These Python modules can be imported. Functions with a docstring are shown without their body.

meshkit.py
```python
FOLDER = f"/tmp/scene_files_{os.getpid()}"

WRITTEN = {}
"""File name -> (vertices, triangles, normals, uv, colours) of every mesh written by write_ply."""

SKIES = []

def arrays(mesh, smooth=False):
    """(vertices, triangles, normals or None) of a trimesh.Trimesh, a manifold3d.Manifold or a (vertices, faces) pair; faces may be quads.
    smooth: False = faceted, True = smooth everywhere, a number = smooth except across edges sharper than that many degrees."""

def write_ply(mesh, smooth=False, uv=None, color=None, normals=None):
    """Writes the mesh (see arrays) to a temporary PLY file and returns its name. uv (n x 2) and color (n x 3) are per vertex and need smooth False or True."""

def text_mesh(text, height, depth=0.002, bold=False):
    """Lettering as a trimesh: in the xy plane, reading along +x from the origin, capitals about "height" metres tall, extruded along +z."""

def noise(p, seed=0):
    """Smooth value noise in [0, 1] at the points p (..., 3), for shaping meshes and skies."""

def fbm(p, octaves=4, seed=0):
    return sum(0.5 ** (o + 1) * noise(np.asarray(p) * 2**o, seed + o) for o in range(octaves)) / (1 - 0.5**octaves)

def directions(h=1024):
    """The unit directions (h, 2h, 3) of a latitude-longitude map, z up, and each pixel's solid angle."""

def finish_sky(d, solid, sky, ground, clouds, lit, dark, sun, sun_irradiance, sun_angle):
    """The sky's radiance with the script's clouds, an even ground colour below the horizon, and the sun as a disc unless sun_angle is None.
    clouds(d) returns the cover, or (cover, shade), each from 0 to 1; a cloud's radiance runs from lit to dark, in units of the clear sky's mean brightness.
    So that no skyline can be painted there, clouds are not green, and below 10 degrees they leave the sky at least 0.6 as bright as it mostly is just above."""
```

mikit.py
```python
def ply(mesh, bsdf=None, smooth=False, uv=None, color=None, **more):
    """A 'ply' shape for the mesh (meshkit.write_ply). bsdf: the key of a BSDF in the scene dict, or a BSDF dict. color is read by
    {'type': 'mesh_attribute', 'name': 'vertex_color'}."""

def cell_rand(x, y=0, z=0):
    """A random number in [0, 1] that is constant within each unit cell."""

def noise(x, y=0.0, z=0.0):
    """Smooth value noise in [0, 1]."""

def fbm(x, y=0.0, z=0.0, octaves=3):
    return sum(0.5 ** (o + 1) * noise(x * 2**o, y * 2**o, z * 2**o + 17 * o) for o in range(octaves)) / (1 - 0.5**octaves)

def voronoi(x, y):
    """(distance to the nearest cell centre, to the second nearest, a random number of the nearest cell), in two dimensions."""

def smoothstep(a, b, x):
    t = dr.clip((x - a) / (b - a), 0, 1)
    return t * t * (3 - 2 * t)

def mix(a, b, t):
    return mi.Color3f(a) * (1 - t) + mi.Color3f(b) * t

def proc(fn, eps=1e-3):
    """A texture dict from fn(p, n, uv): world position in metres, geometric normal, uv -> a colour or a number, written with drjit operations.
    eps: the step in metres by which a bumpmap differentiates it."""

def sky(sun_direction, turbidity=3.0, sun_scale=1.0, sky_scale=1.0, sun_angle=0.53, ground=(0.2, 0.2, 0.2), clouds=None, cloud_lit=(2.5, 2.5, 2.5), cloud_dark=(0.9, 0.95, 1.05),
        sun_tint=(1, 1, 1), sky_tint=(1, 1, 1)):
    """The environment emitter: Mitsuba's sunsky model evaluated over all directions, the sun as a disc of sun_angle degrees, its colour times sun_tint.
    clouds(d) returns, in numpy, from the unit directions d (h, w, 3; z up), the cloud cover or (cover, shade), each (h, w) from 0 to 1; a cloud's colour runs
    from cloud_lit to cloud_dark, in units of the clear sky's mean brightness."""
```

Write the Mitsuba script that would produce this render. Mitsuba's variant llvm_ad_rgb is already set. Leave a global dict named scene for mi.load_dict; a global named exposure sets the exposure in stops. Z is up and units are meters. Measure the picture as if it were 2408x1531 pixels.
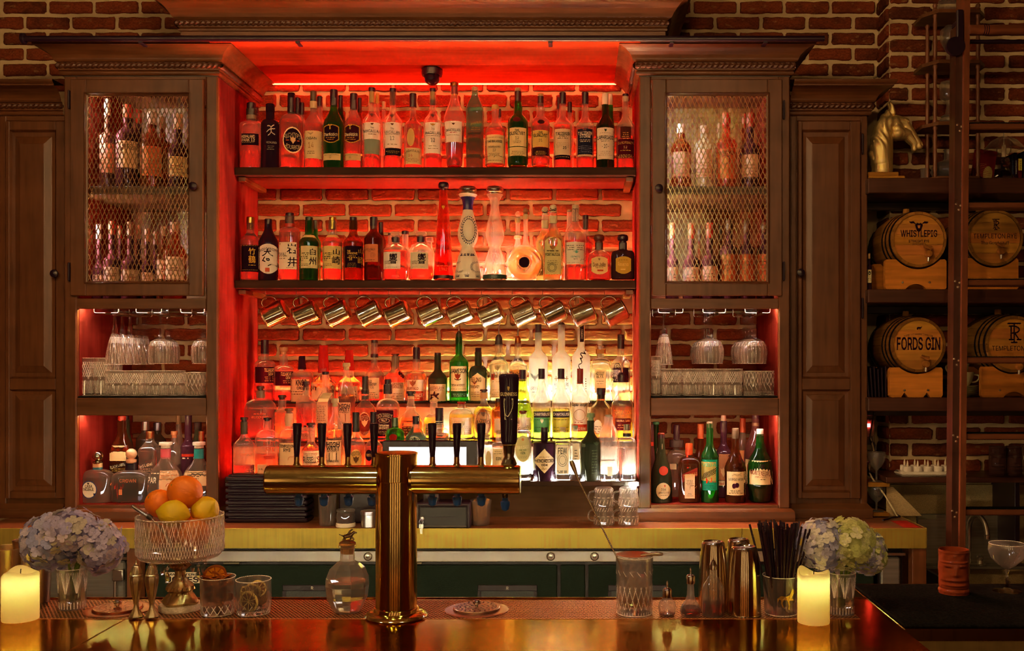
import math,random
import numpy as np,trimesh,mitsuba as mi,drjit as dr
import mikit,meshkit
from shapely.geometry import LineString,Polygon
# ---------------------------------------------------------------- camera, lights, exposure
T = mi.ScalarTransform4f
F,CX,CY,EYE = 2300.0,1360.0,858.0,1.66      # focal length in pixels, principal point, eye height
exposure = 0.0
scene,labels = {},{}
scene['camera'] = {'type': 'perspective','fov': 2 * math.degrees(math.atan(1204 / F)),'fov_axis': 'x',
       'principal_point_offset_x': (1204 - CX) / 2408,'principal_point_offset_y': (765.5 - CY) / 1531,
       'near_clip': 0.05,'far_clip': 50,'to_world': T().look_at([0,0,EYE],[0,1,EYE],[0,0,1])}
RED = (1.0,0.032,0.011)
WARM = (1.0,0.50,0.16)
PINK = (1.0,0.38,0.18)
PENDANT = 270.0                                    # radiance of the globe pendants over the bar
# pendants hang over the bar and behind the camera, above the frame: x, y, z
PENDANTS = [(-1.7,1.75,2.78),(-0.75,1.75,2.78),(0.2,1.75,2.78),(-1.2,-0.6,2.75),(0.1,-0.9,2.75)]
LED = dict(ceiling=36,upper=430,middle=460,step_red=850,step_warm=1100,fairy_mid=12000,fairy=10000,candle=190,cab=9000,glass=700,low=420,under=80,tube=6)
random.seed(5)
RNG = np.random.default_rng(7)
GLYPHS = {"竹":[[[-49,2,-48,8,-39,23,-30,50,-21,48,-25,28,3,28,8,47,11,50,19,48,15,28,49,28,49,18,34,18,34,-40,33,-45,28,-49,10,-50,7,-42,7,-39,23,-39,23,18,11,18,-1,-2,-9,3,-2,18,-17,18,-18,-50,-27,-50,-27,18,-31,17,-41,-2]]],"鶴":[[[2,-17,2,39,13,39,17,49,27,48,25,39,42,38,42,8,11,7,10,4,48,3,49,-5,11,-5,10,-8,47,-10,43,-46,39,-49,23,-48,22,-41,34,-41,36,-37,36,-34,33,-34,28,-23,27,-25,30,-37,22,-37,21,-28,19,-25,19,-41,11,-42,10,-23,17,-23,18,-25,19,-22,23,-21,27,-23,30,-18],[33,-18,36,-23,37,-23,37,-18],[10,28,31,27,32,31,11,32],[11,15,31,14,32,19,11,20]],[[-49,-1,-36,17,-37,20,-45,20,-45,39,-28,39,-26,50,-17,49,-18,39,-2,39,-1,20,-9,20,-10,30,-21,30,-23,24,-17,25,-12,14,-1,13,-2,5,-14,5,-13,-2,-3,-3,-3,-11,-13,-11,-14,-18,-4,-18,-3,-27,-13,-27,-14,-35,-1,-36,1,-23,8,-23,8,-33,4,-47,-2,-45,-31,-45,-33,-50,-39,-50,-40,-6,-45,-8],[-24,21,-27,14,-22,15],[-32,-35,-23,-36,-22,-27,-32,-27],[-32,-18,-23,-18,-22,-11,-32,-11],[-31,4,-32,-2,-22,-2,-23,5],[-36,21,-34,21,-31,30,-36,30]]],"岩":[[[-49,-30,-49,-27,-33,-16,-21,-1,-21,1,-46,1,-46,11,49,11,48,1,-7,1,-13,-7,-12,-10,40,-10,40,-50,33,-50,31,-46,-16,-46,-16,-50,-26,-50,-26,-25,-29,-25,-42,-36],[-16,-35,31,-36,31,-20,-16,-20]],[[-39,45,-29,45,-29,31,-5,30,-4,49,5,50,7,31,31,30,32,45,41,45,42,22,-39,21]]],"井":[[[-47,-15,-47,-5,-24,-4,-24,18,-44,18,-44,28,-24,28,-23,50,-13,50,-13,28,14,28,14,50,24,50,24,28,45,28,45,18,24,18,24,-5,47,-5,47,-15,24,-15,23,-50,14,-50,13,-15,-15,-15,-16,-24,-23,-37,-32,-47,-36,-50,-41,-50,-46,-42,-39,-38,-32,-30,-26,-16],[-13,-4,13,-5,14,18,-13,18]]],"白":[[[-38,33,-12,33,-6,50,5,48,0,33,38,33,38,-49,28,-49,27,-41,-27,-41,-29,-50,-38,-49],[-28,-31,28,-31,28,-9,-28,-9],[-28,2,28,1,28,22,-28,23]]],"州":[[[5,47,15,47,15,21,22,24,25,22,37,-3,38,50,48,49,48,-49,38,-49,38,-4,28,-8,17,17,15,17,15,-42,5,-42]],[[-46,-43,-36,-32,-28,-11,-25,7,-25,49,-15,49,-15,21,-6,23,3,-6,-5,-10,-7,-8,-8,1,-13,15,-15,15,-19,-20,-26,-38,-38,-50]],[[-48,-6,-43,3,-38,24,-30,23,-29,19,-31,10,-38,-7,-43,-8]]],"山":[[[-43,-41,-43,28,-32,28,-31,-32,-6,-32,-4,50,6,49,6,-32,32,-32,32,28,43,28,43,-50,32,-50,31,-42]]],"崎":[[[-48,31,-41,32,-41,-25,-36,-26,-35,48,-26,49,-26,-24,-22,-25,-20,32,-12,31,-12,11,-8,10,-9,17,3,20,11,29,10,31,-8,31,-8,40,14,40,14,49,17,50,24,49,24,40,45,40,45,31,22,31,45,17,42,11,48,10,48,2,42,1,41,-47,35,-50,19,-50,15,-43,15,-41,32,-41,31,2,-12,2,-12,-38,-20,-38,-22,-34,-48,-36],[19,21,6,10,34,11]],[[-4,-5,24,-5,24,-31,5,-31,3,-38,-4,-38],[4,-23,15,-23,15,-13,5,-13]]],"響":[[[-48,-20,-48,-12,-21,-12,-25,-7,-37,-7,-37,-1,-45,-3,-48,3,-48,5,-36,9,-31,14,-35,16,-45,13,-47,18,-47,21,-39,27,-45,26,-47,34,-36,43,-33,49,-26,47,-27,41,-32,35,-29,35,-23,41,-18,38,-18,35,-29,25,-29,23,-25,23,-22,28,-16,28,-16,42,-6,43,-7,48,-5,49,-1,50,4,43,16,42,16,16,13,14,16,11,18,45,42,46,48,42,40,28,47,19,47,9,40,5,30,5,27,9,27,1,38,1,38,-6,24,-7,21,-11,47,-12,47,-20],[26,13,37,12,39,14,38,19,31,25,34,37,26,36],[3,7,5,1,18,1,17,4,13,3,10,8],[-12,-8,-10,-12,9,-12,12,-8],[-7,34,6,33,7,35,-6,36],[-6,26,-6,22,7,23,6,26],[-7,13,-3,12,3,15,-6,16],[-15,2,-7,1,-6,3,-10,4],[-34,2,-17,1,-19,9,-16,13,-16,19]],[[-33,-22,33,-22,33,-49,24,-50,22,-47,-23,-47,-24,-50,-33,-50],[-23,-37,-22,-40,23,-40,22,-37],[-23,-28,-23,-31,23,-30,22,-28]]],"大":[[[-49,-43,-32,-32,-23,-23,-12,-4,-9,6,-10,9,-47,9,-47,19,-7,19,-4,50,5,49,5,19,47,19,47,9,9,8,11,0,23,-21,35,-33,49,-41,44,-50,34,-47,20,-35,10,-21,0,-3,-8,-20,-24,-40,-40,-50,-44,-50]]],"石":[[[-50,-16,-50,-12,-32,5,-16,35,-17,37,-46,37,-46,47,50,47,50,37,-3,37,-15,13,43,11,43,-46,32,-46,31,-39,-15,-39,-17,-47,-26,-47,-28,-8,-42,-21,-46,-21],[-16,-28,32,-29,32,1,-16,1]]]}
# ---------------------------------------------------------------- helpers
def PX(px,Y): return (px - CX) * Y / F
def PZ(py,Y): return EYE - (py - CY) * Y / F
def hexc(h):
 if not isinstance(h,str): return tuple(h)
 v = [int(h[i:i + 2],16) / 255 for i in (0,2,4)]
 return tuple(x / 12.92 if x <= 0.04045 else ((x + 0.055) / 1.055) ** 2.4 for x in v)
def code(c,extra=0):
 """A colour packed into one texture coordinate: u = r + 255 steps of green, v = b + an integer."""
 r,g,b = hexc(c)
 return [min(max(r,.01),.97) + round(min(g,1) * 255),min(max(b,.01),.97) + extra]
def dec(p,n,uv):
 g,k = dr.floor(uv.x),dr.floor(uv.y)
 return mi.Color3f(uv.x - g,g / 255,uv.y - k)
def mesh_dict(mesh,mat,c=None,smooth=False,extra=0,**more):
 v,f,n = meshkit.arrays(mesh,smooth)
 uv = np.tile([code(c if c is not None else (.5,.5,.5),extra)],(len(v),1))
 path = meshkit.write_ply((v,f),False,uv,None,normals=n)
 d = {'type': 'ply','filename': path,'face_normals': n is None,**more}
 if mat: d['bsdf'] = {'type': 'ref','id': mat}
 return d
used = {}
def key(name):
 n = used.get(name,-1) + 1
 used[name] = n
 return name if n == 0 else f'{name}_{n:03d}'
def thing(name,label,cat,group=None,kind=None):
 k = key(name)
 labels[k] = {'label': label,'category': cat}
 if group: labels[k]['group'] = group
 if kind: labels[k]['kind'] = kind
 return k
def structure(name,mesh,mat,c=None,label=None,**kw):
 k = key(name)
 if mesh is not None: scene[k] = mesh_dict(mesh,mat,c,**kw)
 labels[k] = {'kind': 'structure'}
 if label: labels[k]['label'] = label
 return k
def part(parent,name,mesh,mat,c=None,smooth=False,label=None,kind=None,**kw):
 k = key(f'{parent}__{name}')
 scene[k] = mesh if isinstance(mesh,dict) else mesh_dict(mesh,mat,c,smooth,**kw)
 if label or kind:
  labels[k] = {a: b for a,b in (('label',label),('kind',kind)) if b}
 return k
def solo(name,label,cat,mesh,mat,c=None,smooth=False,group=None,kind=None,**kw):
 k = thing(name,label,cat,group,kind)
 scene[k] = mesh if isinstance(mesh,dict) else mesh_dict(mesh,mat,c,smooth,**kw)
 return k
def at(d,m): return {**d,'to_world': m}
def glow(c,k): return {'type': 'area','radiance': {'type': 'rgb','value': [float(x) * k for x in c]}}
def box(x0,x1,y0,y1,z0,z1,b=0.0):
 x0,x1 = sorted((x0,x1)); y0,y1 = sorted((y0,y1)); z0,z1 = sorted((z0,z1))
 b = min(b,.45 * min(x1 - x0,y1 - y0,z1 - z0))
 if b <= 0:
  m = trimesh.creation.box((x1 - x0,y1 - y0,z1 - z0)); m.apply_translation([(x0 + x1) / 2,(y0 + y1) / 2,(z0 + z1) / 2]); return m
 pts = []
 for sx,X in ((1,x0),(-1,x1)):
  for sy,Y in ((1,y0),(-1,y1)):
   for sz,Zz in ((1,z0),(-1,z1)):
    pts += [(X,Y + sy * b,Zz + sz * b),(X + sx * b,Y,Zz + sz * b),(X + sx * b,Y + sy * b,Zz)]
 return trimesh.convex.convex_hull(np.array(pts))
def cat(*ms):
 ms = [m for x in ms for m in (x if isinstance(x,list) else [x])]
 ms = [m if isinstance(m,trimesh.Trimesh) else trimesh.Trimesh(m[0],m[1],process=False) for m in ms]
 return trimesh.util.concatenate(ms)
def moved(m,t=(0,0,0),rot=None):
 m = m.copy()
 if rot: m.apply_transform(trimesh.transformations.rotation_matrix(math.radians(rot[0]),rot[1]))
 m.apply_translation(t); return m
def grid_faces(nr,nc,wrap=True):
 i,j = np.meshgrid(np.arange(nr - 1),np.arange(nc if wrap else nc - 1),indexing='ij')
 a,b = i * nc + j,i * nc + (j + 1) % nc
 q = np.stack([a,b,b + nc,a + nc],-1).reshape(-1,4)
 return np.vstack([q[:,[0,1,2]],q[:,[0,2,3]]])
def lathe(prof,n=28,p=2.0,dr_=1.0,ribs=None,caps=True,tw=0.0):
 """Turns (r, z) points, bottom to top on the outside, about z; p > 2 squares the section; ribs(theta, i) scales the radius."""
 prof = np.array(prof,float)
 th = np.arange(n) * 2 * np.pi / n + tw
 c,s = np.cos(th),np.sin(th)
 x,y = np.sign(c) * np.abs(c) ** (2 / p),np.sign(s) * np.abs(s) ** (2 / p) * dr_
 R = prof[:,:1] * np.ones(n)
 if ribs is not None: R = R * np.array([np.broadcast_to(ribs(th,i),n) for i in range(len(prof))])
 v = np.stack([R * x,R * y,prof[:,1:] * np.ones(n)],-1).reshape(-1,3)
 f = grid_faces(len(prof),n)
 if caps:
  k = len(v)
  ex = []
  for row,zz,fl in ((0,prof[0,1],True),(len(prof) - 1,prof[-1,1],False)):
   if prof[row,0] < 1e-6: continue
   v = np.vstack([v,[[0,0,zz]]]); j = np.arange(n)
   t = np.stack([row * n + j,row * n + (j + 1) % n,np.full(n,len(v) - 1)],1)
   ex.append(t[:,::-1] if fl else t)
  if ex: f = np.vstack([f,*ex])
 return trimesh.Trimesh(v,f,process=False)
def tube(points,r,n=8,caps=True):
 p = np.array(points,float); r = np.broadcast_to(r,(len(p),))
 t = np.gradient(p,axis=0); t /= np.linalg.norm(t,axis=1,keepdims=True) + 1e-12
 a = np.array([0,0,1.]) if abs(t[0,2]) < .9 else np.array([1.,0,0])
 A = []
 for k in range(len(p)):
  a = a - t[k] * (a @ t[k]); a /= np.linalg.norm(a) + 1e-12; A.append(a)
 A = np.array(A); Bn = np.cross(t,A)
 ang = np.arange(n) * 2 * np.pi / n
 v = p[:,None] + r[:,None,None] * (np.cos(ang)[None,:,None] * A[:,None] + np.sin(ang)[None,:,None] * Bn[:,None])
 f = grid_faces(len(p),n); v = v.reshape(-1,3)
 if caps:
  k = len(v); v = np.vstack([v,p[:1],p[-1:]]); j = np.arange(n); e = (len(p) - 1) * n
  f = np.vstack([f,np.stack([(j + 1) % n,j,np.full(n,k)],1),np.stack([e + j,e + (j + 1) % n,np.full(n,k + 1)],1)])
 return trimesh.Trimesh(v,f,process=False)
def bez(pts,n=12):
 pts = np.array(pts,float); t = np.linspace(0,1,n)[:,None]
 while len(pts) > 1 and pts.ndim == 2: pts = np.repeat(pts[:,None],n,1)
 while len(pts) > 1: pts = pts[:-1] * (1 - t) + pts[1:] * t
 return pts[0]
def ball(r,c=(0,0,0),sub=2,sc=(1,1,1)):
 m = trimesh.creation.icosphere(sub,r); m.apply_scale(sc); m.apply_translation(c); return m
def molding(prof,path,close=False):
 """Sweeps the profile [(out, z)] along a plan path [(x, y)] whose outside is on its right, mitred at corners."""
 prof,path = np.array(prof,float),np.array(path,float)
 d = np.diff(path,axis=0); d /= np.linalg.norm(d,axis=1,keepdims=True)
 nrm = np.stack([d[:,1],-d[:,0]],1)
 mit = [nrm[0]] + [(a + b) / (1 + a @ b) for a,b in zip(nrm[:-1],nrm[1:])] + [nrm[-1]]
 v = np.array([[*(q + m * o),z] for q,m in zip(path,mit) for o,z in prof])
 f = grid_faces(len(path),len(prof),False)
 m = trimesh.Trimesh(v,f[:,::-1],process=False)
 return trimesh.Trimesh(v,f,process=False) if close else m
def rope(path,r,pitch=.021,z=0.0):
 """A twisted rope bead along a plan path at height z."""
 out = []
 for a,b in zip(path[:-1],path[1:]):
  a,b = np.array(a,float),np.array(b,float); ln = np.linalg.norm(b - a); k = max(4,int(ln / pitch * 5))
  s = np.linspace(0,ln,k + 1); d = (b - a) / ln; nn = np.array([d[1],-d[0]])
  th = np.arange(10) * 2 * np.pi / 10
  rr = r * (1 + .24 * np.cos(2 * th[None] - 2 * np.pi * s[:,None] / pitch))
  P = a[None] + d[None] * s[:,None]
  v = np.zeros((k + 1,10,3))
  v[...,:2] = P[:,None] + nn * (rr * np.cos(th))[...,None]
  v[...,2] = z + rr * np.sin(th)
  out.append(trimesh.Trimesh(v.reshape(-1,3),grid_faces(k + 1,10),process=False))
 return cat(*out)
def rings(rects,y_of=None):
 """A panel built of nested rectangles [(x0, x1, z0, z1, y)], facing -y; the last one is filled."""
 v,f = [],[]
 for x0,x1,z0,z1,y in rects: v += [(x0,y,z0),(x1,y,z0),(x1,y,z1),(x0,y,z1)]
 for k in range(len(rects) - 1):
  for j in range(4):
   a,b = 4 * k + j,4 * k + (j + 1) % 4
   f += [(a,b,b + 4),(a,b + 4,a + 4)]
 k = 4 * (len(rects) - 1); f += [(k,k + 1,k + 2),(k,k + 2,k + 3)]
 return trimesh.Trimesh(np.array(v),np.array(f),process=False)
_text = {}
def flat_text(text,bold=False):
 """Triangles (v2, f) of a line of text, capitals one unit tall, centred on the origin."""
 k = (text,bold)
 if k not in _text:
  m = meshkit.text_mesh(text,1.0,.02,bold)
  f = m.faces[m.face_normals[:,2] > .5]
  ids,inv = np.unique(f,return_inverse=True)
  v = np.array(m.vertices)[ids][:,:2]
  v[:,0] -= (v[:,0].min() + v[:,0].max()) / 2; v[:,1] -= .5
  _text[k] = v,inv.reshape(-1,3)
 return _text[k]
def flat_poly(poly):
 """Triangles (v2, f) of a shapely polygon, or several."""
 vs,fs,k = [],[],0
 for g in getattr(poly,'geoms',[poly]):
  if g.is_empty or g.area <= 0: continue
  v,f = trimesh.creation.triangulate_polygon(g,engine='earcut')
  vs.append(np.asarray(v)[:,:2]); fs.append(np.asarray(f) + k); k += len(v)
 return np.vstack(vs),np.vstack(fs)
def flat_stroke(lines,w):
 from shapely.ops import unary_union
 return flat_poly(unary_union([LineString(l).buffer(w / 2,4) for l in lines]))
def flat_glyph(ch):
 ps = []
 for rs in GLYPHS[ch]:
  rr = [np.array(r,float).reshape(-1,2) / 100 for r in rs]
  ps.append(Polygon(rr[0],rr[1:]).buffer(0))
 from shapely.ops import unary_union
 return flat_poly(unary_union(ps))
def arc_bend(v,rad):
 """Bends flat text along a circle: rad > 0 arches upwards, rad < 0 smiles."""
 a = v[:,0] / rad
 return np.stack([(rad + v[:,1]) * np.sin(a),(rad + v[:,1]) * np.cos(a) - rad],1)
def flat_mesh(v2,f,place,off=0.0):
 """Puts flat triangles into space with place(x, z) -> (n, 3)."""
 m = trimesh.Trimesh(place(v2[:,0],v2[:,1]),f,process=False)
 return m
def facing(m):
 """Turns a sheet's triangles so that most of them look towards -y."""
 n = np.cross(m.vertices[m.faces[:,1]] - m.vertices[m.faces[:,0]],m.vertices[m.faces[:,2]] - m.vertices[m.faces[:,0]])
 return trimesh.Trimesh(m.vertices,np.where((n[:,1] > 0)[:,None],m.faces[:,::-1],m.faces),process=False)
def strip(x0,x1,y0,y1,kind='r',n=10):
 """A label outline cut into upright strips: r rectangle, o oval, d diamond, a arched top, p pentagon, s shield; y is measured downwards in pixels."""
 t = np.linspace(-1,1,n + 1); xs = (x0 + x1) / 2 + (x1 - x0) / 2 * t; ym,h = (y0 + y1) / 2,(y1 - y0) / 2
 if kind in 'od':
  e = np.sqrt(np.maximum(0,1 - t * t)) if kind == 'o' else 1 - np.abs(t)
  if kind == 'o': xs = (x0 + x1) / 2 + (x1 - x0) / 2 * np.sin(t * np.pi / 2); e = np.cos(t * np.pi / 2)
  lo,hi = ym - h * e,ym + h * e
 elif kind == 'a': lo,hi = y0 + (1 - np.sqrt(np.maximum(0,1 - t * t))) * (x1 - x0) / 2,y1 + 0 * t
 elif kind == 'p': lo,hi = y0 + np.abs(t) * (y1 - y0) * .24,y1 - np.maximum(0,.5 - np.abs(t)) * 0
 elif kind == 's': lo,hi = y0 + (t * t) * h * .25,y1 - (t * t) * h * .35
 else: lo,hi = y0 + 0 * t,y1 + 0 * t
 v = np.stack([np.r_[xs,xs,xs],np.r_[lo,(lo + hi) / 2,hi]],1); k = n + 1; j = np.arange(n)
 f = np.vstack([np.stack([r * k + j,r * k + j + 1,(r + 1) * k + j + 1],1) for r in (0,1)] + [np.stack([r * k + j,(r + 1) * k + j + 1,(r + 1) * k + j],1) for r in (0,1)])
 return v,f
def etch(prof,lines_,w=.0007,n=10,off=.0005):
 """Cut grooves on a turned glass: lines_ = [(angle0, z0, angle1, z1)], as thin strips lying on the profile's surface."""
 P = np.array(prof,float); v,f = [],[]
 for a0,za,a1,zb in lines_:
  t = np.linspace(0,1,n); a,z = a0 + (a1 - a0) * t,za + (zb - za) * t
  r = np.interp(z,P[:,1],P[:,0]) + off
  da,dz = (a1 - a0) * r.mean(),zb - za; L = math.hypot(da,dz) + 1e-9
  k = len(v)
  for s in (-1,1):
   aa,zz = a + s * w * dz / L / r,z - s * w * da / L
   v += list(np.stack([r * np.cos(aa),r * np.sin(aa),zz],1))
  j = np.arange(n - 1) + k
  f += list(np.stack([j,j + 1,j + n + 1],1)) + list(np.stack([j,j + n + 1,j + n],1))
 return trimesh.Trimesh(np.array(v),np.array(f),process=False)
def hatch(k,z0,z1,turn,a=0.0):
 """Crossing slanted grooves between two heights: k in each direction, each sweeping the angle turn."""
 return [(a + 2 * np.pi * i / k,z0,a + 2 * np.pi * i / k + s * turn,z1) for i in range(k) for s in (-1,1)]
def flutes(k,z0,z1,a=0.0): return [(a + 2 * np.pi * i / k,z0,a + 2 * np.pi * i / k,z1) for i in range(k)]
def ring_(r,z,t=.0009,n=40): return tube([[r * math.cos(a),r * math.sin(a),z] for a in np.linspace(0,2 * np.pi,n + 1)],t,6,False)
def rough(c,a): return {'type': 'twosided','bsdf': {'type': 'roughplastic','diffuse_reflectance': c,'alpha': a,'int_ior': 1.45}}
def metal(c,a): return {'type': 'twosided','bsdf': {'type': 'roughconductor','specular_reflectance': c,'alpha': a,'distribution': 'ggx'}}
def wood_fn(p,n,uv):
 base,ax = dec(p,n,uv),dr.floor(uv.y)
 lx,lz,ly = ax == 1,ax == 0,ax == 2
 q = mi.Point3f(p.x * dr.select(lx,5.,75.),p.y * dr.select(ly,5.,75.),p.z * dr.select(lz,5.,75.))
 g = mikit.fbm(q.x,q.y,q.z,4)
 b = mikit.fbm(p.x * 9,p.y * 9 + 3,p.z * 9,3)
 return base * (0.62 + .62 * g) * (0.68 + .64 * b)
def brick_fn(p,n,uv):
 tone = uv.y - dr.floor(uv.y)
 a = mikit.fbm(p.x * 26,p.y * 26,p.z * 26,4)
 fine = mikit.fbm(p.x * 160,p.y * 160,p.z * 160,2)
 c = mikit.mix((.135,.028,.012),(.055,.016,.009),mikit.smoothstep(.35,.75,tone * .55 + a * .5))
 c = mikit.mix(c,(.20,.11,.05),mikit.smoothstep(.66,.76,mikit.fbm(p.x * 42 + 9,p.y * 42,p.z * 60,3)) * .55)
 return c * (.6 + .75 * fine)
def mortar_fn(p,n,uv):
 a = mikit.fbm(p.x * 30,p.y * 30,p.z * 30,3)
 return mikit.mix((.36,.26,.145),(.52,.40,.245),a)
def brick_bump(p,n,uv): return mikit.fbm(p.x * 170,p.y * 170,p.z * 170,3) * .0022
def mortar_bump(p,n,uv): return mikit.fbm(p.x * 120,p.y * 120,p.z * 120,3) * .004
def brass_fn(p,n,uv):
 a = mikit.fbm(p.x * 5,p.y * 5,p.z * 9,4)
 s = mikit.fbm(p.x * 130,p.y * 4,p.z * 5,3)
 return dec(p,n,uv) * (.55 + .55 * a + .30 * s)
def bar_fn(p,n,uv):
 a = mikit.fbm(p.x * 7,p.y * 9,0,5)
 sp = mikit.smoothstep(.60,.72,mikit.fbm(p.x * 55,p.y * 70,1,3))
 return mikit.mix((.60,.27,.085),(.44,.18,.055),a) * (1 - .28 * sp)
def tray_fn(p,n,uv):
 pitch,row = 0.0098,0.0075
 r = dr.floor(p.y / row); x = p.x / pitch + .5 * (r - 2 * dr.floor(r / 2))
 fx,fy = x - dr.floor(x) - .5,p.y / row - r - .5
 hole = mikit.smoothstep(.36,.30,dr.sqrt(dr.square(fx) + dr.square(fy * row / pitch)))
 return mikit.mix((.60,.30,.16),(.012,.008,.006),hole)
def steel_fn(p,n,uv): return dec(p,n,uv) * (.75 + .5 * mikit.fbm(p.x * 6,p.y * 6,p.z * 150,3))
def speck_fn(p,n,uv): return dec(p,n,uv) * (.7 + .6 * mikit.fbm(p.x * 300,p.y * 300,p.z * 300,2))
def peel_bump(p,n,uv): return mikit.fbm(p.x * 420,p.y * 420,p.z * 420,2) * .0016
def rubber_fn(p,n,uv):
 a = mikit.noise(p.x * 260,p.y * 260,0)
 return mi.Color3f(.006) * (.4 + a)
DEC = mikit.proc(dec)
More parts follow.
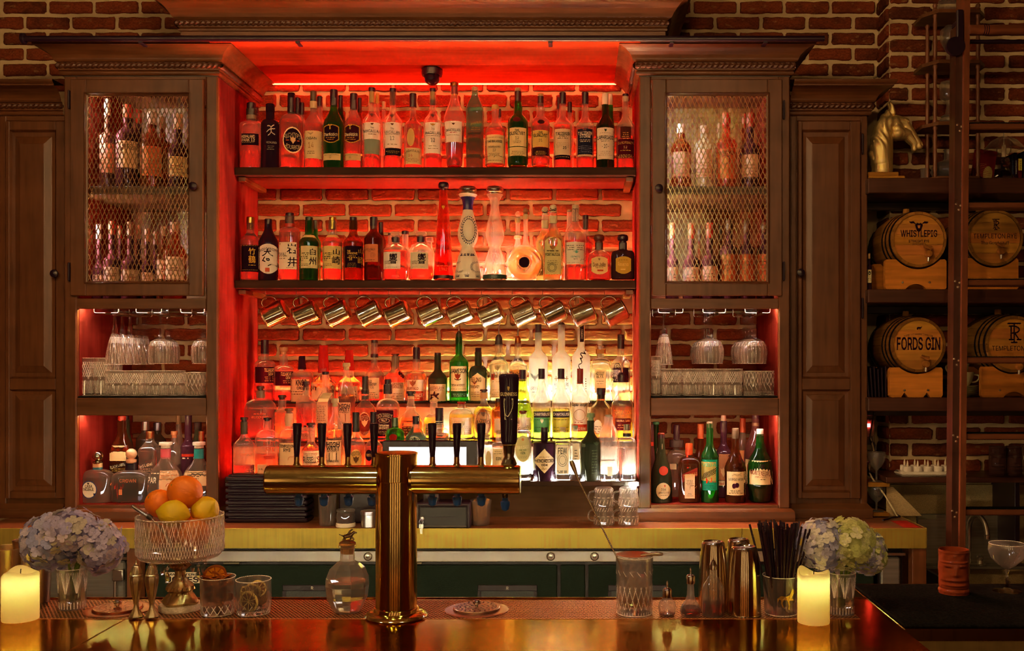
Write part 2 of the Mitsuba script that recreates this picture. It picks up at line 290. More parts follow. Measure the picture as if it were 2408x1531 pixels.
scene.update({
 'mat_wood': {'type': 'twosided','bsdf': {'type': 'roughplastic','diffuse_reflectance': mikit.proc(wood_fn),'alpha': .22,'int_ior': 1.42}},
 'mat_oak': {'type': 'twosided','bsdf': {'type': 'diffuse','reflectance': mikit.proc(wood_fn)}},
 'mat_brick': {'type': 'bumpmap','arbitrary': mikit.proc(brick_bump,1.2e-3),'scale': 1.0,'bsdf': {'type': 'diffuse','reflectance': mikit.proc(brick_fn)}},
 'mat_mortar': {'type': 'bumpmap','arbitrary': mikit.proc(mortar_bump,2e-3),'scale': 1.0,'bsdf': {'type': 'diffuse','reflectance': mikit.proc(mortar_fn)}},
 'mat_brass_edge': metal(mikit.proc(brass_fn),.34),
 'mat_bar': metal(mikit.proc(bar_fn),.022),
 'mat_tray': metal(mikit.proc(tray_fn),.22),
 'mat_steel': metal(mikit.proc(steel_fn),.22),
 'mat_metal': metal(DEC,.10),
 'mat_gold': metal(DEC,.27),
 'mat_mirror': metal(DEC,.02),
 'mat_gloss': {'type': 'twosided','bsdf': {'type': 'plastic','diffuse_reflectance': DEC,'int_ior': 1.5}},
 'mat_satin': rough(DEC,.2),
 'mat_matte': {'type': 'twosided','bsdf': {'type': 'diffuse','reflectance': DEC}},
 'mat_speck': {'type': 'twosided','bsdf': {'type': 'diffuse','reflectance': mikit.proc(speck_fn)}},
 'mat_peel': {'type': 'bumpmap','arbitrary': mikit.proc(peel_bump,6e-4),'scale': 1.0,'bsdf': {'type': 'roughplastic','diffuse_reflectance': DEC,'alpha': .22}},
 'mat_rubber': {'type': 'twosided','bsdf': {'type': 'diffuse','reflectance': mikit.proc(rubber_fn)}},
 'mat_glass': {'type': 'blendbsdf','weight': .055,'a': {'type': 'thindielectric','int_ior': 1.7,'specular_transmittance': DEC},'b': {'type': 'principledthin','base_color': DEC,'diff_trans': 1.0,'roughness': .3,'eta': 1.5}},
 'mat_liquid': {'type': 'dielectric','int_ior': 1.34,'specular_transmittance': DEC},
 'mat_cut': {'type': 'blendbsdf','weight': .035,'a': {'type': 'thindielectric','int_ior': 1.75,'specular_transmittance': {'type': 'rgb','value': [.91,.90,.88]}},'b': {'type': 'principledthin','base_color': {'type': 'rgb','value': [.93,.92,.90]},'diff_trans': 1.0,'roughness': .3,'eta': 1.5}},
 'mat_etch': {'type': 'principledthin','base_color': {'type': 'rgb','value': [.95,.93,.90]},'diff_trans': 1.0,'roughness': .25,'eta': 1.5},
 'mat_crystal': {'type': 'dielectric','int_ior': 1.5},
 'mat_petal': {'type': 'principledthin','base_color': mikit.proc(speck_fn),'diff_trans': .5,'roughness': .6,'eta': 1.3},
 'mat_frost': {'type': 'principledthin','base_color': DEC,'diff_trans': 1.3,'roughness': .4,'spec_trans': 0.0,'eta': 1.4},
})
WOOD = (.085,.029,.009)
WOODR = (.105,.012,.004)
DARKW = (.028,.017,.011)
YW,YC,YS,YR,YB = 4.255,3.775,3.86,4.10,3.604
ZC,ZB = EYE - .603,EYE - .626
structure('floor',box(-3.6,3.4,-2.6,4.6,-.1,0),'mat_matte','3a2a20')
structure('ceiling',box(-3.6,3.4,-2.6,4.6,3.5,3.6),'mat_matte','2c2018')
structure('wall_left',box(-3.7,-3.6,-2.6,4.6,0,3.5),'mat_matte','4a2a1c')
structure('wall_right',box(3.4,3.5,-2.6,4.6,0,3.5),'mat_matte','4a2a1c')
structure('wall_front',box(-3.6,3.4,-2.7,-2.6,0,3.5),'mat_matte','3a2016')
def brick_variant(seed,L=.184,H=.050,D=.011):
 g = np.random.default_rng(seed)
 w,h,c = L / 2,H / 2,.009
 t = np.concatenate([np.linspace(a,a + np.pi / 2,4) for a in (0,np.pi / 2,np.pi,1.5 * np.pi)])
 cx = np.repeat([w - c,-w + c,-w + c,w - c],4); cz = np.repeat([h - c,h - c,-h + c,-h + c],4)
 x,z = cx + c * np.cos(t),cz + c * np.sin(t)
 out = [(x[i],z[i]) for i in range(16)]
 full = []
 for i in range(16):
  full.append(out[i])
  if i % 4 == 3:
   a,b = out[i],out[(i + 1) % 16]; m = 5 if abs(a[0] - b[0]) > .05 else 1
   full += [tuple(np.array(a) + (np.array(b) - np.array(a)) * (k + 1) / (m + 1)) for k in range(m)]
 o = np.array(full) + g.normal(0,.0013,(len(full),2)); n = len(o)
 d = D + g.normal(0,.0012)
 ring = lambda s,y,j: np.c_[o[:,0] * (1 - s / w),y + g.normal(0,j,n) if j else np.full(n,y),o[:,1] * (1 - s / h)]
 v = np.vstack([ring(-.001,.004,0),ring(0,-d * .6,.0005),ring(.0035,-d,.0004),ring(.011,-d - .0006,.0004),[[0,-d,0]]])
 f = grid_faces(4,n); j = np.arange(n)
 f = np.vstack([f,np.stack([3 * n + j,3 * n + (j + 1) % n,np.full(n,4 * n)],1)])
 m = trimesh.Trimesh(v,f,process=False)
 return mesh_dict(m,'mat_brick',(.5,.5,g.uniform(.05,.95)),smooth=40)
BRICKS = [brick_variant(100 + i) for i in range(14)]
HALFS = [brick_variant(300 + i,L=.085) for i in range(5)]
HEADS = [brick_variant(400 + i,L=.135) for i in range(5)]
wall = structure('wall_back',box(-3.6,3.4,YW,YW + .1,0,3.5),'mat_mortar',label='painted-joint red brick wall behind the back bar')
Z0,X0 = 2.3667,-1.2056
def back_bricks(px0,px1,py0,py1):
 for k in range(-30,16):
  zc = Z0 + .0677 * k - .0339
  if not (PZ(py1,YW) < zc < PZ(py0,YW)): continue
  off = X0 + (.1 if k % 2 else 0)
  for i in range(-20,25):
   xc = off + .2 * i + .1
   if PX(px0,YW) < xc < PX(px1,YW):
    part(wall,'brick',at(BRICKS[(i * 5 + k * 3) % 14],T().translate([xc,YW,zc]).rotate([0,1,0],random.gauss(0,.35))),None)
for w_ in ((-40,480,-30,215),(1540,2060,-30,240),(585,1500,190,955),(255,500,725,950),(255,500,975,1110),(1500,1850,725,945),(1500,1850,965,1110)):
 back_bricks(*w_)
pier = structure('wall_pier',box(1.305,3.4,YR,YW - .001,ZC - .1,3.5),'mat_mortar',label='brick pier standing proud of the wall beyond the back bar')
for k in range(-34,8):
 zc = 3.031 + .0677 * k - .0339; py = CY - (zc - EYE) * F / YR
 if py < -30 or py > 1130: continue
 for i in range(-2,8):
  xc = 1.489 + .203 * i + (.1015 if k % 2 else 0) + .1015
  if xc - .09 < 1.31 or PX(2440,YR) < xc: continue
  part(pier,'brick',at(BRICKS[(i * 3 + k * 5) % 14],T().translate([xc,YR,zc]).rotate([0,1,0],random.gauss(0,.3))),None)
 if k % 2 == 0: part(pier,'brick',at(HALFS[k % 5],T().translate([1.305 + .049 + (.0),YR,zc])),None) if 1.489 - .203 + .1015 + .09 < 1.5 and False else None
 x_first = min(1.489 + .203 * i + (.1015 if k % 2 else 0) + .1015 for i in range(-2,8) if 1.489 + .203 * i + (.1015 if k % 2 else 0) + .0115 >= 1.31)
 gap = x_first - .092 - .016 - 1.306
 if gap > .045:
  part(pier,'brick',at(HALFS[k % 5],T().translate([1.306 + gap / 2,YR,zc]).scale([gap / .085,1,1])),None)
 part(pier,'brick',at(HEADS[k % 5],T().translate([1.305,(YR + YW) / 2 - .002,zc]).rotate([0,0,1],-90)),None)
solo('wall_conduit','thin grey conduit bent along the brick corner above the cabinet','conduit',
  tube(np.vstack([[PX(2066,YW),YW - .012,PZ(-40,YW)],[PX(2066,YW),YW - .012,PZ(150,YW)],bez([[PX(2066,YW),YW - .012,PZ(165,YW)],[PX(2064,YW),YW - .012,PZ(187,YW)],[PX(2040,YW),YW - .012,PZ(187,YW)]],6),[[PX(1880,YW),YW - .012,PZ(190,YW)]]]),.005),'mat_satin','8a7a5c',40)
CROWN = [(0,0),(.008,0),(.012,.005),(.012,.011),(.008,.016),(.015,.018),(.015,.046),(.022,.048),(.026,.054),(.028,.060),
   (.034,.071),(.044,.081),(.058,.090),(.072,.095),(.080,.097),(.080,.103),(.086,.106),(.090,.112),(.090,.119),(0,.119)]
def crown(parent,path,z,mat='mat_wood',c=WOOD,k=1.0):
 part(parent,'crown_molding',molding([(o * k,z + h * k) for o,h in CROWN],path),mat,c,extra=1)
 pr = []
 P = np.array(path,float); d = np.diff(P,axis=0); d /= np.linalg.norm(d,axis=1,keepdims=True); nn = np.stack([d[:,1],-d[:,0]],1)
 mit = [nn[0]] + [(a + b) / (1 + a @ b) for a,b in zip(nn[:-1],nn[1:])] + [nn[-1]]
 part(parent,'rope_molding',rope([q + m * .017 * k for q,m in zip(P,mit)],.0095 * k,.021,z + .033 * k),mat,tuple(x * .7 for x in c),40,extra=1)
def wire_mesh(x0,x1,z0,z1,y):
 """Expanded metal: diamonds of flat strands, every other row shifted."""
 pw,ph,t = .0168,.0388,.0011
 nx,nz = round((x1 - x0) / pw),round((z1 - z0) / ph * 2); pw,ph = (x1 - x0) / nx,(z1 - z0) / nz * 2
 v,f = [],[]
 def bar(a,b,w):
  d = np.array([b[0] - a[0],b[1] - a[1]]); d /= np.linalg.norm(d); nn = np.array([-d[1],d[0]]) * w
  k = len(v)
  for q,yy in ((a,y - .0008),(b,y + .0008)):
   for s in (-1,1):
    for e in (-t,t): v.append((q[0] + nn[0] * s,yy + e,q[1] + nn[1] * s))
  f.extend([(k,k + 2,k + 6),(k,k + 6,k + 4),(k + 1,k + 5,k + 7),(k + 1,k + 7,k + 3),(k,k + 4,k + 5),(k,k + 5,k + 1),(k + 2,k + 3,k + 7),(k + 2,k + 7,k + 6)])
 for r in range(nz):
  za,zb = z0 + r * ph / 2,z0 + (r + 1) * ph / 2
  for i in range(nx):
   xa = x0 + i * pw; lo,hi = (xa,xa + pw / 2) if r % 2 == 0 else (xa + pw / 2,xa)
   bar((lo,za),(hi,zb),.00135)
   lo,hi = (xa + pw,xa + pw / 2) if r % 2 == 0 else (xa + pw / 2,xa + pw)
   bar((lo,za),(hi,zb),.00135)
 return trimesh.Trimesh(np.array(v),np.array(f),process=False)
def frame_rings(x0,x1,z0,z1,fx0,fx1,fz0,fz1,y,depth):
 """A door frame's four members with mitred inner bead."""
 return [box(x0,fx0,y,y + depth,z0,z1,.003),box(fx1,x1,y,y + depth,z0,z1,.003),box(fx0,fx1,y + .0006,y + depth,fz1,z1,.003),box(fx0,fx1,y + .0006,y + depth,z0,fz0,.003)]
def display_cabinet(label,xl,xr,op,door,fr,knob_px,hinge_px,crown_path):
 """xl, xr: outside pixels at the front; op: opening pixels; door: frame pixels; fr: mesh opening pixels."""
 t = thing('display_cabinet',label,'cabinet')
 W = lambda n,m,ax=0,c=WOOD,**k: part(t,n,m,'mat_oak' if c is WOODR else 'mat_wood',c,extra=ax,**k)
 X = lambda p: PX(p,YC); Zf = lambda p: PZ(p,YC)
 zt,zb = Zf(178),ZC + .001
 l,r,ol,orr = X(xl),X(xr),X(op[0]),X(op[1])
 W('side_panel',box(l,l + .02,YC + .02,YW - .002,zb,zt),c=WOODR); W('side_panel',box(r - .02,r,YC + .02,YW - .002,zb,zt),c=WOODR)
 W('stile',box(l,ol,YC,YC + .024,Zf(1197),zt,.005)); W('stile',box(orr,r,YC,YC + .024,Zf(1197),zt,.005))
 for a,b in ((178,187),(702,726),(936,977),(1188,1197)):
  W('rail',box(ol,orr,YC + .001,YC + .022,Zf(b),Zf(a),.002),1)
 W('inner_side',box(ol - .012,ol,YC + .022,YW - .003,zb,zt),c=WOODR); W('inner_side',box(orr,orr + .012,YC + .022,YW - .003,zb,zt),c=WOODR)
 W('shelf',box(ol,orr,YC + .030,YW - .02,Zf(455),Zf(434),.002),1,c=DARKW)
 W('deck',box(ol,orr,YC + .022,YW - .012,Zf(716),Zf(706)),1); W('deck',box(ol,orr,YC + .022,YW - .012,Zf(950),Zf(936)),1,c=WOODR)
 W('deck',box(ol,orr,YC + .022,YW - .012,Zf(1196),Zf(1188)),1,c=WOODR)
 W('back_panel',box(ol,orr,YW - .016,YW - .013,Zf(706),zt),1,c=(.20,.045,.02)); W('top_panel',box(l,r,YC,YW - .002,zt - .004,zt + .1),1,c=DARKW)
 part(t,'shelf_mat',box(ol + .003,orr - .003,YC + .004,YW - .03,Zf(936),Zf(931),.002),'mat_rubber',label='black rubber bar matting')
 d = [X(door[0]),X(door[1]),Zf(door[3]),Zf(door[2])]; f = [X(fr[0]),X(fr[1]),Zf(fr[3]),Zf(fr[2])]
 dk = part(t,'door',cat(*frame_rings(*d,*f,YC - .014,.020)),'mat_wood',WOOD,extra=0,label='framed door with expanded metal mesh')
 part(dk,'bead',rings_open([(f[0] - .008,f[1] + .008,f[2] - .008,f[3] + .008,YC - .0145),(f[0] - .004,f[1] + .004,f[2] - .004,f[3] + .004,YC - .0175),(f[0],f[1],f[2],f[3],YC - .010),(f[0] + .004,f[1] - .004,f[2] + .004,f[3] - .004,YC - .008),(f[0] + .004,f[1] - .004,f[2] + .004,f[3] - .004,YC + .004)]),'mat_wood',tuple(x * .8 for x in WOOD),extra=0)
 part(dk,'wire_mesh',wire_mesh(f[0],f[1],f[2],f[3],YC),'mat_metal','c8a878',label='expanded brass wire mesh with diamond openings',kind='stuff')
 kx,ky = knob_px
 part(dk,'knob',moved(lathe([(.004,0),(.004,.008),(.012,.014),(.0155,.020),(.015,.026),(.009,.030),(0,.031)],20),(X(kx),YC - .014,Zf(ky)),(90,(1,0,0))),'mat_satin','120d0a',40,label='round black knob')
 for hy in hinge_px[1]:
  part(dk,'hinge',box(X(hinge_px[0]) - .003,X(hinge_px[0]) + .003,YC - .018,YC,Zf(hy + 22),Zf(hy - 22),.002),'mat_satin','15100c')
 part(t,'base_molding',molding([(0,zb),(.016,zb),(.016,Zf(1203)),(.010,Zf(1199)),(.004,Zf(1196)),(0,Zf(1195))],[(l,YW),(l,YC),(r,YC),(r,YW)]),'mat_wood',WOOD,extra=1)
 crown(t,crown_path,zt)
 return t
def rings_open(rects):
 m = rings(rects); return trimesh.Trimesh(m.vertices,m.faces[:-2],process=False)
xa,xb,xc_,xd = PX(150,YC),PX(512,YC),PX(1503,YC),PX(1858,YC)
NB = YW - .004
display_cabinet('tall mahogany display cabinet with mesh door behind the blue hydrangeas and orange bowl',150,512,(180,484),(169,481,188,696),(206,447,224,664),(462,441),(166,(236,640)),
    [(xa,NB),(xa,YC),(xb,YC),(xb,NB)])
display_cabinet('tall mahogany display cabinet with mesh door beside the raised-panel cabinet and barrel shelves',1503,1858,(1531,1831),(1533,1838,188,696),(1566,1804,224,664),(1548,446),(1842,(260,638)),
    [(xc_,NB),(xc_,YC),(xd,YC),(xd,NB)])
def panel_cabinet(label,x0,x1,y_top,rec,inner,knob,hinges,face_right):
 t = thing('panel_cabinet',label,'cabinet')
 X = lambda p: PX(p,YS); Zf = lambda p: PZ(p,YS)
 zb,zt = ZC + .001,Zf(y_top)
 W = lambda n,m,ax=0,c=WOOD,**k: part(t,n,m,'mat_wood',c,extra=ax,**k)
 W('carcass',box(X(x0),X(x1),YS + .012,YW - .004,zb,zt,.003))
 W('stile',box(X(x0),X(rec[0] - 12),YS,YS + .014,zb,zt,.003)); W('stile',box(X(rec[1] + 26),X(x1),YS,YS + .014,zb,zt,.003)); W('rail',box(X(rec[0] - 12),X(rec[1] + 26),YS + .001,YS + .014,Zf(284),zt,.002),1)
 a,b,za,zb2 = X(rec[0] - 10),X(rec[1] + 24),Zf(1172),Zf(286)
 f0,f1 = X(rec[0]),X(rec[1])
 D = YS - .012
 dk = part(t,'door',cat(box(a,f0,D,YS + .008,za,zb2,.003),box(f1,b,D,YS + .008,za,zb2,.003),*[box(f0,f1,D + .0006,YS + .008,Zf(q1),Zf(q0),.003) for q0,q1 in ((286,308),(889,917),(1156,1172))]),'mat_wood',WOOD,label='raised-panel door')
 for (p0,p1),(i0,i1) in (((308,889),(338,862)),((917,1156),(940,1128))):
  r = [f0,f1,Zf(p1),Zf(p0)]; q = [X(inner[0]),X(inner[1]),Zf(i1),Zf(i0)]
  mid = [(r[k] * .55 + q[k] * .45) for k in range(4)]
  part(dk,'panel',rings([(*r,D + .001),(r[0] + .006,r[1] - .006,r[2] + .006,r[3] - .006,D + .011),(*mid,D + .012),(mid[0] + .003,mid[1] - .003,mid[2] + .003,mid[3] - .003,D + .010),(*q,D + .003),(q[0] + .003,q[1] - .003,q[2] + .003,q[3] - .003,D + .001)]),'mat_wood',WOOD)
 part(dk,'knob',moved(lathe([(.004,0),(.004,.008),(.012,.014),(.0155,.020),(.015,.026),(.009,.030),(0,.031)],20),(X(knob[0]),D,Zf(knob[1])),(90,(1,0,0))),'mat_satin','120d0a',40,label='round black knob')
 for hy in hinges[1]: part(dk,'hinge',box(X(hinges[0]) - .003,X(hinges[0]) + .003,D - .003,YS,Zf(hy + 24),Zf(hy - 24),.002),'mat_satin','15100c')
 part(t,'base_molding',molding([(0,zb),(.016,zb),(.016,Zf(1196)),(.008,Zf(1190)),(0,Zf(1184))],[(X(x0),YS),(X(x1),YS)] + ([(X(x1),YW)] if face_right else [])),'mat_wood',WOOD,extra=1)
 crown(t,[(X(x0),YS),(X(x1),YS)] + ([(X(x1),NB)] if face_right else []),zt)
 return t
panel_cabinet('narrow raised-panel mahogany cabinet whose lower end stands beside the stainless fridge and candle',-60,152,272,(26,134),(49,108),(138,645),(-30,(400,900)),False)
panel_cabinet('narrow raised-panel mahogany cabinet between the display cabinet and the barrel shelves',1856,2040,272,(1885,1998),(1907,1972),(1879,643),(2027,(340,725)),True)
t = thing('bridge_cornice','carved mahogany header cornice bridging the two display cabinets above the bottles','cornice')
ZS = 2.877
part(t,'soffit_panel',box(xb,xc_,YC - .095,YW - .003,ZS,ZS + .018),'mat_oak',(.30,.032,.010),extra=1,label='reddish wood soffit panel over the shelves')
YH = 3.70
hx0,hx1,hz = PX(428,YH),PX(1562,YH),PZ(84,YH)
part(t,'header_board',box(hx0,hx1,YH,YW - .01,ZS + .018,3.3,.002),'mat_wood',WOOD,extra=1)
HP = [(0,0),(.004,0),(.004,.014),(.010,.016),(.012,.022),(.006,.026),(.012,.030),(.012,.054),(.020,.058),(.026,.062),(.032,.072),(.044,.090),(.060,.106),(.078,.116),(.084,.118),(.084,.128),(.10,.136),(.104,.150),(.104,.19),(0,.19)]
part(t,'crown_molding',molding([(o,hz + h) for o,h in HP],[(hx0,NB),(hx0,YH),(hx1,YH),(hx1,NB)]),'mat_wood',WOOD,extra=1)
part(t,'rope_molding',rope([(hx0 - .016,NB),(hx0 - .016,YH - .016),(hx1 + .016,YH - .016),(hx1 + .016,NB)],.0085,.020,hz + .042),'mat_wood',tuple(x * .7 for x in WOOD),40,extra=1)
t = thing('ladder_rail','long black steel rail for the rolling ladder along the cabinet cornices','rail')
yr = YC - .125
part(t,'pipe',moved(tube([[PX(58,yr),0,0],[PX(1938,yr),0,0]],.0105,12),(0,yr,PZ(91,yr))),'mat_satin','0c0a09',40)
part(t,'end_cap',moved(tube([[PX(52,yr),0,0],[PX(58,yr),0,0]],.02,16),(0,yr,PZ(91,yr))),'mat_satin','0c0a09',40)
for bx_ in (330,700,1294,1580,1800):
 part(t,'bracket',cat(box(PX(bx_ - 5,yr),PX(bx_ + 5,yr),yr - .003,yr + .045,PZ(102,yr),PZ(98,yr),.002),box(PX(bx_ - 5,yr),PX(bx_ + 5,yr),yr - .003,yr + .004,PZ(102,yr),PZ(91,yr),.001)),'mat_satin','0c0a09')
t = thing('security_camera','black dome security camera hanging from the red soffit','camera')
cxp,cyp = PX(1016,4.02),4.02
part(t,'base',moved(lathe([(.040,0),(.043,.010),(.043,.026),(.038,.030)],24),(cxp,cyp,ZS - .030)),'mat_satin','14100e',40)
part(t,'dome',ball(.033,(cxp,cyp,ZS - .034),2,(1,1,.95)).copy() if False else moved(ball(.033,(0,0,0),2),(cxp,cyp,ZS - .036)),'mat_gloss','0a0808',True)
part(t,'lens',moved(lathe([(.012,0),(.012,.004),(.008,.006),(0,.006)],16),(cxp,cyp - .034,ZS - .045),(90,(1,0,0))),'mat_gloss','0d1420',40)
YF = 3.956
ZA,ZM = PZ(393,YF),PZ(659,YF)
def wall_shelf(label,z,th):
 t = thing('wall_shelf',label,'shelf')
 part(t,'board',box(xb + .001,xc_ - .001,YF,YW - .016,z - th,z,.003),'mat_oak',DARKW,extra=1)
 part(t,'underside_panel',box(xb + .02,xc_ - .02,YF + .03,YW - .02,z - th - .004,z - th),'mat_wood',WOODR,extra=1)
 for x in (xb + .012,xc_ - .042): part(t,'batten',box(x,x + .03,YF + .012,YW - .02,z - th - .022,z - th - .004,.002),'mat_wood',WOOD,extra=2)
wall_shelf('upper black-edged shelf carrying nineteen whisky bottles',ZA,.034)
wall_shelf('lower black-edged shelf with silver mugs hanging underneath',ZM,.034)
ROWS = {'A': (4.015,ZA),'B': (4.015,ZM)}
STEP = [(3.70,PZ(1133,3.72)),(3.90,PZ(1040,3.94)),(4.08,PZ(948,4.12))]
sxr = xc_ - .002
t = thing('bottle_step','three-tier dark wood bottle step filling the niche under the silver mugs','bottle step')
ys_ = [s[0] + .07 for s in STEP] + [YW - .005]
for i,(y,z) in enumerate(STEP):
 y0 = YC - .045 if i == 0 else ys_[i] - .045
 y1 = (ys_[i + 1] - .045) if i < 2 else YW - .030
 for xa_,xb_,yy in (((xb + .004,PX(735,3.84),3.84),(PX(735,3.84),sxr,y0)) if i == 0 else ((xb + .004,sxr,y0),)) if i else ((xb + .004,PX(735,3.84),3.84),(PX(735,3.84),sxr,y0)):
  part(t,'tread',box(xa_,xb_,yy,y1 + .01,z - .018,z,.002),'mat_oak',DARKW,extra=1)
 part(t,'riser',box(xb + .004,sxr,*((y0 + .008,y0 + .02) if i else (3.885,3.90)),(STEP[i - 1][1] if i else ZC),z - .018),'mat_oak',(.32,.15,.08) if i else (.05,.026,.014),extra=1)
for i in range(3):
 ROWS['123'[i]] = ((YC - .045 if i == 0 else ys_[i] - .045) + .045,STEP[i][1])
def led(label,x0,x1,y,z,c,k,h=.005,d=.004):
 t = thing('led_strip',label,'light strip')
 part(t,'diffuser',box(x0,x1,y - d,y,z,z + h),'mat_matte','ffe0d0',emitter=glow(c,k))
 part(t,'channel',box(x0,x1,y - d - .0015,y - d,z,z + h + .003),'mat_metal','888888')
xm = lambda p: PX(p,YW)
def strip_light(label,px0,px1,y,z,c,k,dn=False,hw=.006,lip=False):
 t = thing('led_strip',label,'light strip')
 x0,x1 = PX(px0,y),PX(px1,y)
 part(t,'diffuser',box(x0,x1,y - hw,y + hw,z,z + .0035),'mat_matte','ffe0d0',emitter=glow(c,k))
 part(t,'channel',box(x0,x1,y - hw - .001,y + hw + .001,z + .004 if dn else z - .002,z + .006 if dn else z),'mat_metal','777777')
 if lip: part(t,'lip',box(x0 - .01,x1 + .01,y - hw - .004,y - hw - .002,z - .002,z + .0072),'mat_matte','1a1411')
strip_light('red light strip along the back edge of the soffit',640,1485,YW - .030,ZS - .006,RED,LED['ceiling'],True)
strip_light('red light strip lying behind the bottles of the upper shelf',612,1484,YW - .088,ZA + .002,RED,LED['upper'],hw=.014)
strip_light('red light strip lying behind the bottles of the lower shelf',612,1484,YW - .088,ZM + .002,RED,LED['middle'],hw=.014)
for i,nm in ((1,'second'),(2,'top')):
 y = ys_[i + 1] - .062 if i < 2 else YW - .055
 strip_light(f'red light strip on the {nm} bottle step by the orange bowl side',612,1010,y,STEP[i][1] + .002,RED,LED['step_red'],lip=True,hw=.012)
 strip_light(f'warm white light strip on the {nm} bottle step behind the frosted bottles',1020,1480,y,STEP[i][1] + .002,WARM,LED['step_warm'] * (2.2 if i == 2 else 1),lip=True,hw=.012)
strip_light('red light strip at the back of the front bottle step',575,1010,ys_[1] - .062,STEP[0][1] + .002,RED,LED['step_red'],lip=True,hw=.012)
strip_light('pinkish white light strip at the back of the front bottle step',1020,1490,ys_[1] - .062,STEP[0][1] + .002,(1,.6,.35),LED['step_warm'] * .8,lip=True,hw=.012)
for nm,o in (('the cabinet with the orange bowl in front',(186,480)),('the cabinet beside the raised-panel one',(1535,1827))):
 strip_light(f'pink light strip above glassware in {nm}',*o,YC + .040,PZ(724,YC + .04) + .004,PINK,LED['glass'],True)
 strip_light(f'pink light strip above bottles in {nm}',*o,YC + .040,PZ(976,YC + .04) + .004,PINK,LED['low'],True)
for nm,px in (('the cabinet with the orange bowl in front',193),('the cabinet beside the raised-panel one',1551)):
 for lv,p0,p1,k in (('upper',205,330,1.0),('lower',500,600,.7)):
  t = thing('led_strip',f'upright light strip behind the door stile, {lv} shelf of {nm}','light strip')
  y = YC + .040
  part(t,'diffuser',box(PX(px,y),PX(px,y) + .005,y,y + .010,PZ(p1,y),PZ(p0,y)),'mat_matte','ffffff',emitter=glow(PINK,LED['cab'] * k))
  part(t,'channel',box(PX(px,y) - .002,PX(px,y),y - .001,y + .012,PZ(p1,y),PZ(p0,y)),'mat_metal','777777')
t = thing('under_bar_light','slim work light under the back edge of the bar facing the coolers','light strip')
part(t,'diffuser',box(-1.9,.6,2.588,2.594,ZB - .062,ZB - .040),'mat_matte','ffffff',emitter=glow((1,.80,.42),LED['under']))
part(t,'channel',box(-1.9,.6,2.582,2.588,ZB - .066,ZB - .033),'mat_metal','777777')
for x in (-2.5,-1.3,-.2,.9,2.1):
 t = thing('tube_sconce','tall warm tube sconce on the wall facing the bar','lamp','tube sconces')
 part(t,'tube',moved(lathe([(0,.3),(.03,.3),(.03,2.1),(0,2.1)],12),(x,-2.5,0)),'mat_matte','ffffff',40,emitter=glow((1,.66,.30),LED['tube']))
 part(t,'back_plate',box(x - .04,x + .04,-2.598,-2.54,.25,2.15),'mat_metal',(.5,.4,.2))
for x,y,z in PENDANTS:
 t = thing('pendant_lamp','warm glass globe pendant lamp hanging over the bar','lamp','globe pendants')
 part(t,'globe',ball(.075,(x,y,z),2),'mat_matte','ffffff',True,emitter=glow((1,.60,.25),PENDANT))
 part(t,'cord',tube([[x,y,z + .07],[x,y,3.5]],.004,6),'mat_satin','101010')
class Zm:
 """Pixel coordinates measured in an enlarged crop: photo = origin + value / k."""
 def __init__(s,ox,oy,k): s.o,s.k = (ox,oy),k
 def x(s,v): return s.o[0] + v / s.k
 def y(s,v): return s.o[1] + v / s.k
GL = {'clear': ('mat_glass',(.93,.94,.92)),'green': ('mat_glass',(.045,.46,.11)),'dkgreen': ('mat_glass',(.02,.16,.045)),'amber': ('mat_glass',(.62,.22,.06)),'brown': ('mat_glass',(.28,.07,.025)),
   'red': ('mat_glass',(.80,.16,.07)),'aqua': ('mat_glass',(.30,.78,.70)),'smoke': ('mat_glass',(.22,.19,.15)),'lime': ('mat_glass',(.55,.80,.22)),
   'black': ('mat_gloss',(.006,.005,.005)),'blackgreen': ('mat_gloss',(.006,.016,.010)),'brownblack': ('mat_gloss',(.020,.007,.004)),'frost': ('mat_frost',(.93,.90,.84)),'white': ('mat_gloss',(.80,.74,.58))}
WH = (.86,.47,.17); WHD = (.60,.20,.06); WHL = (.95,.78,.50); WATER = (.97,.97,.95); ROSE = (.95,.42,.26)
CREAM,WHITE_,INK,GOLD = 'e9dbb6','f1e9dc','17110d','c79a45'
def surface(prof,p,dr_,off=.0006):
 P = np.array([q for q in prof if True],float)
 zz,rr = P[:,1].copy(),P[:,0]
 o = np.argsort(zz,kind='stable'); zz,rr = zz[o],rr[o]
 def at_(x,z):
  r = np.interp(z,zz,rr)
  x = np.clip(x,-.988 * r,.988 * r)
  y = -dr_ * r * np.maximum(0,1 - np.abs(x / np.maximum(r,1e-6)) ** p) ** (1 / p) - off
  return x,y,z
 return at_
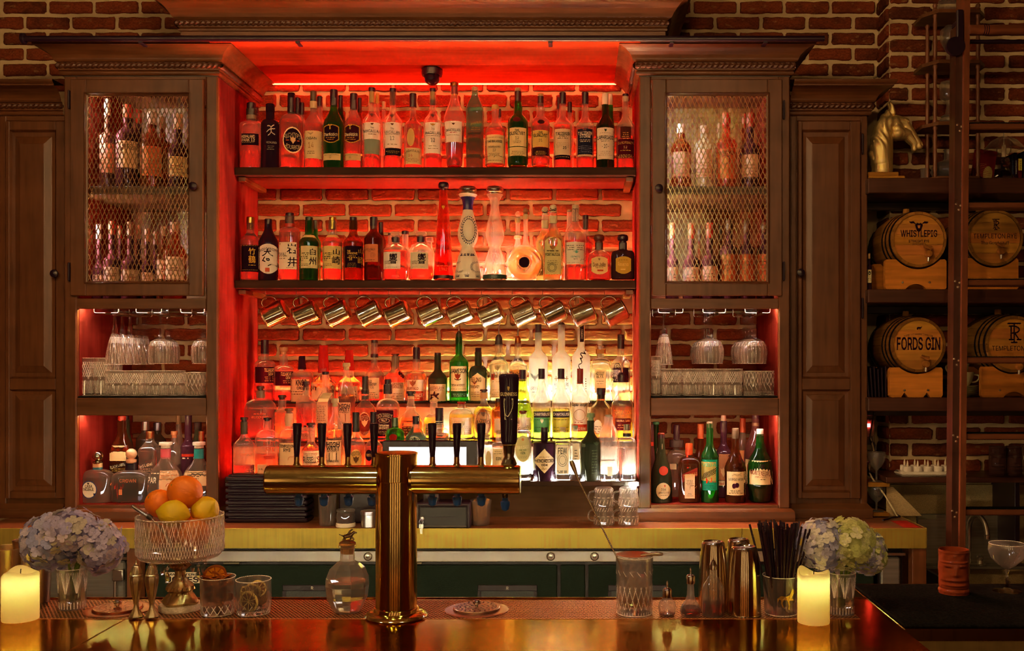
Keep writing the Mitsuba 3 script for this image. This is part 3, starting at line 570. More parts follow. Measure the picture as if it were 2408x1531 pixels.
def B(zm,row,x,w,top,yn,ys,wn,glass,liq,cap,desc,L=(),Tx=(),bands=(),p=2,d=1,rb=1,base=None,dY=0.0,prof=None,name='liquor_bottle',cat_='bottle',group=None,n=24,foot=None,rib=None,tilt=0):
 """One bottle. x, w: centre and width; top, yn, ys: pixel rows of the cap's top, the neck's foot and the shoulder; cap: (kind, lower row, width, colour);
    liq: (colour, surface row); L: labels (kind, x0, x1, y0, y1, colour[, border]); Tx: (text, x, y, height, width, colour[, bold or bend])."""
 Yc,zb = ROWS[row]; Yc += min(dY,.088) if row in 'AB' else dY; s = Yc / F
 k = zm.k; Xc = (zm.x(x) - CX) * s; R = w / 2 / k * s * .985; rn = wn / 2 / k * s
 if base is not None: zb = PZ(zm.y(base),Yc)
 h = lambda v: PZ(zm.y(v),Yc) - zb
 if row in 'AB123': Xc = min(max(Xc,xb + .004 + R),xc_ - .004 - R)
 t = thing(name,desc,cat_,group)
 zs,zn,zc,zt = h(ys),h(yn),h(cap[1]),h(top)
 if prof is None:
  if zn - zs < 1.35 * (R - rn): cv = [(rn + (R - rn) * math.cos(a),zs + (zn - zs) * math.sin(a)) for a in np.linspace(0,np.pi / 2,8)]
  else: cv = [(rn + (R - rn) * (.5 + .5 * math.cos(a)),zs + (zn - zs) * a / np.pi) for a in np.linspace(0,np.pi,9)]
  P = [(0,.001),(R * rb * .80,0),(R * rb * .95,.0015),(R * rb,.006),*cv,(rn,max(zc,zn + .002) + .003)]
 else: P = [(R * a,(h(base_y) if False else b)) for a,b in [(q[0],h(q[1])) for q in prof]]
 mat,gc = GL[glass]
 ribs = (lambda th,i: 1 + rib[1] * np.cos(rib[0] * th)) if rib else None
 place = T().translate([Xc,Yc,zb])
 if tilt: place = place.rotate([0,0,1],tilt)
 M = lambda m: moved(m,(Xc,Yc,zb))
 part(t,'glass',M(lathe(P,n,p,d,ribs,caps=mat != 'mat_glass')),mat,gc,50 if p == 2 else 35)
 S = surface(P,p,d)
 if liq:
  zl = min(h(liq[1]),zc - .004); q = np.array(P)[1:]; zz = np.unique(np.r_[.006,q[(q[:,1] > .007) & (q[:,1] < zl),1],zl])
  rr = np.maximum(np.interp(zz,q[:,1],q[:,0]) - .0022,.003)
  part(t,'liquid',M(lathe([(0,zz[0]),*zip(rr,zz),(0,zl)],n,p,d)),'mat_liquid',liq[0],50 if p == 2 else 35)
  if foot: pass
 kind,_,cw,cc = cap[:4]; cr = cw / 2 / k * s; hc = zt - zc
 cm = cap[4] if len(cap) > 4 else ('mat_satin')
 if kind == 'c': part(t,'cap',M(lathe([(cr * .96,zc),(cr,zc + .002),(cr,zt - .002),(cr * .90,zt)],18)),cm,cc,40)
 elif kind == 'k':
  part(t,'cap',M(lathe([(cr * .72,zc),(cr * .72,zc + hc * .45),(cr,zc + hc * .48),(cr,zt - .002),(cr * .92,zt)],18)),cm,cc,40)
 elif kind == 'w': part(t,'wax_seal',M(lathe([(rn * 1.10,zc),(cr,zc + hc * .25),(cr * .92,zc + hc * .7),(cr * .84,zt - .004),(cr * .78,zt)],18,2,1,lambda th,i: 1 + .05 * np.cos(5 * th + i))),cm,cc,60)
 elif kind == 'b':
  rb_ = min(cr,hc * .44)
  part(t,'stopper',M(lathe([(rn * .9,zc),(rn * 1.1,zc + .004),(rn * 1.1,zt - 2.05 * rb_),(cr * .5,zt - 1.92 * rb_),*[(cr * math.cos(a),zt - rb_ + rb_ * math.sin(a)) for a in np.linspace(-1.1,1.57,10)]],20)),cm,cc,50)
 elif kind == 'm':
  part(t,'stopper',M(lathe([(cr * .62,zc),(cr * .66,zc + hc * .2),(cr * .9,zc + hc * .26),(cr,zc + hc * .45),(cr,zc + hc * .7),(cr * .8,zc + hc * .93),(cr * .3,zt)],20)),cm,cc,60)
 elif kind == 's':
  part(t,'stopper',M(lathe([(rn * .8,zc),(rn * .8,zc + hc * .3),(cr,zc + hc * .32),(cr * 1.0,zt - .003),(cr * .9,zt)],12,4)),'mat_cut',None)
 elif kind == 'p':
  part(t,'pourer_collar',M(lathe([(cr,zc),(cr * 1.08,zc + .004),(cr,zc + hc * .28),(cr * .72,zc + hc * .36),(cr * .5,zc + hc * .42)],16)),'mat_satin' if cm != 'mat_metal' else cm,cc,40)
  pth = bez([[0,0,zc + hc * .36],[0,0,zc + hc * .75],[0,0,zt - .010],[cr * .8,-.006,zt]],8)
  part(t,'pour_spout',M(tube(pth,[.0042 - .0002 * i for i in range(8)],10)),'mat_metal','b8b4ac',60)
 for b in bands:
  z0,z1 = h(b[1]),h(b[0]); off = .0009
  zz = np.unique(np.r_[z0,np.array(P)[(np.array(P)[:,1] > z0) & (np.array(P)[:,1] < z1),1],z1]); q = np.array(P)
  rr = np.interp(zz,q[1:,1],q[1:,0]) + off
  if len(b) > 3: rr = rr * 0 + b[3] / 2 / k * s
  part(t,'neck_band',M(lathe(list(zip(rr,zz)),n if p != 2 else 20,p,d,caps=False)),b[4] if len(b) > 4 else 'mat_satin',b[2],50)
 Yf = Yc - R * d; sf = Yf / F; nn_ = math.hypot(Xc,Yc); sa_,ca_ = -Xc / nn_,Yc / nn_
 def place_(off):
  def fn(px,py):
   xx = (zm.x(px) - zm.x(x)) * sf; zz = EYE - (zm.y(py) - CY) * sf - zb
   X_,Y_,Z_ = surface(P,p,d,off)(xx,zz)
   if p <= 2.15: X_,Y_ = X_ * ca_ - Y_ * sa_,X_ * sa_ + Y_ * ca_
   return np.stack([X_ + Xc,Y_ + Yc,Z_ + zb],1)
  return fn
 for i,l in enumerate(L):
  v2,f = strip(*l[1:5],kind=l[0])
  lk = part(t,'label',facing(flat_mesh(v2,f,place_(.0007 + .0002 * i))),l[6] if len(l) > 6 and str(l[6]).startswith('mat') else 'mat_matte',l[5],60)
  if len(l) > 6 and not str(l[6]).startswith('mat'):
   bx_,by_ = (l[2] - l[1]) * .055,(l[4] - l[3]) * .055; m_ = min(bx_,by_) if l[0] in 'ras' else None
   v2,f = strip(l[1] + (m_ or bx_),l[2] - (m_ or bx_),l[3] + (m_ or by_),l[4] - (m_ or by_),kind=l[0])
   part(lk,'field',facing(flat_mesh(v2,f,place_(.0010 + .0002 * i))),'mat_matte',l[6],60)
 for tx in Tx:
  txt,cx_,cy_,hh,ww,col = tx[:6]; opt = tx[6] if len(tx) > 6 else None
  if isinstance(txt,str) and txt in GLYPHS: v2,f = flat_glyph(txt)
  elif isinstance(txt,str): v2,f = flat_text(txt,opt == 'b')
  else: v2,f = txt
  v2 = v2 * np.array([ww / max(np.ptp(v2[:,0]),1e-6),hh / (1.0 if isinstance(txt,str) and txt not in GLYPHS else max(np.ptp(v2[:,1]),1e-6))])
  if isinstance(opt,(int,float)): v2 = arc_bend(v2,opt)
  if isinstance(opt,tuple): a = math.radians(opt[0]); v2 = v2 @ np.array([[math.cos(a),math.sin(a)],[-math.sin(a),math.cos(a)]])
  m = flat_mesh(np.stack([cx_ + v2[:,0],cy_ - v2[:,1]],1),*[f],(lambda fn: lambda a,b: fn(a,b))(place_(.0017)))
  part(t,'lettering',facing(m),'mat_matte',col,False)
 return t
def lines(x,y,w,n,dy,col,h=2.2):
 """Small print: thin rules of text too small to read."""
 r = random.Random(x * 7 + y)
 g = []
 for i in range(n):
  ww = w * r.uniform(.6,1); yy = -i * dy; q = -ww / 2
  while q < ww / 2:
   e = min(q + r.uniform(3,10) * h / 2.2,ww / 2); g.append(Polygon([(q,yy),(e,yy),(e,yy + h),(q,yy + h)])); q = e + h * .9
 v,f = flat_poly(trimesh.util and __import__('shapely').MultiPolygon(g))
 return ((v,f),x,y,(n - 1) * dy + h,w,col)
def lines_fix(v): return v
STAG = flat_stroke([[(0,0),(0,.5),(-.25,.7),(-.3,1)],[(-.25,.7),(-.5,.85)],[(0,.5),(.25,.7),(.3,1)],[(.25,.7),(.5,.85)],[(-.2,.25),(.2,.25)],[(-.15,0),(.15,0)]],.13)
SWIRL = flat_stroke([bez([(-.5,.8),(.2,1.0),(.4,.2),(-.4,0)],10),bez([(.5,.9),(-.3,.7),(0,.2),(.6,.1)],10),bez([(-.6,.3),(0,.7),(.3,.5),(.6,.6)],10)],.09)
SIGN = flat_stroke([bez([(0,0),(.2,.9),(.3,-.3),(.5,.4),(.6,.9),(.7,-.3),(1,.3)],24)],.05)
CREST = flat_poly(Polygon([(-.5,.5),(-.2,.35),(0,.6),(.2,.35),(.5,.5),(.4,0),(0,-.5),(-.4,0)]))
BIRD = flat_poly(Polygon([(-1,.5),(-.5,.35),(-.15,.1),(0,.3),(.15,.1),(.5,.35),(1,.5),(.6,0),(.2,-.2),(0,-.5),(-.2,-.2),(-.6,0)]))
RIDER = flat_poly(Polygon([(-.6,-.5),(-.5,-.1),(-.55,.15),(-.2,.15),(-.1,.5),(.05,.55),(.05,.3),(.15,.1),(.35,.3),(.6,.3),(.5,.1),(.35,0),(.3,-.2),(.5,-.3),(.45,-.5),(.2,-.25),(-.15,-.2),(-.3,-.3),(-.45,-.55)]))
A1,A2 = Zm(530,180,4.816),Zm(1010,180,4.816)
BLK,DKB = '0d0b0a','1d100a'
B(A1,'A',265,255,300,510,560,105,'clear',((.85,.30,.12),855),('c',372,100,BLK),'embossed clear whisky bottle with wraparound black label at the shelf end',[('r',183,372,645,775,'120d0b')],[('HIGHLAND',262,678,34,150,'d8c9a8','b'),('PARK 12',262,718,32,150,'d8c9a8','b'),lines(262,748,140,1,9,'a89a7a',5)],[(372,440,'231a14'),(440,486,'6a5a44')],p=2.6,d=.8,rib=None)
B(A1,'A',345,150,357,510,560,66,'clear',None,('c',430,66,BLK),'black-capped clear bottle hidden behind the embossed clear one',(),(),[(430,500,'231a14')],dY=.10)
B(A1,'A',508,205,313,490,560,92,'black',None,('c',400,100,BLK,'mat_gloss'),'matte black whisky bottle with silver swirl emblem',(),[(SWIRL,540,665,130,90,'c9c2b4'),('HIGHLAND',545,745,24,105,'b9b2a4'),lines(540,790,80,3,18,'8a8478',5)],p=2.4,d=.85)
B(A1,'A',748,270,190,430,545,82,'clear',(WH,505),('c',250,84,BLK,'mat_gloss'),'round bourbon bottle with large cream-rimmed black oval label',[('o',652,872,565,868,CREAM,'15100c')],[("MICHTER'S",765,655,46,190,CREAM,130),('BOURBON',765,800,46,170,CREAM,-150),lines(765,725,150,1,9,'c05a30',10),(CREST,765,722,90,62,'d9b98a')],[(250,410,'0d0b0a')])
B(A1,'A',820,120,245,430,545,66,'clear',None,('c',430,66,BLK),'black-capped bottle directly behind the oval-label bourbon',dY=.09)
B(A1,'A',868,110,298,470,560,54,'clear',None,('c',440,54,BLK),'shortest of the black-capped bottles behind the oval-label bourbon',dY=.16)
B(A1,'A',998,220,170,400,560,72,'clear',(WH,545),('c',285,72,'3d3a28'),'clear whisky bottle with plain cream label reading 14',[('r',891,1104,610,925,'d8c594')],[('OBAN',975,698,30,110,'2a1d12'),('14',970,775,66,60,'a07a3c'),lines(970,850,80,2,22,'6a5330',7),(BIRD,965,645,40,70,'a8926a')],[(285,365,'c9b98c',80)])
B(A1,'A',1070,110,228,420,560,60,'clear',None,('c',345,60,DKB),'dark-capped bottle behind the bottle labelled 14',dY=.10)
B(A1,'A',1230,232,153,345,560,78,'green',((.5,.7,.3),430),('c',250,88,BLK),'triangular dark green whisky bottle with black and gold shield label',[('s',1130,1310,540,752,'a98434','0e0d0b'),('r',1122,1324,870,945,'d3be86')],[(STAG,1210,592,60,46,'d0a550'),('Glenfiddich',1214,655,34,160,'e0d2b0','b'),lines(1214,695,110,2,20,'c08a4a',7),('12',1210,912,26,24,'3a2a18'),lines(1222,888,160,1,8,'6a5a38',5)],[(250,332,'14100c')],p=2.8,d=.85)
B(A1,'A',1305,120,215,380,560,60,'dkgreen',None,('c',370,50,BLK),'black-capped bottle behind the triangular dark green one',dY=.10)
B(A1,'A',1455,200,195,365,560,76,'clear',(WH,480),('c',270,86,DKB),'triangular amber whisky bottle with dark red shield label',[('s',1362,1540,540,752,'a98434','2c0d08'),('r',1356,1546,870,948,'d3be86')],[(STAG,1432,592,60,44,'d0a550'),('Glenfiddich',1440,655,34,150,'e0d2b0','b'),lines(1440,695,110,2,20,'c08a4a',7),('15',1432,912,26,24,'3a2a18'),lines(1445,888,150,1,8,'6a5a38',5)],[(270,372,'2a100a')],p=2.8,d=.85)
B(A1,'A',1522,110,245,400,560,50,'amber',None,('c',410,44,BLK),'black-capped bottle behind the triangular amber one',dY=.10)
MAC = dict(p=2,d=1)
def MACT(x,y,w): return ('MACALLAN',x,y,32,w,'241a12')
B(A1,'A',1660,212,130,395,520,74,'clear',((.9,.36,.17),880),('c',175,78,BLK),'clear whisky bottle with white label over a grey-green lower band',[('r',1556,1767,515,706,WHITE_),('r',1558,1766,706,876,'6f7d6c')],[MACT(1661,615,190),('The',1661,578,22,40,'5a4a38'),lines(1661,655,90,1,8,'6a5a48',8),(CREST,1661,537,26,34,'4a2a1a'),(flat_poly(Polygon([(-1,1),(1,1),(0,-1)])),1660,428,44,74,'1a120e')],[(175,300,'b08a3c',66)])
B(A1,'A',1722,110,190,400,540,46,'clear',None,('c',310,42,GOLD),'gold-necked bottle behind the grey-green banded one',dY=.10)
B(A1,'A',1897,216,137,395,520,74,'clear',((.9,.36,.17),900),('c',178,78,BLK),'clear whisky bottle with cream label and navy band reading 12',[('r',1790,2004,515,806,WHITE_),('r',1792,2002,808,890,'10131f')],[MACT(1890,628,170),('The',1890,588,22,40,'5a4a38'),('12',1888,697,44,46,'2a2018'),lines(1890,655,150,1,8,'6a5a48',6),lines(1890,770,110,1,8,'8a7a5a',8),lines(1896,848,150,2,18,'a88a4a',6),(CREST,1888,540,26,34,'4a2a1a'),(flat_poly(Polygon([(-1,1),(1,1),(0,-1)])),1886,440,44,74,'1a120e')],[(178,262,'a8843c',72),(262,318,'3a2a1c',74)])
B(A1,'A',1795,90,285,470,600,44,'clear',None,('c',380,44,'c0b090'),'small pale-necked clear bottle between two cream-labelled whiskies',dY=.14)
B(A1,'A',2125,208,195,460,570,66,'clear',(WH,420),('c',350,80,BLK),'amber whisky bottle with gold oval window and low cream label',[('o',2057,2143,585,790,'c3a868'),('r',2022,2228,805,990,'d6c290')],[('LAGAVULIN',2115,838,24,170,'4a3520',240),('16',2095,890,28,44,'a03020'),lines(2120,930,150,3,16,'8a744c',5)])
B(A2,'A',38,212,137,395,520,74,'clear',((.95,.36,.18),880),('c',178,76,BLK),'clear whisky bottle with plain cream 12 label beside the amber cask-strength one',[('r',-66,140,515,868,WHITE_)],[MACT(38,636,180),('The',38,592,22,40,'5a4a38'),('12',38,718,44,46,'2a2018'),lines(38,670,150,1,8,'6a5a48',6),lines(38,790,110,2,26,'8a7a5a',7),(CREST,38,545,30,60,'b8903c'),(flat_poly(Polygon([(-1,1),(1,1),(0,-1)])),38,438,44,74,'1a120e')],[(178,268,'9a7830',66),(268,318,'3a2a1c',70)])
B(A2,'A',282,250,70,310,480,90,'clear',(WHD,570),('c',112,95,'8a6a34','mat_metal'),'tallest whisky bottle, tapering to a heavy base, white label',[('r',172,366,500,735,WHITE_)],[('MACALLAN',270,600,30,155,'3a2a1c'),lines(270,632,80,1,8,'a04030',7),lines(270,660,140,1,8,'8a7a5a',5),(CREST,270,535,26,34,'4a2a1a')],[(112,205,'5a1a10',84),(205,232,GOLD,84)],prof=[(0,1022),(.66,1022),(.70,1010),(.74,985),(.90,640),(.97,530),(1,490),(.96,455),(.76,390),(.52,320),(.38,270),(.34,220),(.34,108)])
B(A2,'A',515,196,122,180,395,68,'aqua',(WH,645),('c',168,78,'b99a6a'),'square blue-green glass bottle with gold slanted lettering',(),[('Johnnie Walker',535,525,30,130,'a8803c',(12,)),lines(530,580,100,2,22,'8a6a34',7)],p=4.5,d=.95)
B(A2,'A',745,236,325,545,655,84,'clear',(WH,600),('c',376,84,'c8a860'),'squat whisky bottle with bulbous neck and tall cream label',[('r',634,862,655,976,'e0cb95')],[('THE BALVENIE',738,732,26,170,'2a1c10','b'),('DOUBLEWOOD',738,795,20,140,'3a2a1a'),('12',732,832,32,34,'2a1c10'),lines(738,690,180,1,8,'9a8050',6),lines(735,872,160,3,14,'7a6238',5),(SIGN,730,915,22,120,'4a3a22'),lines(735,950,170,1,8,'7a6238',6)],prof=[(0,1022),(.9,1022),(.98,1010),(1,990),(1,660),(.93,610),(.74,570),(.46,535),(.34,500),(.30,460),(.36,425),(.33,390),(.31,370)])
B(A2,'A',797,100,370,540,640,34,'clear',None,('c',470,30,BLK),'black-capped bottle peeking from behind the squat cream-labelled one',dY=.10)
GLENP = [(0,1022),(.9,1022),(.98,1008),(1,985),(1,540),(.95,500),(.78,465),(.50,440),(.42,400),(.44,360),(.40,320),(.33,285),(.31,165)]
B(A2,'A',1002,236,132,440,560,76,'green',((.55,.55,.2),540),('c',172,74,'a8905c'),'green whisky bottle with two stacked cream labels and red seal',[('r',887,1118,575,788,'dfcf94'),('r',889,1116,796,896,'d9c98e'),('o',945,1032,456,510,'4a1810')],[('THE',990,608,22,50,'2a2410','b'),('GLENLIVET',995,640,36,175,'2a2410','b'),('12',992,695,32,38,'3a3018'),lines(992,735,90,2,18,'6a5c34',6),lines(1000,850,150,3,20,'7a6c40',6)],[(172,285,'2a120c',78)],prof=GLENP)
B(A2,'A',1257,214,195,460,580,70,'clear',(WH,540),('c',228,70,'a8905c'),'clear whisky bottle with gold label over dark brown label',[('r',1153,1362,605,795,'d5b768'),('r',1156,1358,800,892,'2a130b'),('o',1222,1304,488,536,'2a120c')],[('THE',1255,632,22,50,'2a2010','b'),('GLENLIVET',1258,664,36,160,'2a2010','b'),('15',1258,722,30,36,'3a2a14'),lines(1258,850,130,3,16,'b08a4a',6)],[(228,330,'2a120c',72)],prof=[(a,b + 18 * (b < 500)) for a,b in GLENP][:-1] + [(.32,222)])
B(A2,'A',1508,210,183,440,560,76,'clear',(WH,560),('c',318,76,BLK),'clear whisky bottle with tall pale label reading 10 above a dark strip',[('r',1405,1612,590,886,'d9c6a4'),('r',1407,1610,886,936,'1a100c')],[('TALISKER',1510,645,36,160,'1d1510','b'),lines(1510,680,120,2,20,'5a4a38',8),('10',1530,805,30,40,'1d1510','b'),lines(1510,750,150,4,16,'a08c68',4),lines(1508,912,150,1,8,'a08a5a',6),(CREST,1508,565,20,40,'6a5a44')])
B(A2,'A',1462,80,238,440,560,40,'clear',None,('c',375,40,BLK),'black-capped bottle behind the pale-label 10 bottle, taller of the two',dY=.10)
B(A2,'A',1588,100,290,460,580,50,'clear',None,('c',415,50,BLK),'black-capped bottle behind the pale-label 10 bottle, shorter of the two',dY=.10)
B(A2,'A',1762,205,180,445,570,78,'clear',((.95,.40,.2),890),('c',320,78,BLK),'clear whisky bottle with navy blue label edged by a silver strip',[('r',1662,1862,590,880,'161a2c'),('r',1664,1860,880,902,'c0b090')],[('TALISKER',1762,640,36,160,'e8e2d4','b'),('STORM',1762,675,34,120,'e8e2d4','b'),lines(1762,720,120,2,18,'c8c0b0',8),lines(1765,790,160,4,22,'6a6c7c',5),lines(1755,606,40,1,8,'c06040',6)])
B(A2,'A',1990,212,195,420,575,76,'dkgreen',((.5,.5,.2),520),('c',330,74,'e4dcc8'),'dark green whisky bottle with white cap and white 10 label',[('r',1898,2088,575,934,'e2dcc6')],[('LAPHROAIG',1992,688,40,178,'16120e','b'),('-10-',1992,788,44,80,'16120e'),lines(1992,720,110,2,16,'5a5448',6),lines(1992,850,150,3,20,'8a8470',5),lines(1992,640,120,1,8,'8a8470',5),(CREST,1994,608,34,30,'2a3a24')])
B(A2,'A',2050,90,200,420,575,60,'green',None,('c',335,50,'d8d0bc'),'white-capped green bottle behind the dark green white-label one',dY=.10)
B(A2,'A',2240,208,200,445,570,74,'clear',((.9,.36,.18),690),('c',230,74,DKB),'clear whisky bottle with dark red label at the far shelf end',[('r',2182,2302,565,692,'3a1c10'),('r',2140,2338,705,922,'3c0d08')],[('GLENDRONACH',2240,748,28,170,'d8a868'),('12',2238,800,28,40,'e0c090'),lines(2240,840,120,1,8,'b08a4a',8),lines(2242,640,80,4,22,'b07a4a',8),lines(2240,890,170,3,14,'9a7a54',8)],[(230,290,'c8b496',70)])
M1,M2 = Zm(530,420,4.374),Zm(1010,420,4.374)
B(M1,'B',226,214,397,545,650,76,'clear',((.85,.33,.12),560),('c',462,78,'a88a48','mat_metal'),'amber whisky bottle with gold cap and black label with gold characters',[('r',122,328,680,956,'0c0b0a')],[('竹',240,745,70,70,'c9a04a'),('鶴',240,828,80,72,'c9a04a'),lines(240,893,70,1,8,'a8843c',8),lines(225,690,190,1,8,'8a6a30',4),lines(225,940,190,1,8,'8a6a30',4)],[(462,525,'8a6a30',76,'mat_metal')])
OH = flat_stroke([[(-.5,.72),(.45,.78)],bez([(0,1.1),(-.1,.6),(-.3,.3),(-.75,.1)],8),bez([(0,.75),(.2,.4),(.5,.2),(.75,.12)],8),[(-.45,-.1),(-.75,-.6),(-.4,-.75)],bez([(-.2,-.35),(.3,-.2),(.45,-.6),(.1,-.75),(-.15,-.5)],10)],.15)
B(M1,'B',442,204,417,500,680,74,'black',None,('c',478,74,BLK),'black whisky bottle with large white shield label bearing a brushed character',[('s',346,534,668,980,'e2ddd2')],[(OH,435,800,140,110,'14110f'),('OHISHI WHISKY',440,722,28,190,'14110f',210),(flat_stroke([bez([(0,0),(.4,.2),(.6,-.2),(1,.05)],12)],.04),440,895,30,175,'14110f'),(flat_poly(Polygon([(-1,-1),(1,-1),(1,1),(-1,1)])),432,938,40,44,'b5503c')],p=2)
B(M1,'B',662,212,355,500,560,90,'clear',(ROSE,545),('c',392,86,BLK),'square-shouldered whisky bottle with white label and black brush characters',[('r',570,752,652,932,'e6dcc6')],[('岩',708,720,105,92,'14110f'),('井',712,855,95,85,'14110f'),('IWAI',610,775,28,80,'2a1d14'),lines(618,800,90,1,8,'6a5a48',8),lines(610,825,70,1,8,'6a5a48',8),lines(690,918,70,1,8,'6a5a48',5),(CREST,585,672,30,22,'a8926a')],[(392,465,'100d0b',90),(465,500,'a02818')],p=2.6,d=.9)
SUNP = dict(p=2)
B(M1,'B',862,206,397,560,665,84,'green',((.4,.6,.2),600),('c',440,76,'0c2016'),'green whisky bottle with cream label and black brush characters',[('r',762,963,690,920,'d8cf9c')],[('白',898,752,66,60,'14110f'),('州',895,845,80,72,'14110f'),lines(812,770,96,4,18,'4a4428',9),('12',788,830,26,30,'2a2414'),lines(810,880,90,2,16,'6a6240',5)],[(440,500,'10281a',80),(585,612,'d2c88e')])
B(M1,'B',925,110,430,580,665,52,'green',None,('c',530,48,'0c2016'),'green bottle with dark cap behind the green brush-character one',dY=.10)
B(M1,'B',1103,206,397,560,665,84,'clear',(WH,590),('c',438,72,'c09a48','mat_metal'),'amber whisky bottle with gold capsule and cream brush-character label',[('r',1000,1204,690,924,'dcc27c')],[('山',1140,752,62,66,'14110f'),('崎',1138,838,84,78,'14110f'),lines(1052,770,96,4,18,'4a3c1c',9),('12',1030,830,26,30,'2a2010'),lines(1050,880,90,2,16,'6a5a34',5)],[(438,522,'b08c40',78,'mat_metal'),(585,612,'cdb572')])
B(M1,'B',1316,206,397,560,665,84,'amber',(WHD,590),('c',440,74,BLK),'amber whisky bottle with black label lettered in gold',[('r',1214,1416,690,914,'0d0b0a')],[('THE',1270,745,20,34,'d8b468','b'),('YAMAZAKI',1305,768,22,105,'d8b468','b'),lines(1305,800,100,2,16,'c8a050',8),('18',1288,828,24,30,'d8b468','b'),('山',1390,742,52,46,'8a6a30'),('崎',1388,838,80,56,'8a6a30'),lines(1300,872,90,4,14,'7a6238',4)],[(440,520,'110e0b',80)])
B(M1,'B',1526,200,397,520,625,72,'brown',(WHD,600),('c',490,78,BLK),'dark amber whisky bottle with turned salmon-pink label',[('r',1428,1568,673,855,'c8744e')],[('COFFEY GRAIN',1482,728,22,110,'4a2014'),lines(1460,752,60,1,8,'5a2a1a',8),(flat_stroke([[(math.cos(a),math.sin(a)) for a in np.linspace(0,6.3,20)],[(.5 * math.cos(a),.5 * math.sin(a)) for a in np.linspace(0,6.3,14)]],.12),1515,785,50,50,'8a4a30'),lines(1485,838,100,1,8,'5a2a1a',6)],[(490,520,'3a1a10',74)])
B(M1,'B',1600,100,450,570,640,52,'brown',None,('c',580,48,BLK),'black-capped bottle behind the salmon-labelled one',dY=.10)
HIB = [(0,1038),(.93,1038),(.99,1025),(1,1000),(1,760),(.97,735),(.80,710),(.78,690),(.60,678),(.34,665),(.30,650),(.30,598)]
B(M1,'B',1752,256,550,665,740,76,'clear',((.9,.34,.18),745),('s',606,106,None),'faceted whisky decanter with glass stopper and white label, nearer the salmon-labelled bottle',[('r',1640,1822,752,928,'e6dfd2')],[('響',1750,822,110,82,'14110f'),('HIBIKI',1690,855,22,76,'6a5a48'),lines(1692,876,76,1,8,'6a5a48',5),lines(1730,912,130,1,8,'9a8c78',4)],[(606,655,'14100e',80)],prof=HIB,n=20,p=2.3)
B(M1,'B',2012,256,545,665,740,76,'clear',((.9,.40,.24),905),('s',600,112,None),'faceted whisky decanter with glass stopper and cream label, nearer the tall red bottle',[('r',1918,2104,755,928,'ddd2b4')],[('響',2040,822,110,82,'14110f'),('HIBIKI',1975,855,22,76,'6a5a48'),lines(1978,876,76,1,8,'6a5a48',5),lines(2005,912,130,1,8,'9a8c78',4)],[(600,655,'14100e',80)],prof=HIB,n=20,p=2.3)
B(M1,'B',1850,120,540,700,760,64,'clear',None,('c',575,72,BLK),'clear bottle with flat black cap between the two decanters',dY=.11)
B(M1,'B',1688,90,560,720,780,34,'clear',None,('c',590,28,BLK),'slim clear bottle with tiny black cap behind the white-label decanter',dY=.11)
B(M1,'B',2100,100,605,700,770,60,'clear',None,('s',675,78,None),'clear bottle with glass stopper behind the cream-label decanter',dY=.11)
B(M2,'B',144,208,35,300,900,80,'red',((.85,.24,.10),570),('m',122,108,'14100e'),'tall tapering red tequila bottle with black knob stopper',(),[('1942',140,930,34,80,'d86a4a'),lines(140,900,130,1,8,'d86a4a',8),(CREST,142,290,50,34,'d0a040')],prof=[(0,1036),(.97,1036),(1,1025),(1,1010),(.99,1000),(.62,420),(.44,230),(.40,130),(.40,118)],bands=[(1002,1034,'0c0908',210)])
AZ = [(0,1040),(.96,1040),(1,1030),(.97,980),(.88,900),(.74,810),(.55,745),(.46,715),(.50,690),(.66,650),(.76,600),(.74,540),(.62,460),(.46,380),(.36,325),(.34,280),(.42,220),(.60,185),(.70,168),(.66,160)]
LEAF = []
for k_ in range(26):
 a_ = k_ / 26 * 2 * np.pi; r_ = 1.0
 for s_ in (-1,1):
  cx_,cy_ = math.cos(a_) * (1 + .10 * s_),math.sin(a_) * (1 + .10 * s_); b_ = a_ + math.pi / 2 + .6 * s_
  LEAF.append(Polygon([(cx_ + .11 * math.cos(b_) * math.cos(q) - .045 * math.sin(b_) * math.sin(q),cy_ + .11 * math.sin(b_) * math.cos(q) + .045 * math.cos(b_) * math.sin(q)) for q in np.linspace(0,6.28,8)[:-1]]))
from shapely.ops import unary_union
WREATH = flat_poly(unary_union(LEAF)); HALFW = flat_poly(unary_union(LEAF[13:45]))
B(M2,'B',395,282,80,300,900,80,'white',None,('m',165,184,'c8c2b4','mat_mirror'),'white ceramic tequila decanter with blue leaf wreaths and silver cap',(),[(WREATH,404,520,300,172,'0d1638'),(HALFW,308,905,120,110,'0d1638'),(HALFW,490,905,120,110,'0d1638'),lines(396,775,150,2,14,'0d1638',9),(flat_poly(unary_union([Polygon([(x_ - .1,0),(x_ + .1,0),(x_ * 1.5,1)]) for x_ in (-.5,-.25,0,.25,.5)])),385,1010,34,44,'0d1638'),(flat_poly(unary_union([Polygon([(x_ - .1,0),(x_ + .1,0),(x_ * 1.5,1)]) for x_ in (-.5,-.25,0,.25,.5)])),290,1010,30,36,'0d1638'),(flat_poly(unary_union([Polygon([(x_ - .1,0),(x_ + .1,0),(x_ * 1.5,1)]) for x_ in (-.5,-.25,0,.25,.5)])),495,1010,30,36,'0d1638')],bands=[(195,325,'101a52')],prof=AZ,n=28)
B(M2,'B',672,254,80,300,900,80,'clear',((.98,.90,.72),890),('m',165,180,'c8c2b4','mat_mirror'),'clear glass tequila decanter of waisted shape with silver cap',(),[(flat_poly(unary_union([Polygon([(x_ - .1,0),(x_ + .1,0),(x_ * 1.5,1)]) for x_ in (-.5,-.25,0,.25,.5)])),655,540,40,44,'6a5a30')],bands=[(995,1036,'0c3028')],prof=AZ,n=28)
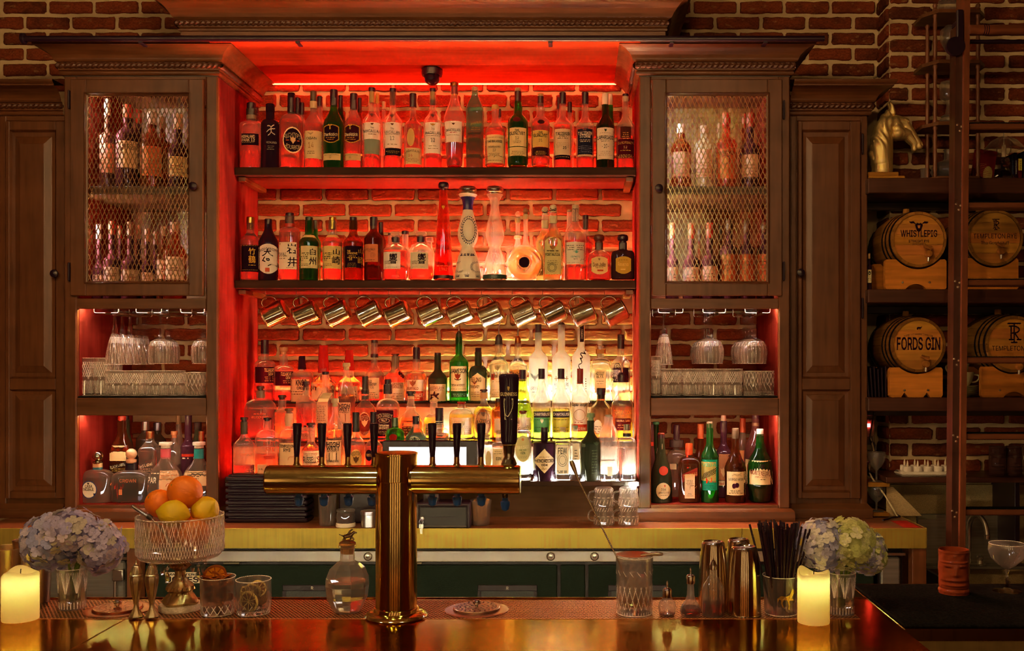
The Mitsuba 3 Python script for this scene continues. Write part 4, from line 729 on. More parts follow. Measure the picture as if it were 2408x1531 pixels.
t = thing('liquor_bottle','round clear orb-shaped decanter with black disc at its middle','bottle')
oy = ROWS['B'][0] + .02; ox,oz,orr = PX(1234,oy),PZ(623,oy),43.5 * oy / F
oz = ZM + orr + .0005
orb = [(0,-.032),(.3,-.034),(.55,-.036),(.85,-.028),(.99,-.008),(1,.004),(.93,.026),(.6,.036),(0,.038)]
part(t,'glass',moved(lathe([(a * orr,-b) for a,b in orb][::-1],36),(ox,oy,oz),(90,(1,0,0))),'mat_glass',(.95,.93,.86),50)
part(t,'liquid',moved(lathe([(a * orr * .9,-b * .85) for a,b in orb][::-1],36),(ox,oy,oz),(90,(1,0,0))),'mat_liquid',(.98,.74,.42),50)
part(t,'disc',moved(lathe([(.022,0),(.022,.006),(.019,.009),(0,.010)],24),(ox,oy - .034,oz),(90,(1,0,0))),'mat_gloss','0c0a09',40,label='black round disc')
part(t,'ring',moved(lathe([(.022,0),(.031,.001),(.031,.006),(.024,.009)],24,caps=False),(ox,oy - .0345,oz),(90,(1,0,0))),'mat_glass',(.9,.88,.8),40)
B(M2,'B',908,76,335,600,720,46,'clear',None,('b',450,60,'d8d0c0','mat_cut'),'slim clear decanter with glass ball stopper behind the orb decanter',dY=.09,bands=[(410,460,'b8a070',62),(590,620,'d8c8a0',80,'mat_frost')])
B(M2,'B',990,76,297,600,720,46,'clear',None,('b',420,66,'7a5030','mat_satin'),'slim clear decanter with brown ball stopper behind the orb decanter',dY=.13,bands=[(370,420,'b8a070',60)])
PINA = dict()
FT = [('a',1172,1372,598,985,'c9bd80')]
B(M2,'B',1272,212,265,480,640,80,'clear',((.97,.84,.45),520),('b',350,80,'c8c2a0'),'clear tequila bottle with checkered ball stopper and arched yellow label',FT,[('FORTALEZA',1268,780,28,150,'2a2414','b'),lines(1268,750,120,1,8,'5a5030',14),(SIGN,1262,645,50,120,'5a5030'),(CREST,1268,710,50,60,'8a5a30'),lines(1268,850,120,3,18,'8a8054',7),(flat_stroke([[(math.cos(a),math.sin(a)) for a in np.linspace(0,6.3,24)],[(.7 * math.cos(a),.7 * math.sin(a)) for a in np.linspace(0,6.3,20)]],.12),1262,915,95,95,'6a6440'),(flat_stroke([[(-1,.2),(1,.9)],[(-1,-.3),(1,.4)],[(-1,-.8),(1,-.1)],[(1,.2),(-1,.9)],[(1,-.3),(-1,.4)],[(1,-.8),(-1,-.1)]],.16),1272,312,60,66,'14120e')],[(385,462,'c4bb8e',84)],p=2.8,d=.75)
B(M2,'B',1190,200,287,500,660,70,'clear',((.97,.84,.45),540),('b',372,74,'b0a888'),'twin of the arched yellow label tequila bottle, half hidden behind it',[('a',1090,1230,625,1000,'c3b87c')],[(flat_stroke([[(-1,.2),(1,.9)],[(-1,-.3),(1,.4)],[(-1,-.8),(1,-.1)],[(1,.2),(-1,.9)],[(1,-.3),(-1,.4)],[(1,-.8),(-1,-.1)]],.16),1190,330,56,60,'14120e')],[(432,512,'bcb286',80)],p=2.8,d=.75,dY=.08)
AG = flat_poly(unary_union([Polygon([(-.12,0),(.12,0),(x_,1 - abs(x_) * .5)]) for x_ in (-1,-.7,-.35,0,.35,.7,1)]))
B(M2,'B',1500,222,270,440,580,72,'clear',((.95,.42,.28),640),('c',320,72,'b8a888'),'clear tequila bottle with grey cork and white label with green agave',[('r',1398,1604,650,880,'e0dcc8')],[(AG,1512,765,46,84,'3f9080'),('CASAMIGOS',1500,802,18,96,'4a8478'),lines(1450,690,80,3,22,'5a544a',7),lines(1550,690,80,3,22,'5a544a',7),('Tequila',1500,825,14,44,'5a544a'),(SIGN,1555,845,22,70,'3a342a'),lines(1490,866,150,1,8,'8a8478',4)],[(320,440,'d8d0bc',72)])
B(M2,'B',1440,110,320,470,600,56,'clear',((.95,.42,.28),640),('c',345,56,'8a6a3c'),'clear bottle with tan cork behind the green agave label',dY=.10)
B(M2,'B',1605,150,378,560,680,58,'clear',((.85,.2,.12),600),('c',420,62,BLK),'red liqueur bottle with black strip on its neck behind the cork-stoppered ones',(),(),[(420,520,'16100e',54)],dY=.10)
DJ = [(0,1036),(.95,1036),(1,1022),(.98,860),(.92,800),(.78,765),(.5,745),(.33,735),(.31,700),(.31,655)]
B(M2,'B',1744,250,575,745,860,80,'clear',(WHD,800),('m',662,112,'4a2414'),'squat amber tequila bottle with brown knob stopper and cream oval label',[('s',1664,1832,800,986,'dcc488')],[('Don Julio',1745,885,40,130,'6a3a20','b'),lines(1745,920,80,1,8,'8a6a3c',6),(flat_poly(Polygon([(-1,-1),(1,-1),(1,1),(-1,1)])),1755,945,18,60,'b0442a'),(CREST,1745,830,30,24,'8a6a3c')],[(662,735,'3a1c12',82)],prof=DJ,p=2.8,d=.7)
B(M2,'B',2004,246,575,745,800,84,'brownblack',None,('m',662,112,'17100d'),'squat near-black tequila bottle with knob stopper and gold label',[('s',1928,2086,800,980,'b8963c')],[('Reserva',2004,880,36,110,'d8bc6c','b'),lines(2004,840,90,1,8,'8a6c2c',7),lines(2010,940,50,1,8,'e0c878',12)],[(662,740,'1c110d',84)],prof=[(0,1036),(.95,1036),(1,1022),(1,800),(.95,765),(.8,748),(.5,740),(.35,732),(.33,700),(.33,655)],p=3.2,d=.7)
MY = 4.02; ms = MY / F; mr = 25.5 * ms; mh = 53 * ms
mug_body = lathe([(0,0),(mr * .82,0),(mr * .93,.004),(mr,.012),(mr,mh - .004),(mr * 1.05,mh),(mr * 1.02,mh + .0015),(mr * .97,mh - .002),(mr * .97,.006),(0,.004)],36)
hp = bez([[mr * .98,0,mh * .86],[mr * 1.9,0,mh * 1.05],[mr * 2.0,0,mh * .25],[mr * .98,0,mh * .22]],16)
mug_handle = tube(hp,.0038,10)
band = lathe([(mr + .0004,mh * .93),(mr + .0012,mh * .94),(mr + .0012,mh * .97),(mr + .0004,mh * .98)],36,caps=False)
EMB = flat_stroke([[(-.8,.1),(-.5,.5),(-.2,.1),(0,.45),(.25,.1),(.5,.5),(.8,.1)],[(-.8,-.1),(.8,-.1)],bez([(-.6,-.3),(0,-.9),(.6,-.3)],10)],.1)
def on_mug(a,b):
 th = a / mr - math.pi / 2 + .2
 return np.stack([(mr + .0008) * np.cos(th),(mr + .0008) * np.sin(th),b],1)
emb = trimesh.Trimesh(on_mug(EMB[0][:,1] * .017,mh * .5 - EMB[0][:,0] * .017),EMB[1],process=False)
d_body,d_handle,d_band,d_emb = mesh_dict(mug_body,'mat_mirror',(.80,.62,.36),40),mesh_dict(mug_handle,'mat_mirror',(.80,.62,.36),60),mesh_dict(band,'mat_metal',(.7,.52,.3),60),mesh_dict(facing(emb),'mat_satin','2a1c10')
hook = tube(np.vstack([[[0,0,.028]],[[0,0,.012]],bez([[0,0,.010],[.010,0,.004],[.008,0,-.010],[-.004,0,-.010]],8)]),.0012,6)
d_hook = mesh_dict(hook,'mat_metal',(.5,.4,.3),60)
where = ['at the outer end beside the red side panel'] + [f'{w} from the red side panel' for w in ('second','third','fourth','fifth','sixth')] + [f'{w} from the knob-side cabinet post' for w in ('sixth','fifth','fourth','third','second','nearest')]
for i,px in enumerate((621,694,766,840,911,984,1056,1129,1202,1273,1345,1418)):
 hx = PX(px + 3,MY); hzz = ZM - .034 - .0035
 t = thing('hanging_mug',f'silver mug hanging under the lower shelf, {where[i]}','mug','silver mugs under the lower shelf')
 M_ = T().translate([hx + .004 + random.gauss(0,.0015),MY,hzz - .029]).rotate([0,0,1],random.gauss(0,5)).rotate([0,1,0],-116 + random.gauss(0,2)).translate([-mr * 1.68,0,-mh * .60])
 part(t,'body',at(d_body,M_),None); part(t,'handle',at(d_handle,M_),None); part(t,'rim_band',at(d_band,M_),None); part(t,'emblem',at(d_emb,M_),None)
 hk = thing('cup_hook',f'small cup hook holding the silver mug {where[i]}','hook','cup hooks')
 scene[hk] = at(d_hook,T().translate([hx,MY,hzz - .026]))
N1,N2,N3,N4 = Zm(540,780,4.373),Zm(780,780,4.373),Zm(1010,780,4.136),Zm(1240,760,3.926)
PALE = 'd9b795'
B(N1,'3',362,212,85,290,350,84,'clear',(WHD,545),('c',232,78,BLK),'whiskey bottle with dark wraparound label at the inner end of the top step',[('r',268,458,362,528,'2a0f0b')],[('TULLAMORE',405,395,34,96,'d8a884','b'),('DEW',420,435,30,44,'d8a884','b'),lines(405,470,90,3,20,'a86a50',8)])
B(N1,'3',556,206,160,345,405,84,'clear',(WHD,615),('k',238,84,'a8704a'),'whiskey bottle with tan cork and dark wraparound label on the top step',[('r',460,648,408,556,'2a0f0b')],[('TULLAMORE',580,436,34,104,'d8a884','b'),('DEW',600,474,30,44,'d8a884','b'),lines(590,510,80,2,20,'a86a50',8)])
B(N1,'3',745,228,250,400,470,76,'clear',(WH,470),('w',388,76,'120c0a','mat_gloss'),'square whiskey bottle dipped in black wax with pink-cream label',[('r',634,838,488,720,'d8a080')],[('KNOB',762,525,60,110,'1a0f0b','b'),('CREEK',762,580,28,90,'1a0f0b','b'),lines(735,620,180,2,26,'6a3a28',8),(flat_text('BOURBON'),652,540,22,90,'7a3a2a',(90,))],p=3,d=.8)
B(N1,'3',965,256,140,430,540,92,'clear',(WH,500),('w',380,104,'b01c10','mat_gloss'),'square-bodied bourbon bottle dipped in bright red wax with cream label',[('r',842,1092,525,700,'e2b898')],[("Maker's",1050,570,36,90,'3a1c14','b'),('Mark',1060,606,36,64,'3a1c14','b'),(flat_poly(Polygon([(-1,-.6),(-.6,-1),(.9,-.8),(1,.5),(.2,.9),(-.8,.8)])),884,580,52,74,'3a1410')],p=2.8,d=.85,bands=[(370,425,'a01a10',108)])
B(N2,'3',182,230,190,440,540,84,'clear',(WH,520),('w',400,92,'b01c10','mat_gloss'),'bourbon bottle dipped in red wax behind the cork-stoppered clear decanter',[('r',110,300,560,720,'e2b898')],[(lines(200,620,150,3,30,'6a3a28',10))],p=2.8,d=.85,dY=.03)
B(N2,'3',440,200,85,330,460,66,'clear',(WHD,462),('c',118,70,'1a1412'),'tall bourbon bottle with long strip-sealed neck and cream label',[('r',378,506,474,692,'dcb896','dcb896')],[('OLD',412,512,26,44,'2a1810','b'),('FORESTER',430,541,26,100,'2a1810','b'),('1920',425,572,26,60,'2a1810'),lines(440,630,100,4,18,'6a4a38',6)],[(230,266,'16110f',78)],p=2.2)
B(N2,'3',655,214,228,380,470,78,'clear',(WH,420),('k',256,80,'4a2418'),'rounded whisky bottle with three tiny dark metal monkeys on its shoulder',[('r',560,755,522,712,'dcb498')],[('MONKEY',680,540,26,110,'7a3a2c','b'),('SHOULDER',680,568,26,116,'7a3a2c','b'),lines(670,640,120,3,26,'9a6a54',6),(flat_poly(unary_union([Polygon([(math.cos(q) * .42 + x_,math.sin(q) * .5 + y_) for q in np.linspace(0,6.28,9)[:-1]]) for x_,y_ in ((-.6,.4),(0,0),(.6,-.4))])),715,445,76,62,'1a0f0c')],[(256,360,'b07a5c',76)])
B(N2,'3',872,218,160,400,490,78,'clear',(WH,430),('c',288,72,BLK),'bourbon bottle with pale bull-head label over a red band',[('r',768,976,495,712,'d8ad92'),('r',770,974,612,712,'b02a1c')],[('BUFFALO',850,585,26,120,'7a2a1c','b'),('TRACE',905,655,36,90,'e8b898','b'),lines(860,692,120,1,10,'e8b898',8),(CREST,850,535,66,70,'8a4a34')],p=2.3)
B(N3,'3',80,190,205,360,460,66,'blackgreen',None,('c',232,62,'2a0f0a'),'black-green whiskey bottle with arched cream label of a rider',[('r',-14,174,510,676,'e0b48a')],[('REDBREAST',66,545,30,140,'7a2a1a',150),(RIDER,50,622,84,92,'2a120c'),lines(70,575,120,1,10,'9a6a4c',5)],[(232,330,'3a140c',62)])
B(N3,'3',286,190,-95,215,300,66,'green',((.4,.6,.3),250),('p',60,52,'0f1c12'),'green whiskey bottle with steel pour spout and tall cream label',[('r',192,378,336,578,'e8cf9e'),('r',194,376,580,640,'0d3a22')],[('JAMESON',283,382,42,166,'1a120c','b'),('IRISH WHISKEY',277,520,20,130,'5a3a22','b'),(CREST,274,440,70,60,'7a2a1a'),(flat_stroke([bez([(-1,.4),(0,-.4),(1,.4)],8)],.3),274,470,18,66,'2a1a10'),lines(280,560,150,1,10,'9a7a4c',5),lines(290,610,120,2,18,'8ac0a0',6)],[(20,118,'0d2a18',62),(118,210,'c8a468',40)])
B(N3,'3',474,182,157,330,400,68,'blackgreen',None,('c',205,60,BLK,'mat_gloss'),'black whiskey bottle with house-shaped cream label',[('p',388,564,400,672,'dfb983')],[('TEELING',452,468,40,120,'4a2a14','b'),('WHISKEY',450,535,28,92,'4a2a14','b'),(BIRD,447,500,34,50,'5a2a18'),lines(460,592,140,3,20,'8a5a34',6)],[(205,330,'0b0d0b',66)],p=2.3)
B(N3,'3',674,186,-110,220,330,74,'clear',(WATER,250),('p',128,68,'1a120c'),'clear vodka bottle with pour spout and cream label with red corner',[('r',592,738,310,642,'ecd0a0')],[('Ketel One',664,430,36,112,'2a1a12','b'),(flat_poly(Polygon([(-1,-1),(1,-1),(1,1),(-1,1)])),615,440,60,28,'b02a1a'),lines(664,490,100,1,10,'8a6a44',7),(CREST,660,355,60,60,'7a6a54'),lines(664,570,120,4,20,'a8885c',5)],p=2)
B(N3,'3',860,186,-62,240,340,64,'clear',(WATER,260),('p',118,54,'9a5a34','mat_metal'),'clear vodka bottle with copper pour spout and copper-coloured label',[('r',770,948,370,474,'b8713c')],[("Tito's",826,418,56,104,'2a140a','b'),lines(840,460,110,1,10,'4a2412',7)])
FR = [(0,1)]
B(N4,'3',102,178,10,240,330,62,'frost',None,('c',92,58,'0f1626'),'frosted vodka bottle with dark blue capsule, nearest the copper-spouted bottle',(),[('GREY GOOSE',92,602,30,118,'5a5a66'),(BIRD,70,500,80,90,'8a98a0'),lines(92,640,90,1,10,'8a8a90',6)],[(92,146,'141c30',60)])
B(N4,'3',315,174,-48,245,330,66,'frost',None,('p',20,56,'16120f'),'frosted vodka bottle with pour spout and narrow blue neck seal',(),[('BELVEDERE',318,566,30,130,'7a8a9a'),lines(315,610,110,1,10,'8a8a90',6),(flat_stroke([[(-1,0),(1,0)],[(-.8,.3),(-.8,-.3)],[(-.4,.3),(-.4,-.3)],[(0,.5),(0,-.3)],[(.4,.3),(.4,-.3)],[(.8,.3),(.8,-.3)]],.12),315,512,60,130,'a88a5c')],[(20,40,'16120f',60)])
B(N4,'3',496,172,-46,215,320,64,'frost',None,('p',6,52,'16120f'),'frosted vodka bottle with black neck strip and tall slanted handwriting',[('r',486,522,15,172,'14100e')],[(flat_text('CHOPIN',True),504,100,18,90,'e8e0d0',(90,)),(flat_stroke([bez([(0,0),(.3,.9),(.2,-.4),(.5,.5)],14),bez([(.5,.5),(.6,-.2),(.7,1.4),(.8,.2)],14),bez([(.8,.2),(.9,.9),(1,-.2),(1.15,.5)],12)],.05),490,430,70,230,'14100e',(64,)),lines(540,520,12,6,22,'8a7a54',8)])
B(N4,'3',678,190,205,320,390,70,'clear',(WATER,395),('s',245,56,None),'square clear vodka bottle with copper collar and cream panel label',[('r',620,724,425,642,'e9cf9a')],[('ABSOLUT',670,462,26,84,'4a3a24','b'),('ELYX',670,492,30,62,'4a3a24','b'),lines(670,540,70,2,22,'9a7a4c',6)],[(242,282,'b06a3a',92,'mat_metal')],p=6,d=.8)
B(N4,'3',864,176,105,290,380,62,'clear',(WATER,560),('c',150,62,'110e0d'),'frosted-shouldered vodka bottle with black band and round crest',[('r',780,948,412,546,'151012')],[('RUSSIAN',815,446,30,90,'e8dcc8','b'),('STANDARD',822,480,30,100,'e8dcc8','b'),lines(820,510,90,2,18,'b8ac98',7),(flat_stroke([[(math.cos(a),math.sin(a)) for a in np.linspace(0,6.3,24)],[(.45 * math.cos(a),.45 * math.sin(a)) for a in np.linspace(0,6.3,14)]],.25),830,398,60,56,'151012')],[(150,236,'1a1512',64),(250,410,'d8d2ca','x')][:1])
B(N1,'2',318,330,560,690,800,90,'clear',(WHD,800),('k',610,80,'2a1a10'),'broad-shouldered bourbon flask with dark whiskey at the inner end of the middle step',(),[('WOODFORD',340,880,24,170,'c86a4a'),lines(340,850,120,1,10,'b85a40',8)],[(610,680,'6a4a30',84)],p=2.4,d=.6)
B(N1,'2',540,235,652,800,900,82,'clear',(WH,830),('k',700,84,'2a1a12'),'shorter bourbon flask beside the broad-shouldered one on the middle step',(),[('WOODFORD',530,955,20,110,'d87a5a')],p=2.4,d=.6)
B(N1,'2',786,208,510,640,740,70,'clear',(WHD,780),('k',575,76,'14100e'),'round squat bourbon bottle with black cap and dark whiskey',(),[],[(575,602,'1a1210',70)],p=2,rib=(8,.02),dY=.065)
B(N1,'2',988,190,412,600,720,72,'clear',(WH,700),('c',442,70,'120d0b'),'clear-necked bottle wearing a folded beige hang tag over a printed label',[('r',892,1028,722,952,'d8a488')],[lines(955,770,110,9,18,'8a5a48',7)],[],p=2.4,d=.8)
hy_ = ROWS['2'][0] - .040
tg = thing('hang_tag','folded beige paper tag hung on the shoulder of the clear-necked bottle','tag')
tv = np.array([[(PX(N1.x(a),hy_ + yy),hy_ + yy,PZ(N1.y(b),hy_ + yy)) for a in (A_,A_ + 105)] for A_,b,yy in ((905,722,-.004),(915,690,-.008),(935,660,.0),(960,630,.012))])
scene[tg] = mesh_dict(facing(trimesh.Trimesh(tv.reshape(-1,3),grid_faces(4,2,False),process=False)),'mat_matte','cdb489')
HWD = [(0,1400),(.95,1400),(1,1385),(1,760),(.97,700),(.88,620),(.66,540),(.40,470),(.34,440),(.34,395)]
B(N2,'2',152,186,320,470,700,62,'clear',(WH,640),('k',395,80,'b89a74'),'clear onion-necked whiskey bottle with pale cork and High-lettered pink label',[('r',62,192,728,1010,'dba68c')],[('HIGH',130,765,42,108,'1a0f0c','b'),('WEST',130,800,30,108,'1a0f0c','b'),('WHISKEY',130,828,18,100,'5a2a20'),(flat_poly(Polygon([(-1,-1),(1,-1),(1,1),(-1,1)])),112,885,78,62,'8a4a38'),('EMPIRE',122,940,18,60,'3a1c14')],prof=[(a,b if b < 500 else b) for a,b in [(0,1060),(.95,1060),(1,1045)] + HWD[3:]])
B(N2,'2',345,208,460,690,800,76,'clear',(WH,780),('c',600,66,'2a2422'),'bourbon bottle with grey strip-sealed neck and reddish oval label',[('o',268,402,825,1075,'c89a78','6a2014')],[("MICHTER'S",335,880,40,120,'e0b898',75),(CREST,338,945,80,66,'e0a880'),('BOURBON',335,1045,28,110,'d8a080',-90)],[(600,640,'1a1412',78),(660,700,'2a2422',72)])
B(N2,'2',578,236,490,690,790,80,'clear',(WHD,800),('c',545,70,'0e0b0a'),'square whiskey bottle with black label lettered in white flourishes',[('r',478,652,810,1078,'100d0c')],[("JACK DANIEL'S",562,858,40,160,'e0d2bc',170),('No.7',558,912,26,56,'e0d2bc','b'),(flat_stroke([[(math.cos(a),.55 * math.sin(a)) for a in np.linspace(0,6.3,24)]],.08),558,915,52,116,'c0b29c'),('Tennessee',555,962,26,106,'e0d2bc','b'),('WHISKEY',555,992,22,106,'e0d2bc','b'),lines(555,1030,130,3,14,'9a8e7c',5)],[(545,640,'0e0b0a',84)],p=3.4,d=.85)
B(N2,'2',815,250,612,760,900,72,'clear',(WH,880),('k',662,94,'1c120e'),'ribbed-neck whiskey decanter with wide dark stopper and brown label',[('r',722,840,918,1075,'3a2014')],[("JACK DANIEL'S",782,955,26,90,'d8b078','b'),lines(780,990,90,3,24,'b08a54',8)],[(662,690,'d8a07c',72)],prof=[(0,1140),(.97,1140),(1,1125),(1,960),(.96,920),(.80,870),(.50,830),(.36,800),(.42,780),(.32,765),(.36,745),(.29,730),(.29,655)])
B(N2,'2',1050,214,715,850,940,76,'clear',(WH,880),('k',735,84,'d8a890'),'amber whiskey bottle with pale stopper beside the rider-label bottle, lower tier',[('r',945,1150,950,1070,'e0b48c')],[lines(1040,1000,150,3,24,'8a5a3c',8)])
B(N3,'2',312,246,680,745,830,80,'clear',(WH,800),('k',712,86,'8a1c10','mat_gloss'),'squat amber whiskey bottle with dark red stopper and broad cream label',[('r',190,432,838,1004,'edc793')],[('HUDSON',268,882,30,150,'b08a54'),lines(310,930,180,4,18,'b08a54',5)])
B(N3,'2',530,206,562,680,790,66,'clear',(WH,720),('k',592,78,'2a1610'),'amaro bottle with dark stopper and ornate scalloped oval label',[('o',436,602,745,1030,'e3b98a','c8885c')],[('AMARO',520,880,34,130,'4a2a1a','b'),(flat_stroke([[(math.cos(a) * (1 + .05 * (-1) ** i),math.sin(a) * (1 + .05 * (-1) ** i)) for i,a in enumerate(np.linspace(0,2 * math.pi,41))]],.06),520,890,250,146,'8a4a2c'),(CREST,518,770,40,50,'8a4a2c')],[(592,650,'c8946a',72)])
B(N3,'2',668,150,650,720,780,60,'amber',None,('c',690,50,'1a120f'),'bottle with cream label mostly hidden behind the tall black beer tap',[('r',630,700,768,985,'e3bd94')],[])
B(N3,'2',905,200,370,520,820,66,'lime',((.6,.85,.3),700),('c',482,66,BLK),'long-necked green aperitif bottle with black capsule beside the tall beer tap',[('r',832,990,836,960,'d8c090')],[('GIN',866,880,28,40,'2a2414','b'),lines(905,920,120,3,18,'5a4c2c',6)],[(460,482,'b8a060',66)],prof=[(0,1060),(.95,1060),(1,1045),(1,860),(.94,790),(.80,700),(.60,600),(.42,520),(.34,470)])
CH = [(0,1085),(.94,1085),(1,1070),(1,770),(.98,730),(.86,680),(.60,640),(.46,610),(.42,570),(.36,540),(.34,500)]
B(N4,'2',132,174,420,540,760,60,'clear',((.95,.80,.34),785),('c',516,60,'120e0c'),'liqueur bottle with green label under a black title band',[('r',58,212,815,1010,'3f8a4c'),('r',58,212,815,872,'17120f')],[('CHARTREUSE',134,842,26,150,'e8dcc4','b'),lines(134,895,140,1,10,'1d4a28',6),(CREST,135,905,50,34,'d8d0a0'),lines(134,965,140,2,30,'1d4a28',5)],prof=CH)
B(N4,'2',312,174,420,540,760,60,'clear',((.97,.80,.30),785),('c',516,62,'120e0c'),'liqueur bottle with yellow label under a black title band',[('r',236,392,815,1010,'b8a834'),('r',236,392,815,872,'17120f')],[('CHARTREUSE',314,842,26,150,'e8dcc4','b'),lines(314,895,140,1,10,'5a5218',6),lines(314,965,140,2,30,'5a5218',5)],prof=CH)
B(N4,'2',487,166,420,570,680,56,'clear',((.90,.55,.22),940),('c',552,56,'6a2414'),'spiced rum bottle with white label lettered in black and red',[('r',406,566,735,1000,'e4c8a4'),('r',408,564,935,1000,'b0301c')],[('Captain Morgan',482,752,28,140,'1a1410','b'),('SPICED RUM',476,975,26,120,'ead2b0','b'),lines(482,920,90,1,10,'8a3020',7),(flat_stroke([[(math.cos(a),math.sin(a)) for a in np.linspace(0,6.3,24)]],.1),482,850,110,110,'b07a4c')],[(552,560,'8a3a20',58)])
B(N4,'2',680,196,600,700,800,74,'smoke',None,('c',660,82,'14100d'),'smoky dark liqueur bottle with crown-like black cap',[('o',612,690,892,1020,'cdb48a')],[lines(650,960,60,4,22,'6a5234',8)],[(660,700,'1a1512',66)])
B(N4,'2',876,200,330,640,760,84,'clear',((.95,.34,.09),760),('p',545,92,'0f0c0b'),'rum bottle with black pour cap and orange-red rum, dark red label',[('r',812,956,880,990,'4a1410')],[('PLANTATION',880,822,34,160,'c87a44','b'),('ORIGINAL DARK',884,902,18,126,'e0b080','b'),lines(884,945,110,2,22,'b07a50',6),(CREST,884,858,30,16,'c87a44')])
B(N1,'1',150,218,880,1060,1170,70,'clear',(WHD,1370),('k',930,76,'22140d'),'arched bourbon flask on the front step against the red side panel',(),[('WOODFORD',190,1262,20,110,'d87a5a'),lines(225,1420,60,2,20,'c86a4a',8)],[(930,1055,'3a2a18',74)],p=2.4,d=.6,dY=.01,base=1462)
B(N1,'1',388,252,885,1010,1120,76,'clear',(WH,1255),('k',918,80,'17110e'),'embossed flask of red-glowing rye with small cream corner label',[('r',305,415,1365,1460,'d89a78')],[('BULLEIT',430,1150,40,120,'b83a28','b'),('RYE',440,1210,40,80,'b83a28','b'),('WHISKEY',430,1295,34,110,'8a1c14','b'),('ML',350,1415,20,50,'6a3020')],p=2.6,d=.6,dY=.01,base=1462)
B(N1,'1',612,208,790,1000,1080,80,'clear',(WH,1100),('k',838,86,'5a3020'),'rye bottle with red-striped neck and cream label beside the first beer tap',[('r',516,660,1145,1380,'dcb088')],[('TEMPLETON',588,1178,30,140,'3a1c12','b'),('RYE',590,1218,32,70,'3a1c12','b'),(SIGN,600,1320,40,130,'c87a54')],[(840,970,'d8a080',82)],dY=.01,base=1462)
B(N1,'1',838,188,938,1130,1220,78,'clear',(WH,1190),('k',985,92,'22160f'),'bourbon bottle with round neck medallion and bold white label',[('r',752,928,1228,1470,'e8cdb0')],[("RUSSELL'S",838,1318,60,160,'2a1a14','b'),('RESERVE',845,1356,18,120,'7a4a38'),lines(838,1255,150,3,12,'8a5a48',5)],[(985,1130,'d89a80',78)],dY=.10)
B(N1,'2',776,120,965,1010,1040,60,'clear',(WH,1120),('c',985,30,'1a100d'),'small bottle with pink-cream label behind the first beer tap',[('r',722,828,985,1100,'d88a78')],[lines(775,1050,80,3,18,'8a3a30',8)],dY=-.01)
B(N2,'1',34,186,685,940,1030,62,'clear',(WHL,1000),('k',772,78,'b8a080'),'crackled clear decanter with cork and bold HIGH label between two beer taps',[('r',-62,96,1118,1410,'e0b490')],[('HIGH',14,1160,46,130,'1a0f0c','b'),('WEST',14,1200,34,130,'1a0f0c','b'),('WHISKEY',14,1228,18,120,'5a2a20'),(flat_poly(Polygon([(-1,-1),(1,-1),(1,1),(-1,1)])),12,1285,76,78,'3a1a12'),('DOUBLE RYE!',12,1332,20,120,'2a1410','b')],prof=[(0,1540),(.95,1540),(1,1520),(1,1080),(.97,1010),(.86,960),(.60,900),(.36,860),(.32,820),(.32,768)])
B(N2,'1',250,180,830,1040,1150,64,'clear',(WH,1175),('c',985,72,'1c1715'),'bourbon bottle with golden yellow oval label and grey neck strip',[('o',186,312,1210,1420,'d8aa6a','c8985a')],[("MICHTER'S",255,1250,40,110,'3a1c12',70),(CREST,250,1320,74,60,'4a2a1a')],[(985,1030,'1c1715',76)])
B(N2,'1',430,172,825,1080,1180,62,'clear',(WHD,1180),('c',965,68,'14100e'),'rye bottle with black capsule and round dark label behind the fourth beer tap',[('o',348,420,1215,1330,'1c0f0c')],[('WHISTLE',385,1270,26,56,'d8a06a','b')],[(865,965,'8a6a3c',60)])
B(N2,'1',650,196,885,990,1060,74,'green',None,('c',975,76,'8aa890','mat_metal'),'green gin bottle with pale metal cap and red wax seal',[('o',592,672,1052,1125,'8a1c14')],[],rib=(10,.015))
B(N2,'1',868,216,868,965,1090,72,'aqua',(WATER,1040),('c',950,72,'12100f'),'aqua blue gin bottle with black cap and white arched label',[('a',795,930,1075,1200,'dfe4d0')],[('BOMBAY',862,1112,36,110,'1a2420','b'),(flat_poly(Polygon([(-1,-1),(1,-1),(1,1),(-1,1)])),880,905,40,36,'d8dcd0')],p=2.6,d=.8)
B(N3,'1',96,190,740,935,985,76,'clear',(WATER,990),('c',902,76,'100d0c'),'squat clear spirit bottle with tall black cap above the till screen',(),[lines(120,1020,60,2,22,'3a3028',12)],[(868,874,'d8d0c0',78),(886,892,'d8d0c0',78)],p=2.4)
B(N3,'1',300,160,890,1040,1100,66,'clear',(WATER,1080),('k',930,78,'d8c4a0'),'clear spirit bottle with pale cork behind the middle right-hand beer tap',(),[])
B(N3,'1',560,170,1000,1100,1160,60,'clear',(WATER,1100),('k',1030,64,'c8b08c'),'clear gin bottle with gold-edged round label behind the outer short beer tap',[('o',545,600,1160,1330,'dcc690')],[])
B(N3,'1',672,150,960,1075,1130,56,'clear',(WATER,1120),('k',1000,62,'b89a70'),'clear gin bottle with cream label directly behind the tall black beer tap',[('r',612,730,1140,1330,'e4cfa4')],[('GIN',672,1235,28,50,'3a2e1e','b'),lines(668,1170,90,2,20,'7a6844',6)])
B(N3,'1',910,168,768,920,990,70,'clear',(WATER,960),('k',802,76,'4a2416'),'clear gin bottle with pale green oval label and dark green title band',[('o',834,986,1010,1268,'c9c490')],[('PRAIRIE',910,1125,30,130,'f0ead0',(6,)),('GIN',908,1180,24,44,'4a5a34','b'),lines(908,1155,70,1,10,'6a7a4c',7),lines(908,1215,80,2,14,'8a8a5c',5),(flat_poly(Polygon([(math.cos(a),math.sin(a)) for a in np.linspace(0,6,10)])),908,1048,26,26,'c07a3c')],[(1095,1158,'47654c','n')][:0])
_pb = [k for k in labels if k.startswith('liquor_bottle')][-1]
